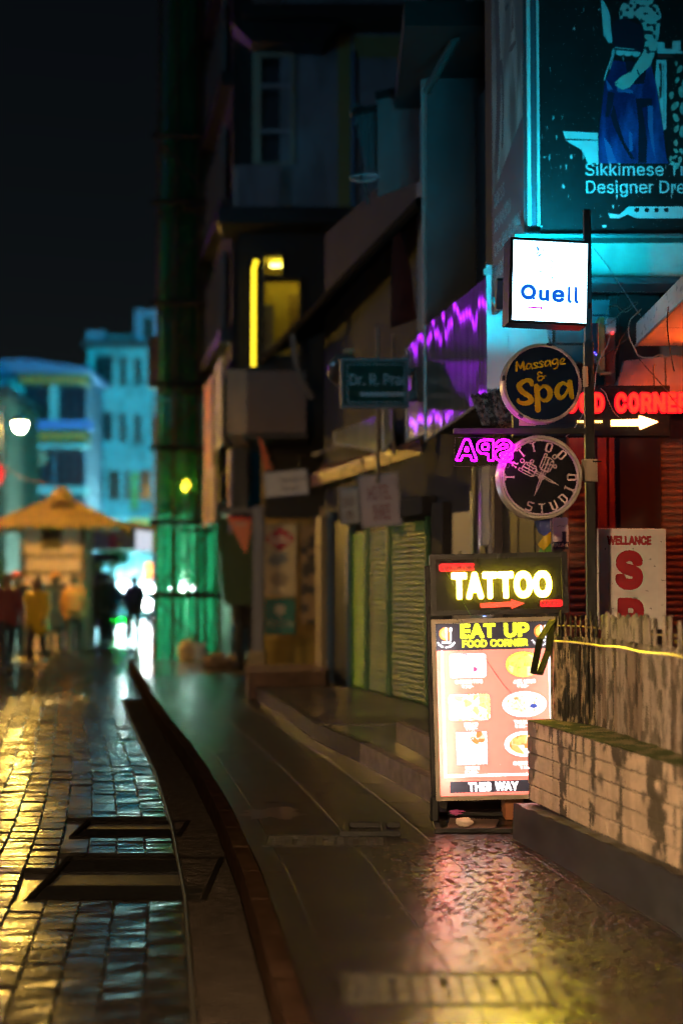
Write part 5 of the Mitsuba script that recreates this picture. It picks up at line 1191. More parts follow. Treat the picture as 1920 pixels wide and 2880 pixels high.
# bay building with the tall window (house across the alley)
by_ = thing('bay_building', 'pale multi-storey building with a tall window bay and yellow lit window below', 'building')
Yb = 22.0
part(by_, 'wall', box(-0.969, 3.0, Yb, Yb + 6, 7.244, 14), plaster('wall_blue', (0.26, 0.30, 0.34), amt=0.3))
part(by_, 'bay', box(-1.608, -0.955, Yb - .25, Yb + 6, 7.299, 8.003), plaster('wall_lilac', (0.22, 0.20, 0.23), amt=0.3))
part(by_, 'bay_wall', box(-1.608, -0.592, Yb + .12, Yb + 6, 8.003, 10.155), DARK)
wn = part(by_, 'window', ext(sbox(-1.392, 8.079, -0.733, 9.849).difference(sbox(-1.264, 8.100, -0.787, 9.793)), 0.1, 0).apply_transform(frame((0, Yb + .05, 0))), mat((0.38, 0.38, 0.28), 0.5))
part(wn, 'transom', cat_([cbox(-1.022, Yb - .02, z, 0.5, 0.08, 0.05, .006) for z in (9.320, 8.598)]), mat((0.36, 0.38, 0.42), 0.5))
for k, (y0, y1) in enumerate(((132, 194), (202, 298), (306, 372))):
    part(wn, 'pane', box(-1.258, -0.794, Yb + .05, Yb + .07, 1.55 + (1335 - y1) * 22 / 3267, 1.55 + (1335 - y0) * 22 / 3267), mat((0.05, 0.055, 0.065), 0.15))
part(by_, 'side_fin', box(-1.682, -1.507, Yb - .1, Yb + 1, 7.299, 8.017), mat((0.38, 0.36, 0.34), 0.6))
part(by_, 'painted_stripe', box(-0.054, 0.141, Yb - .012, Yb + .01, 7.258, 10.128), mat((0.30, 0.30, 0.10), 0.7))
part(by_, 'painted_stripe', box(0.188, 2.0, Yb - .012, Yb + .01, 9.779, 10.128), mat((0.26, 0.26, 0.10), 0.7))
part(by_, 'drain_pipe', tube([(0.182, Yb - .06, 7.230), (0.182, Yb - .06, 9.863)], 0.035, 8), mat((0.08, 0.2, 0.36), 0.4))
part(by_, 'slab', cbox(0.4, Yb - .05, 7.134, 4.6, 1.0, 0.26, 0.02), DARK)
part(by_, 'upper_slab', cbox(0.7, Yb - .2, 10.267, 4.4, 1.0, 0.20, 0.02), DARK)
part(by_, 'upper_bracket', ext(poly([(-1.7, 0), (0.0, 0), (-0.3, -.35), (-1.4, -.3)]), 0.6, 0).apply_transform(frame((0.0, Yb + .1, 10.155))), DARK)
part(by_, 'lower_wall', ext(sbox(-1.608, 3.6, 2.5, 7.230).difference(sbox(-1.211, 5.064, -0.659, 6.268)).difference(sbox(-1.211, 6.336, -0.935, 6.673)), 0.2, -0.2).apply_transform(frame((0, Yb + .06, 0))), 'plaster_dark')
ROOM = mat((0.5, 0.40, 0.10), 0.8, 0, 0.2)
rx0, rx1, rz0, rz1 = -1.305, -0.430, 3.9, 6.748
for nm, b_ in (('room_wall', box(rx0, rx1, 23.5, 23.55, rz0, rz1)), ('room_wall', box(rx0 - .05, rx0, 22.27, 23.55, rz0, rz1)), ('room_wall', box(rx1, rx1 + .05, 22.27, 23.55, rz0, rz1)), ('room_ceiling', box(rx0, rx1, 22.27, 23.5, rz1, rz1 + .05)), ('room_floor', box(rx0, rx1, 22.27, 23.5, rz0 - .05, rz0))):
    part(by_, nm, b_, ROOM)
part(by_, 'room_lamp', box(rx0 + .15, rx1 - .2, 22.8, 22.9, rz1 - .1, rz1 - .06), TUBE, emit=(11, 9.6, 1.5), w=.5)
part(by_, 'room_wardrobe', box(rx0 + .45, rx0 + .8, 23.1, 23.48, rz0, rz1 - .5), mat((0.3, 0.2, 0.06), 0.7))
scene['window_glass'] = {'type': 'thindielectric', 'int_ior': 1.5}
lw = part(by_, 'lit_window', ext(sbox(-1.251, 5.023, -0.605, 6.323).difference(sbox(-1.211, 5.064, -0.659, 6.268)), 0.06, 0).apply_transform(frame((0, Yb + .05, 0))), DARK, label='yellow lit large window')
part(lw, 'pane', sheet(sbox(-1.211, 5.064, -0.659, 6.268)).apply_transform(frame((0, Yb + .03, 0))), 'window_glass')
part(lw, 'curtain', cat_([tube([(-1.195 + k * .035, Yb + .32, 5.091), (-1.195 + k * .035, Yb + .32, 5.925)], .022, 6) for k in range(4)]), mat((0.6, 0.62, 0.5), 0.7))
lw2 = part(by_, 'lit_window', ext(sbox(-1.238, 6.309, -0.901, 6.700).difference(sbox(-1.211, 6.336, -0.935, 6.673)), 0.05, 0).apply_transform(frame((0, Yb + .05, 0))), DARK, label='small yellow lit window above')
part(lw2, 'pane', sheet(sbox(-1.211, 6.336, -0.935, 6.673)).apply_transform(frame((0, Yb + .03, 0))), 'window_glass')
ls = thing('light_strip', 'bright yellow upright light strip beside the lit window', 'light strip')
part(ls, 'tube', tube([(-1.302, 21.600, 6.472), (-1.342, 21.600, 6.344), (-1.344, 21.600, 4.799)], 0.036, 8), TUBE, emit=(2.3, 1.6, 0.05), w=0.2)
part(ls, 'backing', tube([(-1.272, 21.660, 6.465), (-1.312, 21.660, 6.357), (-1.314, 21.660, 4.795)], 0.03, 6), DARK)

# beige balcony box
bb_ = thing('balcony', 'beige box balcony jutting over the alcove', 'balcony')
part(bb_, 'front', box(-1.339, -0.501, 20.0, 20.08, 3.649, 4.521), plaster('beige', (0.2, 0.14, 0.11), amt=0.4))
part(bb_, 'side', box(-1.339 - 0.28, -1.339, 20.005, 22, 3.625, 4.546), plaster('beige_lit', (0.5, 0.38, 0.25), amt=0.2))  # lit side of the balcony painted paler than its front
part(bb_, 'soffit', box(-1.382, -0.483, 20.02, 22, 3.569, 3.643), DARK)
part(bb_, 'rail', cbox(-0.929, 20.04, 4.558, 0.92, 0.12, 0.05, 0.006), DARK)

# alcove with posters
al = thing('alcove_wall', 'mustard lit alcove wall under the beige balcony', 'wall')
part(al, 'wall', box(-1.223, -0.059, 21.5, 21.7, 0.1, 3.694), 'plaster_mustard')
part(al, 'dado', box(-1.204, -0.236, 21.40, 21.49, 0.1, 0.670), plaster('ochre', (0.36, 0.24, 0.05), (0.08, 0.06, 0.02), 0.7))
part(al, 'dark_panel', box(-1.154, -0.190, 21.44, 21.49, 2.502, 3.689), 'plaster_dark')  # dark panel on the upper wall below the balcony
part(al, 'side_pilaster', cbox(-0.101, 20.6, 1.35, 0.113, 0.2, 2.6, 0.01), mat((0.06, 0.1, 0.15), 0.4))
part(al, 'side_pilaster', cbox(-0.250, 21.0, 1.35, 0.129, 0.2, 2.6, 0.01), mat((0.3, 0.2, 0.1), 0.5))
po = thing('diamond_poster', 'tall cream poster with a red diamond emblem in the alcove', 'poster')
PM = frame((-0.921, 21.200, 1.861), roll=0)
pw, ph_ = 0.506, 1.064
part(po, 'sheet', at(cbox(0, 0, 0, pw, ph_, 0.02, 0.003), PM), mat((0.6, 0.46, 0.24), 0.5))
dm_ = poly([(-.22, .32), (-.0, .51), (.23, .33), (0.0, .13)])
part(po, 'diamond', at(ext(dm_, .002, .0102), PM), mat((0.5, 0.01, 0.02), 0.5))
part(po, 'lettering', at(ext(affinity.rotate(fit('lulu', -.14, .14, .25, .40, True, .03), 3), .002, .0124), PM), mat((0.7, 0.55, 0.4), 0.5))
part(po, 'picture', at(cat_([ext(ell(-.06, -.0, .11, .08, 8), .002, .0102), ext(ell(.05, .02, .07, .07, 8), .002, .0124), ext(sbox(-.12, .085, .12, .11), .002, .0102)]), PM), mat((0.22, 0.22, 0.2), 0.6))
part(po, 'picture', at(ext(ell(0, -.28, .15, .1, 8), .002, .0102), PM), mat((0.42, 0.3, 0.16), 0.6))
go = thing('green_board', 'square green board with a pale plant emblem below the diamond poster', 'sign')
OM = frame((-0.913, 21.200, 1.026))
part(go, 'board', at(cbox(0, 0, 0, 0.454, 0.532, 0.03, 0.003), OM), mat((0.0, 0.14, 0.10), 0.5))
em = [ell(0.05 * math.cos(a), .1 + .05 * math.sin(a), .035, .035, 5) for a in np.linspace(0, 6.28, 9)[:-1]] + [ell(0, .1, .04, .07, 6), sbox(-.012, -.02, .012, .06)]
part(go, 'emblem', at(ext(ops.unary_union(em), .002, .0152), OM), mat((0.5, 0.45, 0.3), 0.5))
part(go, 'lettering', at(ext(fit('MyLi Cafe', -.19, .2, -.17, -.05, False, .02), .002, .0152), OM), mat((0.42, 0.42, 0.28), 0.5))
rp = thing('brown_poster', 'narrow brown patterned poster right of the diamond poster', 'poster')
part(rp, 'sheet', cbox(-0.468, 21.25, 1.647, 0.286, 0.02, 1.463, 0.003), pmat('poster_brown', lambda p, n, uv: mix(mi.Color3f(0.30, 0.19, 0.09), mi.Color3f(0.06, 0.05, 0.04), smoothstep(0.45, 0.6, fbm(p.x * 9, 0.0, p.z * 7))), rough=0.6))
gp = thing('grey_pillar', 'slim grey pillar at the left edge of the alcove', 'pillar')
part(gp, 'shaft', cbox(-1.226, 21.0, 1.550, 0.161, 0.2, 2.218, 0.01), mat((0.17, 0.17, 0.2), 0.5))
part(gp, 'base', cbox(-1.240, 20.9, 0.3, 0.269, 0.3, 0.45, 0.02), mat((0.3, 0.22, 0.12), 0.6))
tp_ = thing('pennant', 'orange triangular pennant board hanging left of the grey pillar', 'pennant')
QN = frame((-1.547, 21.400, 2.250))
part(tp_, 'board', at(ext(poly([(-.19, .28), (.19, .26), (.19, .05), (.12, -.28), (.09, -.27)]), .02, 0), QN), mat((0.62, 0.16, 0.06), 0.5))
part(tp_, 'band', at(ext(poly([(-.19, .28), (.19, .26), (.19, .21), (-.165, .24)]), .002, .021), QN), mat((0.6, 0.03, 0.02), 0.5))
part(tp_, 'lettering', at(ext(fit('SALE', -.05, .1, .13, .19, True, 0), .002, .021), QN), mat((0.5, 0.5, 0.4), 0.5))
part(tp_, 'bar', at(cbox(0, .36, 0, .55, .1, .08, .01), QN), mat((0.1, 0.1, 0.11), 0.5))
tg = solo('green_tarpaulin', ext(poly([(-.2, -.62), (.3, -.6), (.33, .75), (-.3, .75)]), .03, 0).apply_transform(frame((-1.630, 22.300, 1.788))), mat((0.02, 0.05, 0.015), 0.6), 'dark green tarpaulin behind the orange pennant', 'tarpaulin')

# side street facade further back, with projecting boards
sf = thing('far_row_building', 'tall dim facade with projecting floors behind the green netting', 'building')
part(sf, 'wall', ext(poly([(-1.75, 22.6), (-2.55, 27.2), (-2.2, 27.2), (-1.43, 22.6)]), 13.5, 2.9), 'plaster_dark')
for k in range(4):
    z = 5.4 + 2.1 * k
    part(sf, 'floor_slab', ext(poly([(-1.95, 22.7), (-2.75, 27.0), (-2.4, 27.0), (-1.6, 22.7)]), 0.22, z), DARK)
    for j in range(7):
        y = 23.0 + j * 0.56
        x = -1.9 - (y - 22.7) * .186
        part(sf, 'fin', ext(poly([(x, y), (x + .02, y + .36), (x + .07, y + .36), (x + .05, y)]), 1.3, z + .25), mat((0.2, 0.19, 0.18), 0.6))
def flat_sign(label, y0, y1, z0_, z1_, cols, off=0.0):
    t = thing('wall_sign', label, 'sign')
    M = frame((-1.62 - off - (y0 - 22.0) * .18, y0, 0), yaw=-79.8)
    w = (y1 - y0) / .984
    part(t, 'board', at(box(-w, 0, z0_, z1_, -.04, 0), M), mat(cols[0], 0.5))
    for k, c in enumerate(cols[1:]):
        a, b = z0_ + (z1_ - z0_) * (k + .1) / (len(cols) - 1), z0_ + (z1_ - z0_) * (k + .85) / (len(cols) - 1)
        part(t, 'panel', at(box(-w * .85, -w * .2, a, b, 0.0, 0.006), M), mat(c, 0.5))
    return t
flat_sign('pink wall sign with orange panels beside the netting', 23.6, 25.2, 3.45, 5.0, [(0.45, 0.26, 0.24), (0.6, 0.3, 0.2), (0.65, 0.24, 0.08)], .25)
flat_sign('cream patterned wall sign right of the pink one', 22.3, 23.4, 3.7, 5.1, [(0.42, 0.4, 0.28), (0.2, 0.2, 0.12), (0.5, 0.45, 0.3)], .22)
flat_sign('mauve wall sign below the pink one', 22.6, 24.8, 2.5, 3.4, [(0.3, 0.18, 0.2), (0.2, 0.1, 0.12)], .3)
flat_sign('blue edged narrow wall sign beside the dark pillar', 22.1, 22.5, 2.3, 3.6, [(0.16, 0.16, 0.36), (0.3, 0.16, 0.16)], .1)
dp = solo('dark_pillar', cbox(-1.553, 21.9, 3.194, 0.241, 0.3, 1.274, 0.01), DARK, 'black square pillar above the orange pennant', 'pillar')

# ------------------------------------------------------------------ scaffold with green netting
scene['net'] = {'type': 'mask', 'opacity': 0.82, 'b': {'type': 'principledthin', 'base_color': proc(lambda p, n, uv: mi.Color3f(0.022, 0.28, 0.13) * (0.55 + 0.8 * fbm(p.x * 7, p.y * 3, p.z * 0.35, 3))), 'diff_trans': 0.8, 'roughness': 0.6, 'spec_trans': 0.0}}
nt = thing('scaffold_netting', 'tall green safety netting hung in folds on the scaffold', 'netting')
def curtain(x0, x1, Y, z0_, z1_, seed):
    n = 150
    x = np.linspace(0, 1, n)
    zs = np.linspace(z0_, z1_, 14)
    v = []
    for z in zs:
        ph = meshkit.fbm(np.column_stack([x * 9, x * 0 + z * .12, x * 0]), 3, seed) * 9
        amp = 0.035 + 0.03 * meshkit.noise(np.array([[z * .4, seed, 0]]), 2)[0]
        v += [(x0 + (x1 - x0) * t + .02 * math.sin(p * 2), Y + amp * math.sin(p * 2.2 + t * 62) + .04 * math.sin(p * 1.1 + z), z) for t, p in zip(x, ph)]
    f = [[r * n + i, r * n + i + 1, (r + 1) * n + i + 1] for r in range(13) for i in range(n - 1)] + [[r * n + i, (r + 1) * n + i + 1, (r + 1) * n + i] for r in range(13) for i in range(n - 1)]
    return trimesh.Trimesh(v, f, process=False)
lev = [0.073, 1.299, 2.645, 4.029, 5.216, 6.738, 8.641, 9.9, 12.8]
for k in range(len(lev) - 1):
    part(nt, 'sheet', curtain(-3.419 + .02 * k, -2.787, 26.5, lev[k] + .02, lev[k + 1] + .06, k + 3), 'net', smooth=True)
    part(nt, 'sheet', curtain(-2.848, -2.287 - .0 * k, 26.65, lev[k] + .04, lev[k + 1] + .06, k + 23), 'net', smooth=True)
side = trimesh.Trimesh([(-3.419, 26.5, .1), (-3.419 - .75, 34, .1), (-3.419 - .75, 34, 13), (-3.419, 26.5, 13)], [[0, 1, 2], [0, 2, 3]], process=False)
part(nt, 'side_sheet', side.subdivide().subdivide().subdivide(), 'net')
scf = thing('scaffold', 'bamboo and pipe scaffold standing in front of the netting', 'scaffold')
BAM = mat((0.10, 0.07, 0.03), 0.5)
for x in (358, 398, 452, 470, 500):
    part(scf, 'pole', tube([((x - 784) * 26.4 / 3267 + .01, 26.4 + .02 * (x % 3), 0.1), ((x - 784) * 26.4 / 3267 + .05 * R.random(), 26.4, 12.8)], 0.036, 8), BAM)
for k, z in enumerate(lev[1:]):
    part(scf, 'ledger', tube([(-3.55, 26.3, z), (-2.2, 26.32, z + .03 * R.uniform(-1, 1))], 0.05, 8), mat((0.015, 0.014, 0.012), 0.6))
    part(scf, 'platform', cbox(-2.65, 26.28, z - .12 * (k % 2) - .03, 0.62, 0.25, 0.06, 0.01), mat((0.02, 0.018, 0.014), 0.7))
for k in range(9):
    x = -3.5 + k * .16 + .04 * R.random()
    part(scf, 'cane', tube([(x, 26.36, 0.1), (x + .06 * R.uniform(-1, 1), 26.36, 6 + 5 * R.random())], 0.014, 6), BAM)
for k in range(len(lev) - 1):
    part(scf, 'brace', tube([(-3.5 if k % 2 else -2.3, 26.34, lev[k]), (-2.3 if k % 2 else -3.5, 26.34, lev[k + 1])], 0.02, 6), BAM)
for k, z in enumerate(lev[2:-1]):
    part(scf, 'added_deck', box(-3.48, -2.25, 26.78, 28.1, z - .05, z), mat((0.05, 0.035, 0.02), 0.8))  # added decks, stop the work light rising up the net
scb = thing('netted_building', 'unfinished dark building behind the green netting', 'building')
part(scb, 'upper_floors', ext(poly([(-3.4, 28.2), (-2.2, 28.2), (-3.2, 38), (-4.6, 38)]), 11, 5.2), plaster('raw_wall', (0.12, 0.13, 0.10)))
for a, y in ((-2.5, 28.4), (-3.25, 28.4), (-4.2, 34)):
    part(scb, 'column', box(a, a + .3, y, y + .3, 0.1, 5.3), 'raw_wall')
nl = thing('scaffold_lamp', 'small bright yellow lamp glowing inside the netting', 'lamp')
part(nl, 'bulb', lathe([(0, -.12), (.05, -.1), (.08, -.02), (.06, .07), (.03, .12), (0, .13)], 16).apply_translation((-2.946, 26.900, 3.355)), TUBE, emit=(60, 40, 2), w=.5)
part(nl, 'cap', lathe([(0.04, .12), (0.05, .13), (.03, .2), (0, .2)], 12).apply_translation((-2.946, 26.900, 3.355)), DARK)

# ------------------------------------------------------------------ far square: houses, kiosk, lamps
plaster('cyan_lit_paint', (0.22, 0.5, 0.56), amt=0.35)  # cyan of the flood light is partly mixed into this paint
plaster('blue_trim', (0.25, 0.33, 0.5), amt=0.3)
def wbox(x0, x1, y0, y1, Y, d0, d1):
    s_ = Y / 3267.0
    return box((x0 - 784) * s_, (x1 - 784) * s_, Y + d0, Y + d1, 1.55 + (1335 - y1) * s_, 1.55 + (1335 - y0) * s_)
ch = thing('pale_house', 'four-storey pale house with cyan light partly in its paint at the end of the street', 'house')
part(ch, 'wall', wbox(196, 420, 795, 1430, 62, 0, 9), 'cyan_lit_paint')
part(ch, 'string_course', cat_([wbox(190, 422, y, y + 9, 62, -.25, .1) for y in (886, 1030, 1182)]), 'cyan_lit_paint')
part(ch, 'roof_edge', wbox(188, 425, 783, 797, 62, -.5, 9), mat((0.05, 0.06, 0.08), 0.6))
for r_ in range(2):
    y0 = (815, 946)[r_]
    for (a, b) in ((217, 255), (274, 286), (308, 321), (350, 380)):
        dy = (a - 217) * .06
        w_ = part(ch, 'window', wbox(a, b, y0 + dy, y0 + 66 + dy, 62, -.02, .03), mat((0.03, 0.03, 0.04), 0.15))
        part(w_, 'frame', cat_([wbox(a - 1.5, a, y0 + dy, y0 + 66 + dy, 62, -.08, .0), wbox(b, b + 1.5, y0 + dy, y0 + 66 + dy, 62, -.08, .0), wbox(a, b, y0 + dy - 2, y0 + dy, 62, -.08, 0), wbox((a + b) / 2 - .5, (a + b) / 2 + .5, y0 + dy, y0 + 66 + dy, 62, -.05, 0)]), mat((0.25, 0.27, 0.28), 0.5))
for a, b in ((203, 236), (248, 274), (285, 296), (320, 345)):
    part(ch, 'window', wbox(a, b, 1080, 1148, 62, -.02, .03), mat((0.03, 0.035, 0.03), 0.15))
part(ch, 'green_blind', wbox(300, 316, 1085, 1170, 62, -.04, .0), mat((0.12, 0.35, 0.06), 0.5))
part(ch, 'roof_room', wbox(305, 365, 705, 785, 63, 0, 4), 'blue_trim')
part(ch, 'roof_room_door', wbox(325, 345, 725, 770, 62.9, 0, .05), DARK)
part(ch, 'roof_tank', wbox(196, 235, 755, 784, 63, 0, 2), 'blue_trim')
part(ch, 'roof_tank', wbox(245, 300, 765, 784, 63.5, 0, 2), mat((0.12, 0.2, 0.25), 0.5))

th = thing('carved_house', 'traditional house with carved orange bands and a roof tinted by blue light left of the pale house', 'house')
part(th, 'wall', wbox(-160, 196, 850, 1430, 58, 0, 8), plaster('old_wall', (0.1, 0.17, 0.26), amt=0.4))  # cyan light is mixed into this wall colour too
part(th, 'roof', ext(poly([((x - 784) * .01775, 0 + z) for x, z in ((-180, 10.05), (36, 10.45), (60, 10.5), (215, 10.1), (215, 9.95), (-180, 9.9))]), 9, -8.5).apply_transform(frame((0, 57.2, 0))), mat((0.08, 0.16, 0.34), 0.5))  # blue light along the eaves put into the roof colour
def carved(y0, y1, c1, c2, n=14):
    part(th, 'carved_band', wbox(40, 204, y0, y1, 57.6, -.3, .35), mat(c1, 0.6))
    for k in range(n):
        a = 46 + k * 154 / n
        part(th, 'carved_block', wbox(a, a + 7, y0 + (y1 - y0) * .25, y0 + (y1 - y0) * .8, 57.3, -.12, .0), mat(c2, 0.5))
carved(856, 884, (0.06, 0.12, 0.08), (0.5, 0.22, 0.03))
carved(988, 1014, (0.06, 0.10, 0.05), (0.55, 0.28, 0.04))
part(th, 'blue_band', wbox(60, 210, 966, 987, 57.5, -.4, .3), mat((0.05, 0.16, 0.5), 0.5))
part(th, 'pale_band', wbox(-120, 200, 1020, 1030, 57.6, -.3, .3), 'cyan_lit_paint')
part(th, 'pale_band', wbox(-120, 200, 1118, 1136, 57.6, -.3, .3), 'cyan_lit_paint')
part(th, 'pillar', wbox(112, 130, 884, 966, 57.6, -.2, .3), 'cyan_lit_paint')
part(th, 'pillar', wbox(20, 50, 870, 1020, 57.7, -.15, .3), 'cyan_lit_paint')
for a, b, y0, y1 in ((55, 110, 888, 962), (132, 192, 888, 964), (35, 60, 1036, 1112), (66, 120, 1036, 1114), (128, 190, 1036, 1116)):
    w_ = part(th, 'window', wbox(a, b, y0, y1, 57.9, -.04, .1), mat((0.012, 0.015, 0.03), 0.2))
    part(w_, 'mullion', cat_([wbox((a * (3 - k) + b * k) / 3 - .7, (a * (3 - k) + b * k) / 3 + .7, y0, y1, 57.84, -.03, .0) for k in (1, 2)]), mat((0.06, 0.08, 0.12), 0.5))
part(th, 'emblem_disc', at(lathe([(0, 0), (.33, 0), (.33, -.05)], 20), frame((-12.2, 57.4, 6.531))), mat((0.2, 0.22, 0.16), 0.5))
oh = thing('olive_house', 'dim olive house at the left edge of the picture', 'house')
part(oh, 'wall', wbox(-300, 14, 905, 1430, 52, 0, 6), plaster('olive', (0.08, 0.085, 0.05), amt=0.4))
part(oh, 'roof', wbox(-300, 18, 885, 908, 51.5, 0, 7), DARK)
hl = thing('dark_hill', 'dark houses on the hill behind the square, hardly visible', None, kind='structure')
part(hl, 'slope', sheet(poly([(-60, 3), (-60, 15.5), (-30, 17), (-14, 14), (0, 12), (20, 10), (20, 3)])).apply_transform(frame((0, 110, 0))), mat((0.02, 0.03, 0.035), 0.9))

# kiosk with the thatched roof
kk = thing('thatched_kiosk', 'small kiosk with golden lit thatched roof and pale plank walls', 'kiosk')
Yk = 32.0
def kbox(x0, x1, y0, y1, d0, d1): return wbox(x0, x1, y0, y1, Yk, d0, d1)
part(kk, 'wall', kbox(52, 190, 1205, 1492, 0, 1.3), plaster('kiosk_wall', (0.6, 0.43, 0.37), amt=0.25))
part(kk, 'band', kbox(50, 192, 1272, 1281, -.04, .0), mat((0.2, 0.13, 0.11), 0.6))
part(kk, 'band', kbox(50, 192, 1312, 1320, -.04, .0), mat((0.10, 0.07, 0.06), 0.6))
part(kk, 'post', cat_([kbox(48, 54, 1205, 1492, -.06, .02), kbox(188, 195, 1205, 1492, -.06, .02)]), mat((0.12, 0.07, 0.05), 0.6))
w_ = part(kk, 'window', kbox(100, 139, 1214, 1262, -.02, .02), mat((0.03, 0.012, 0.008), 0.4))
for a in (97, 139): part(w_, 'frame', kbox(a, a + 3, 1212, 1264, -.05, .0), mat((0.1, 0.05, 0.03), 0.5))
part(kk, 'poster', at(lathe([(0, 0), (.16, 0), (.16, -.02)], 16), frame((-6.838, 31.96, 1.423))), mat((0.16, 0.15, 0.22), 0.5))
part(kk, 'poster', at(lathe([(0, 0), (.14, 0), (.14, -.02)], 16), frame((-6.466, 31.96, 1.404))), mat((0.22, 0.17, 0.14), 0.5))
apx = np.array([-6.458, 32.7, 3.467])
rd = []
ec = [((-8 - 784) * .00969, 31.2, 2.743), ((278 - 784) * .00969, 31.2, 2.743), ((272 - 784) * .0104, 34.2, 2.743), ((0 - 784) * .0104, 34.2, 2.743)]
tuf = []
for s_ in range(4):
    a, b = np.array(ec[s_]), np.array(ec[(s_ + 1) % 4])
    for r_ in range(9):
        f = r_ / 9
        p, q = a + (apx - a) * f, b + (apx - b) * f
        nn = max(3, int(np.linalg.norm(q - p) / 0.055))
        out = np.cross(b - a, apx - a); out /= np.linalg.norm(out); out = out if out[2] > 0 else -out
        for k in range(nn):
            c = p + (q - p) * (k + R.random()) / nn
            up = (apx - (a + b) / 2); up /= np.linalg.norm(up)
            base = c + out * (0.05 + .04 * R.random()) - up * (.16 + .1 * R.random())
            tip = c + up * 0.36 + out * .02
            tuf.append(tube([base, (base + tip) / 2 + out * .02, tip], [0.014 + .012 * R.random(), .03, .012], 5))
thatch = pmat('thatch', lambda p, n, uv: mi.Color3f(0.8, 0.56, 0.12) * (0.35 + 0.9 * fbm(p.x * 20, p.y * 20, p.z * 8)), rough=0.8)
part(kk, 'thatch', cat_(tuf), thatch, kind='stuff')
core = trimesh.Trimesh(np.vstack([ec, [apx]]), [[0, 1, 4], [1, 2, 4], [2, 3, 4], [3, 0, 4], [0, 2, 1], [0, 3, 2]], process=False)
part(kk, 'roof', core, mat((0.12, 0.07, 0.02), 0.8))
part(kk, 'ridge_cap', at(lathe([(0, .1), (.07, .09), (.2, -0.01), (.26, -.1), (0, -.1)], 10), frame(apx + [0, 0, .02])), thatch)
part(kk, 'gable', ext(poly([(-.3, 0), (.28, 0), (.05, .19), (-.05, .19)]), .1, 0).apply_transform(frame((-6.241, 31.95, 3.210))), mat((0.05, 0.015, 0.005), 0.8))
part(kk, 'side_eave', ext(poly([(0, 0), (1.0, -.12), (1.0, -.02), (0, .12)]), 2, -1).apply_transform(frame((-5.107, 32.4, 2.793))), mat((0.1, 0.05, 0.02), 0.8))

# stalls to the right of the kiosk
st_ = thing('green_lit_stall', 'stall wall coloured pale green as if lit between kiosk and netting', 'stall')  # green light on the stall is put into its panel colours
part(st_, 'panel', wbox(196, 232, 1290, 1440, 40, 0, .4), mat((0.25, 0.4, 0.2), 0.6))
part(st_, 'fascia', wbox(196, 300, 1210, 1262, 41, 0, 1), mat((0.2, 0.28, 0.18), 0.6))
part(st_, 'roof', wbox(190, 262, 1272, 1290, 39.6, -.6, .9), mat((0.03, 0.05, 0.03), 0.6))
part(st_, 'sign', wbox(250, 268, 1225, 1262, 40.8, 0, .1), mat((0.3, 0.05, 0.06), 0.5))
scn = thing('white_screen', 'bright lilac white screen beside the netting', 'screen')
part(scn, 'panel', wbox(302, 352, 1210, 1266, 52, 0, .1), TUBE, emit=(0.62, 0.62, 0.72), w=0.05)
for a in (297, 352): part(scn, 'frame', wbox(a, a + 5, 1204, 1272, 52, -.1, .1), mat((0.4, 0.3, 0.05), 0.5))
yb_ = solo('shop_banner', wbox(296, 370, 1190, 1206, 51.5, 0, .1), mat((0.5, 0.3, 0.06), 0.6), 'ochre banner above the lilac white screen', 'banner')
tre = thing('small_tree', 'small dark green tree in front of the lilac white screen', 'tree')
part(tre, 'trunk', tube([(-8.0, 49, 0), (-7.95, 49, 1.2), (-7.9, 49.05, 2.3)], [0.1, 0.08, 0.05], 8), mat((0.05, 0.04, 0.03), 0.8))
lv2 = []
for k in range(900):
    d = NR.normal(size=3); d /= np.linalg.norm(d)
    c = np.array([-7.9, 49, 2.45]) + d * np.array([0.75, 0.6, 0.5]) * NR.uniform(.45, 1.0) * (0.7 + .5 * meshkit.noise((d * 2.5)[None], 5)[0])
    a, b = np.cross(d, NR.normal(size=3)), NR.normal(size=3)
    a /= np.linalg.norm(a); b = np.cross(a, d + .6 * NR.normal(size=3)); b /= np.linalg.norm(b)
    s_ = NR.uniform(.05, .1)
    lv2.append(([c - a * s_, c - b * s_ * .5, c + a * s_, c + b * s_ * .5]))
V_ = np.array(lv2).reshape(-1, 3)
F_ = np.array([[4 * i, 4 * i + 1, 4 * i + 2] for i in range(len(lv2))] + [[4 * i, 4 * i + 2, 4 * i + 3] for i in range(len(lv2))])
scene['leafage'] = {'type': 'principledthin', 'base_color': {'type': 'rgb', 'value': [0.05, 0.1, 0.04]}, 'diff_trans': 0.7, 'roughness': 0.5}
part(tre, 'crown', trimesh.Trimesh(V_, F_, process=False), 'leafage')
bu = thing('shrub', 'yellow green shrub at the left edge under the red lantern', 'shrub')
lv3 = []
for k in range(500):
    d = NR.normal(size=3); d /= np.linalg.norm(d)
    c = np.array([-7.563, 31.0, 1.597]) + d * np.array([0.34, 0.3, 0.75]) * NR.uniform(.4, 1)
    a = np.cross(d, NR.normal(size=3)); a /= np.linalg.norm(a); b = np.cross(a, d); s_ = NR.uniform(.03, .07)
    lv3.append([c - a * s_, c - b * s_ * .5, c + a * s_, c + b * s_ * .5])
V3 = np.array(lv3).reshape(-1, 3)
part(bu, 'leaves', trimesh.Trimesh(V3, np.array([[4 * i, 4 * i + 1, 4 * i + 2] for i in range(500)] + [[4 * i, 4 * i + 2, 4 * i + 3] for i in range(500)]), process=False), 'leafage')
part(bu, 'pot', at(lathe([(0, 0), (.2, 0), (.26, .5), (.22, .5), (0, .45)], 16), frame((-7.563, 31.0, 0)) @ trimesh.transformations.rotation_matrix(-math.pi / 2, [1, 0, 0])), mat((0.2, 0.1, 0.06), 0.6))

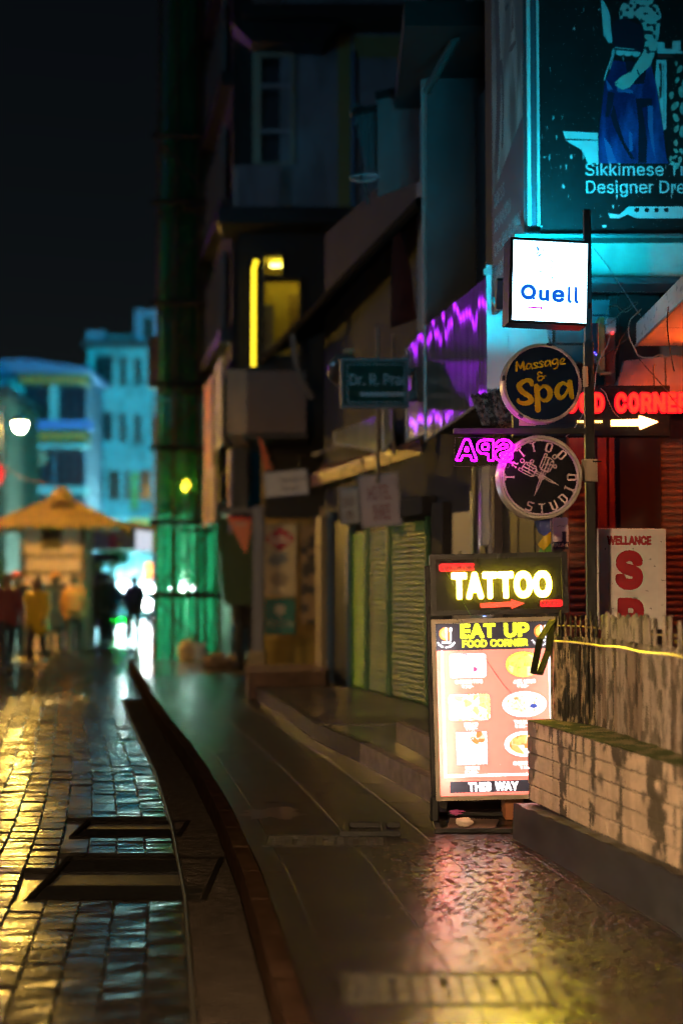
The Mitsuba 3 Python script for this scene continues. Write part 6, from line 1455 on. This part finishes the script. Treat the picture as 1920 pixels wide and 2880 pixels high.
# street lamps
def street_lamp(label, x, y, z, rgb, w, rad=1.0, shade=False):
    t = thing('street_lamp', label, 'street lamp', 'street lamps along the left side')
    M = frame((x, y, z))
    prof = [(0, -.17), (.06, -.165), (.11, -.13), (.15, -.06), (.17, 0.02), (.175, .06)]
    part(t, 'globe', trimesh.creation.revolve(np.array([(a * rad, b * rad) for a, b in prof] + [(0, .06 * rad)]), sections=24).apply_translation((x, y, z)), TUBE, emit=rgb, w=w)
    part(t, 'cap', trimesh.creation.revolve(np.array([(0.178 * rad, .07 * rad), (.19 * rad, .08 * rad), (.13 * rad, .16 * rad), (.05 * rad, .22 * rad), (.03, .34 * rad), (0, .34 * rad)]), sections=20).apply_translation((x, y, z)), DARK)
    if shade is not False: part(t, 'shade', trimesh.creation.revolve(np.array([(.06, .2), (.40, shade), (.41, shade), (.41, shade + .01), (.07, .23)]), sections=28).apply_translation((x, y, z)), DARK)  # added shade, keeps the lamp light off the upper floors
    part(t, 'arm', tube(spline([(x, y, z + .3 * rad), (x - .05, y, z + .62), (x - .35, y, z + .7), (x - .62, y, z + .5)]), 0.025, 8), DARK)
    part(t, 'post', tube([(x - .62, y, 0), (x - .62, y, z + .62)], 0.05, 10), DARK)
    return t
street_lamp('street lamp glowing white above the thatched kiosk', -9.981, 44.0, 6.386, (760, 430, 72), 14, 1.3)
street_lamp('added warm lamp out of view on the left, put in to light the kiosk', -7.4, 27.0, 4.1, (1300, 730, 95), 5)  # added unseen lamp for the light on kiosk and people
street_lamp('shaded warm street lamp just left of the picture, across from the mustard alcove', -4.75, 17.0, 4.4, (220, 138, 40), 4, 1.0, -0.10)
street_lamp('low warm lamp left of the camera that lights the block wall', -1.1, 2.0, 1.9, (2300, 1450, 760), 6, .8, 0.01)

# red lantern and side sign at the left edge
rn = thing('red_lantern', 'red lantern glowing at the left edge of the picture', 'lantern')
part(rn, 'body', trimesh.creation.revolve(np.array([(0, -.22), (.1, -.2), (.16, -.05), (.15, .1), (.08, .22), (0, .23)]), sections=18).apply_translation((-7.291, 30.000, 3.803)), TUBE, emit=(1.2, 0.015, 0.03), w=0.1)
part(rn, 'tassel', tube([(-7.261, 30.000, 2.881), (-7.259, 30.000, 2.651)], 0.05, 8), TUBE, emit=(1.0, 0.01, 0.02), w=0.1)
part(rn, 'cord', tube([(-7.288, 30.000, 3.600), (-7.261, 30.000, 2.881)], 0.01, 6), DARK)
part(rn, 'line', tube(spline([(-7.294, 30.000, 4.080), (-6.775, 30.500, 3.746), (-6.409, 31.000, 3.668)]), 0.012, 6), mat((0.4, 0.2, 0.15), 0.5))
wl_ = solo('white_lamp', trimesh.creation.icosphere(2, 0.1).apply_translation((-8.190, 34.000, 1.446)), WHITE, 'pale blue white lamp cut by the left edge at head height', 'lamp', emit=(5, 8, 8), w=0.1)

# cyan flood lamp on the square, violet light ropes on the building opposite (both out of view)
fl_ = thing('flood_lamp', 'cyan flood lamp on a mast behind the netted building, aimed at the pale house', 'flood lamp')
FLM = frame((-4.7, 42.0, 8.0), yaw=193, pitch=0)
part(fl_, 'panel', at(sheet(sbox(-1.0, -.7, 1.0, .7)), FLM), TUBE, emit=(3, 230, 310), w=3)
part(fl_, 'case', at(box(-1.05, 1.05, -.75, .75, -.3, -.02), FLM), DARK)
part(fl_, 'mast', tube([(-4.65, 41.9, 0), (-4.65, 41.9, 7.3)], 0.09, 8), DARK)
fl2 = thing('added_fill_screen', 'added blue white fill panel out of view, put in to light the facades', 'screen')  # added and unseen, a bluish fill light for the shop facades
SCM = frame((-6.1, 14.5, 7.2), yaw=90)
part(fl2, 'panel', at(sheet(sbox(-1.6, -1.1, 1.6, 1.1)), SCM), TUBE, emit=(0.7, 1.9, 3.1), w=2)
part(fl2, 'case', at(box(-1.65, 1.65, -1.15, 1.15, -.12, -.01), SCM), DARK)
op = thing('opposite_building', 'dark building across the street on the left, out of view', 'building')
part(op, 'wall', box(-9, -6.25, 8, 20.5, 0, 10), plaster('opposite', (0.25, 0.2, 0.18)))
part(op, 'shopfront', box(-6.25, -6.2, 9, 20, 0.2, 2.6), DARK)
hv = thing('violet_hotel', 'dark building outlined in violet light ropes far up on the left, out of view', 'building')
part(hv, 'wall', box(-14, -10.62, 24, 42.6, 0, 11.5), DARK)
part(hv, 'shopfront', box(-10.62, -10.56, 25, 42, 0.2, 2.8), DARK)
rp_ = thing('light_rope', 'violet light ropes along the eaves of the dark building, out of view', 'light rope')
for k, z in enumerate((8.4, 6.1)):
    part(rp_, 'rope', tube([(-10.5, y, z + .06 * math.sin(y)) for y in np.arange(24.5, 42.4, .5)], 0.07, 6), TUBE, emit=(4, 0.05, 10), w=.7)

# ------------------------------------------------------------------ people
def ball(p, r, n=14): return m3.Manifold.sphere(r, n).translate(tuple(map(float, p)))
def bone(p, a, q, b, n=14): return m3.Manifold.batch_hull([ball(p, a, n), ball(q, b, n)])
def fuse(ms):
    m = ms[0]
    for q in ms[1:]: m = m + q
    return m
def soft(m, l=0.035, it=8):
    g = m.refine_to_length(l).to_mesh()
    t = trimesh.Trimesh(np.array(g.vert_properties)[:, :3], np.array(g.tri_verts), process=True)
    return trimesh.smoothing.filter_taubin(t, iterations=it)
SKIN = mat((0.36, 0.2, 0.13), 0.5)
HAIR = mat((0.012, 0.010, 0.010), 0.5)
def person(label, x, y, z, yaw, H, top, legs, stride=0.0, arm=0.0, hair='short', hat=None, coat=0.0, bag=None, bend=0.0, group=None):
    t = thing('person', label, 'person', group)
    k = H / 1.70
    P = lambda a, b, c: (a * k, b * k, c * k)
    sd = {}
    for s in (-1, 1):
        f = stride * s
        sd[s] = dict(hip=P(.09 * s, 0, .90), knee=P(.10 * s, .22 * f + .03, .48), ankle=P(.10 * s, .30 * f - (.08 if f < 0 else 0), .09 + (.07 if f < -.3 else 0)), sh=P(.175 * s, bend * .3, 1.40), el=P(.235 * s, -.16 * f * 1.0 - .02 + arm * .05, 1.13), wr=P(.215 * s, -.26 * f + .06 + arm * .22, .90 + arm * .16))
    toe = lambda s: tuple(np.array(sd[s]['ankle']) + P(.01 * s, .15, -.045))
    hd = np.array(P(0, .03 + bend * .4, 1.585))
    # body: one continuous skin surface with head, neck, arms and fingers
    b = [m3.Manifold.sphere(.098 * k, 20).scale((.86, 1.0, 1.2)).translate(tuple(hd)), bone(tuple(hd + P(0, -.015, -.05)), .055 * k, P(0, bend * .3 - .01, 1.40), .07 * k), m3.Manifold.batch_hull([ball(P(.12, 0, 1.36), .08 * k), ball(P(-.12, 0, 1.36), .08 * k), ball(P(.07, 0, .95), .09 * k), ball(P(-.07, 0, .95), .09 * k)]),
         bone(tuple(hd + P(0, .088, -.01)), .012 * k, tuple(hd + P(0, .105, -.035)), .017 * k, 8), bone(tuple(hd + P(-.022, .088, -.07)), .011 * k, tuple(hd + P(.022, .088, -.07)), .011 * k, 8), ball(tuple(hd + P(0, .075, -.1)), .03 * k, 10)]
    for s in (-1, 1):
        b.append(ball(tuple(hd + P(.084 * s, -.005, -.01)), .024 * k, 8))
        q = sd[s]
        b += [bone(q['sh'], .055 * k, q['el'], .045 * k), bone(q['el'], .042 * k, q['wr'], .03 * k), bone(q['hip'], .085 * k, q['knee'], .055 * k), bone(q['knee'], .052 * k, q['ankle'], .04 * k)]
        w = np.array(q['wr']); dn = np.array([0, .25 + .5 * arm, -1.0]); dn /= np.linalg.norm(dn)
        palm = w + dn * .075 * k
        b.append(m3.Manifold.batch_hull([ball(tuple(w), .026 * k, 8), ball(tuple(palm + P(0, .03, 0)), .016 * k, 8), ball(tuple(palm - P(0, .03, 0)), .016 * k, 8)]))
        for i, (o, l) in enumerate(((-.03, .055), (-.011, .075), (.009, .08), (.029, .07))):
            a0 = palm + P(0, o, 0); a1 = a0 + dn * l * .55 * k; a2 = a1 + (dn + np.array([-.5 * s, 0, 0])) * l * .42 * k
            b += [bone(tuple(a0), .0095 * k, tuple(a1), .009 * k, 6), bone(tuple(a1), .009 * k, tuple(a2), .0075 * k, 6)]
        b.append(bone(tuple(w + dn * .03 * k), .012 * k, tuple(w + dn * .075 * k + P(-.01 * s, .055, 0)), .009 * k, 6))
    M = trimesh.transformations.translation_matrix((x, y, z)) @ trimesh.transformations.rotation_matrix(math.radians(yaw), [0, 0, 1])
    bg = fuse(b).to_mesh()
    part(t, 'body', at(trimesh.Trimesh(np.array(bg.vert_properties)[:, :3], np.array(bg.tri_verts), process=False), M), SKIN, smooth=40)
    part(t, 'eyes', at(cat_([trimesh.creation.icosphere(1, .011 * k).apply_translation(hd + P(.034 * s, .083, .008)) for s in (-1, 1)]), M), HAIR)
    # clothes
    j = [m3.Manifold.batch_hull([ball(P(.135, bend * .3, 1.36), .095 * k), ball(P(-.135, bend * .3, 1.36), .095 * k), ball(P(.10, .02, 1.08), .115 * k), ball(P(-.10, .02, 1.08), .115 * k)]), m3.Manifold.batch_hull([ball(P(.10, .02, 1.08), .115 * k), ball(P(-.10, .02, 1.08), .115 * k), ball(P(.115, 0.0, .86 - coat), .115 * k), ball(P(-.115, 0.0, .86 - coat), .115 * k)]), bone(P(0, bend * .3, 1.42), .085 * k, P(0, bend * .3, 1.47), .068 * k)]
    for s in (-1, 1):
        q = sd[s]; j += [bone(q['sh'], .078 * k, q['el'], .066 * k), bone(q['el'], .064 * k, q['wr'], .046 * k)]
    part(t, 'jacket', at(soft(fuse(j)), M), mat(top, 0.6), smooth=True)
    l_ = [m3.Manifold.batch_hull([ball(P(.09, 0, .93), .115 * k), ball(P(-.09, 0, .93), .115 * k), ball(P(.08, 0, .83), .11 * k), ball(P(-.08, 0, .83), .11 * k)])]
    for s in (-1, 1):
        q = sd[s]; l_ += [bone(q['hip'], .108 * k, q['knee'], .073 * k), bone(q['knee'], .073 * k, q['ankle'], .055 * k)]
    part(t, 'trousers', at(soft(fuse(l_)), M), mat(legs, 0.6), smooth=True)
    for s in (-1, 1):
        a = sd[s]['ankle']
        part(t, 'shoe', at(soft(fuse([m3.Manifold.batch_hull([ball(a, .05 * k), ball(tuple(np.array(a) + P(0, -.05, -.04)), .045 * k), ball(toe(s), .04 * k)])]), .03, 4), M), mat((0.25, 0.2, 0.18) if 'pale shoes' in label else (0.02, 0.02, 0.02), 0.5), smooth=True)
    h = [m3.Manifold.sphere(.108 * k, 18).scale((.9, 1.0, 1.12)).translate(tuple(hd + P(0, -.018, .03)))]
    cut = m3.Manifold.cube((1, 1, 1)).translate(tuple(hd + P(-.5, .055, -1.0 + .05)))
    if hair == 'long': h.append(m3.Manifold.batch_hull([ball(tuple(hd + P(.06, -.045, 0)), .06 * k), ball(tuple(hd + P(-.06, -.045, 0)), .06 * k), ball(tuple(hd + P(.07, -.06, -.3)), .05 * k), ball(tuple(hd + P(-.07, -.06, -.3)), .05 * k)]))
    hm = fuse(h) - cut
    if hair != 'long': hm = hm - m3.Manifold.cube((1, 1, 1)).translate(tuple(hd + P(-.5, -.5, -1.07)))
    part(t, 'hair', at(soft(hm, .03, 4), M), HAIR, smooth=True)
    if hat is not None:
        c = m3.Manifold.sphere(.12 * k, 18).scale((.92, 1.03, .95)).translate(tuple(hd + P(0, -.01, .045))) - m3.Manifold.cube((1, 1, 1)).translate(tuple(hd + P(-.5, -.5, -1 + .045)))
        part(t, 'hat', at(soft(c, .03, 4), M), mat(hat, 0.5), smooth=True)
    if bag is not None:
        part(t, 'bag', at(soft(m3.Manifold.batch_hull([ball(P(.1, -.17, 1.3), .07 * k), ball(P(-.1, -.17, 1.3), .07 * k), ball(P(.11, -.18, 1.0), .08 * k), ball(P(-.11, -.18, 1.0), .08 * k)])), M), mat(bag, 0.6), smooth=True)
    return t
def gx(px, Y): return (px - 784) * Y / 3267.0
person('person in a maroon jacket striding across the left edge of the street', gx(18, 24.6), 24.6, 0, 205, 1.66, (0.16, 0.03, 0.04), (0.03, 0.035, 0.06), stride=.9, hair='short')
person('person in a dark coat and red cap behind the maroon jacket', gx(40, 27.5), 27.5, 0, 190, 1.70, (0.05, 0.03, 0.03), (0.03, 0.03, 0.03), stride=.4, hat=(0.5, 0.05, 0.03))
person('person with long dark hair in a yellow jacket and pale shoes', gx(87, 25.7), 25.7, 0, 170, 1.60, (0.85, 0.58, 0.03), (0.02, 0.02, 0.025), stride=.35, arm=.2, hair='long', coat=.12)
person('person in long black clothes with an orange hat', gx(129, 31.0), 31.0, 0, 20, 1.72, (0.015, 0.015, 0.018), (0.012, 0.012, 0.015), stride=.2, hat=(0.5, 0.2, 0.05), coat=.3)
person('person in a brown orange jacket with a red scarf seen from behind', gx(172, 29.5), 29.5, 0, 10, 1.64, (0.30, 0.12, 0.03), (0.012, 0.012, 0.014), stride=.25, bag=(0.25, 0.1, 0.03))
person('person all in black walking away right of the brown orange jacket', gx(226, 33.5), 33.5, 0, -15, 1.72, (0.02, 0.018, 0.018), (0.015, 0.014, 0.014), stride=.45, arm=.3)
person('person in a dark navy coat half hidden by the person all in black', gx(243, 36.0), 36.0, 0, 15, 1.76, (0.015, 0.025, 0.04), (0.012, 0.015, 0.02), stride=.2)
person('person in a navy jacket standing dark against the headlights', gx(309, 37.0), 37.0, 0, 5, 1.66, (0.02, 0.035, 0.06), (0.05, 0.035, 0.025), stride=.25, bag=(0.015, 0.03, 0.05))
person('person in a grey hooded jacket at the very left edge, farther back', gx(4, 33), 33, 0, 20, 1.70, (0.12, 0.12, 0.12), (0.03, 0.03, 0.04), stride=.3)
person('person in a dull green jacket between the yellow jacket and the orange hat', gx(108, 35), 35, 0, -25, 1.66, (0.06, 0.08, 0.05), (0.02, 0.02, 0.02), stride=.4, bag=(0.05, 0.03, 0.03))
person('person in a dark red shirt right behind the orange hat', gx(150, 36.5), 36.5, 0, 160, 1.68, (0.2, 0.03, 0.03), (0.02, 0.02, 0.03), stride=.3)
person('person in a black raincoat left of the person all in black', gx(203, 36), 36, 0, 185, 1.74, (0.02, 0.02, 0.022), (0.015, 0.015, 0.015), stride=.5, coat=.2)
person('small distant person in pale trousers left of the headlights', gx(262, 43), 43, 0, 30, 1.62, (0.04, 0.05, 0.06), (0.3, 0.3, 0.28), stride=.5)
person('person in dark clothes with a red belt standing by the grey pillar', gx(566, 22.8), 22.8, 0.12, 160, 1.64, (0.015, 0.013, 0.014), (0.012, 0.013, 0.018), stride=.15, hat=(0.25, 0.08, 0.03))

# ------------------------------------------------------------------ vehicles with their lights on
def jeep(label, px_, Y, sep, rgb, color, w):
    t = thing('parked_jeep', label, 'jeep')
    x = gx(px_, Y); hw = sep / 2 + .24
    M = trimesh.transformations.translation_matrix((x, Y, 0))
    body = cat_([cbox(0, 1.7, .85, hw * 2, 3.4, .75, .08), cbox(0, .1, .78, hw * 1.8, .3, .35, .05)])
    part(t, 'body', at(body, M), mat(color, 0.3))
    cab = m3.Manifold.hull_points(np.array([(a * hw * .95, y_, z_) for a in (-1, 1) for y_, z_ in ((.95, 1.2), (1.3, 1.95), (3.3, 1.95), (3.4, 1.2))])).to_mesh()
    part(t, 'cabin', at(trimesh.Trimesh(np.array(cab.vert_properties)[:, :3], np.array(cab.tri_verts)), M), mat(color, 0.3))
    part(t, 'windscreen', at(plate((-hw * .82, .955, 1.27), (hw * .82, .955, 1.27), (hw * .82, 1.24, 1.9), (-hw * .82, 1.24, 1.9), .02), M), mat((0.02, 0.03, 0.03), 0.08))
    part(t, 'grille', at(cat_([cbox(0, -.06, .7 + .06 * k, sep * .55, .03, .03, .005) for k in range(4)]), M), mat((0.2, 0.2, 0.2), 0.3, .6))
    part(t, 'bumper', at(cbox(0, -.1, .5, hw * 2, .14, .16, .02), M), DARK)
    for a in (-1, 1):
        for o in (-.19, .19):
            hl_ = part(t, 'headlight', at(trimesh.creation.revolve(np.array([(0, 0), (.135, 0), (.1, .04), (0, .055)]), sections=18).apply_transform(trimesh.transformations.rotation_matrix(math.pi / 2, [1, 0, 0])).apply_translation((a * sep / 2 + o, -.09, 1.2)), M), TUBE, emit=rgb, w=w / 2)
            part(hl_, 'rim', at(trimesh.creation.torus(.15, .02, 18, 6).apply_transform(trimesh.transformations.rotation_matrix(math.pi / 2, [1, 0, 0])).apply_translation((a * sep / 2 + o, -.07, 1.2)), M), mat((0.5, 0.5, 0.5), 0.2, .8))
        for y_ in (.55, 2.9):
            part(t, 'wheel', at(trimesh.creation.cylinder(.33, .22, sections=20).apply_transform(trimesh.transformations.rotation_matrix(math.pi / 2, [0, 1, 0])).apply_translation((a * (hw - .1), y_, .33)), M), DARK)
    return t
jeep('small jeep with dazzling headlights facing the camera on the square', 311, 62.0, 0.97, (3000, 5800, 4900), (0.2, 0.25, 0.25), 6)
for k, (px_, c, r) in enumerate(((397, (1400, 2400, 2000), .062), (420, (1900, 3300, 2900), .07), (441, (1000, 1800, 1650), .05))):
    wl2 = thing('work_lamp', ['left work lamp glowing through the green netting at head height', 'middle and brightest work lamp glowing through the netting', 'right and weakest work lamp glowing through the netting'][k], 'work lamp', 'work lamps inside the scaffold')
    part(wl2, 'bulb', trimesh.creation.icosphere(2, r).apply_translation((0.000, 28.300, 1.403)).apply_translation((gx(px_, 28.3), 0, 0)), TUBE, emit=c, w=3)
    part(wl2, 'stand', tube([(gx(px_, 28.3), 28.32, .1), (gx(px_, 28.3), 28.32, 1.34)], .02, 6), DARK)
sc = thing('scooter', 'scooter with a single white headlight right of the small jeep', 'scooter')
sx, sy = gx(338, 52), 52.0
part(sc, 'headlight', trimesh.creation.revolve(np.array([(0, 0), (.14, 0), (.1, .04), (0, .055)]), sections=18).apply_transform(trimesh.transformations.rotation_matrix(math.pi / 2, [1, 0, 0])).apply_translation((sx, sy, 0.709)), TUBE, emit=(350, 600, 480), w=1)
part(sc, 'front_shield', cbox(sx, sy + .18, .6, .36, .1, .6, .04), mat((0.3, 0.3, 0.3), 0.3))
part(sc, 'handlebar', tube([(sx - .33, sy + .2, 1.0), (sx, sy + .12, .95), (sx + .33, sy + .2, 1.0)], .02, 6), DARK)
part(sc, 'body', cat_([cbox(sx, sy + .7, .5, .3, .8, .3, .08), cbox(sx, sy + .8, .72, .28, .7, .12, .05)]), mat((0.25, 0.05, 0.05), 0.3))
for y_ in (.1, 1.2):
    part(sc, 'wheel', trimesh.creation.torus(.2, .05, 20, 8).apply_transform(trimesh.transformations.rotation_matrix(math.pi / 2, [0, 1, 0])).apply_translation((sx, sy + y_, .25)), DARK)
ob = thing('amber_sign', 'upright amber neon sign above the scooter headlight', 'neon sign')
for k, (y, c) in enumerate(((1300, (5, 1.5, .02)), (1313, (5, 1.9, .02)), (1326, (4, .7, .01)))):
    part(ob, 'lamp', trimesh.creation.icosphere(2, .13).apply_translation((-7.314, 54.000, 1.550)).apply_translation((0, 0, (1335 - y) * 54 / 3267)), TUBE, emit=c, w=.05)
part(ob, 'post', tube([(-7.313, 54.100, -0.594), (-7.332, 54.100, 2.294)], .05, 8), DARK)
tr_ = thing('hand_trolley', 'low hand trolley with three small green lamps in front of the people', 'trolley')
tx, ty = gx(275, 41), 41.0
part(tr_, 'tray', cbox(tx, ty, .42, .6, .5, .25, .03), DARK)
part(tr_, 'handle', tube([(tx + .3, ty + .2, .5), (tx + .42, ty + .25, .9), (tx + .42, ty - .25, .9), (tx + .3, ty - .2, .5)], .015, 6), DARK)
for a in (-.2, .2): part(tr_, 'wheel', trimesh.creation.cylinder(.12, .05, sections=16).apply_transform(trimesh.transformations.rotation_matrix(math.pi / 2, [0, 1, 0])).apply_translation((tx + a, ty, .12)), DARK)
for a in (-.17, .05, .15): part(tr_, 'green_lamp', trimesh.creation.icosphere(2, .022).apply_translation((tx + a, ty - .27, .43)), TUBE, emit=(.3, 60, 2), w=.05)

# ------------------------------------------------------------------ odds and ends on the ground
def lump(p, r, seed, squash=.5, n=3):
    m = trimesh.creation.icosphere(n, 1.0)
    d = meshkit.fbm(m.vertices * 2.2 + seed * 7, 3, seed) - .5
    m.vertices *= (1 + .9 * d)[:, None]
    m.vertices *= np.array([r, r * .8, r * squash])
    m.apply_translation(p)
    return m
solo('crumpled_paper', lump((gx(1062, 8.3), 8.28, .165), .05, 3, .5), mat((0.6, 0.5, 0.4), 0.7), 'crumpled pale paper on the ground under the menu box', 'paper')
solo('pink_wrapper', lump((gx(1045, 8.75), 8.75, .14), .045, 5, .4), mat((0.5, 0.1, 0.3), 0.4), 'small pink wrapper on the ground under the menu box', 'wrapper')
solo('flat_cardboard', slab([(gx(1020, 8.3), 8.2), (gx(1130, 8.3), 8.25), (gx(1140, 8.6), 8.55), (gx(1030, 8.6), 8.6)], .121, .134, .004, .003), mat((0.14, 0.09, 0.06), 0.5), 'flattened brown cardboard under the menu box', 'cardboard')
solo('orange_brick', cbox(gx(1172, 8.7), 8.7, .20, .11, .22, .16, .008), mat((0.3, 0.11, 0.04), 0.7), 'orange brown brick standing at the right end of the menu box', 'brick')
pb = []
for k in range(90):
    y = R.uniform(6.0, 8.4); x = R.uniform(.15, 1.0 + (7.98 - y) * .19 - .02)
    pb.append(lump((x, y, .122), R.uniform(.003, .009), k % 9, .6, 1))
solo('grit', cat_(pb), mat((0.06, 0.045, 0.035), 0.6), 'scattered grit on the pavement in front of the menu box', 'grit', kind='stuff')
scene['still_water'] = {'type': 'principled', 'base_color': {'type': 'rgb', 'value': [0.02, 0.017, 0.014]}, 'roughness': 0.1, 'specular': 0.5}
def puddle(label, cx, cy, rx, ry, seed, z=.1225):
    a = np.linspace(0, 2 * np.pi, 140, endpoint=False)
    r = .25 + 1.5 * meshkit.fbm(np.column_stack([np.cos(a) * 2.2, np.sin(a) * 2.2, a * 0 + seed]), 4, seed)
    solo('puddle', sheet(poly(np.column_stack([cx + rx * r * np.cos(a), cy + ry * r * np.sin(a)])), z), 'still_water', label, 'puddle')
puddle('small puddle between kerb and the far drain grate', gx(628, 8.85), 8.85, .17, .18, 2)
sk = thing('stand_in_sack', 'added pale sandbag at the foot of the netting', 'stand_in_sack')  # light patches under the net hem, modelled as an added sack and bucket
part(sk, 'sack', lump((gx(432, 26.0), 26.0, .28), .17, 4, 1.3), mat((0.6, 0.45, 0.25), 0.7))
part(sk, 'tie', tube([(gx(432, 26.0) - .03, 26.0, .5), (gx(432, 26.0) + .03, 26, .52)], .02, 6), DARK)
sk2 = solo('stand_in_bucket', trimesh.creation.revolve(np.array([(0, 0), (.11, 0), (.14, .3), (.125, .3), (.1, .02), (0, .02)]), sections=20).apply_translation((gx(457, 26.0), 26.0, .12)), mat((0.7, 0.75, 0.75), 0.4), 'added white bucket for a light patch beside the sandbag', 'bucket')  # added in place of the second light patch under the net
rbl = solo('rubble', cat_([lump((gx(R.uniform(480, 560), 24.5), 24.5 + R.uniform(-.6, .6), .18), R.uniform(.07, .2), k, .7, 2) for k in range(16)]), mat((0.2, 0.13, 0.08), 0.8), 'heap of brown rubble beside the netting', 'rubble', kind='stuff')
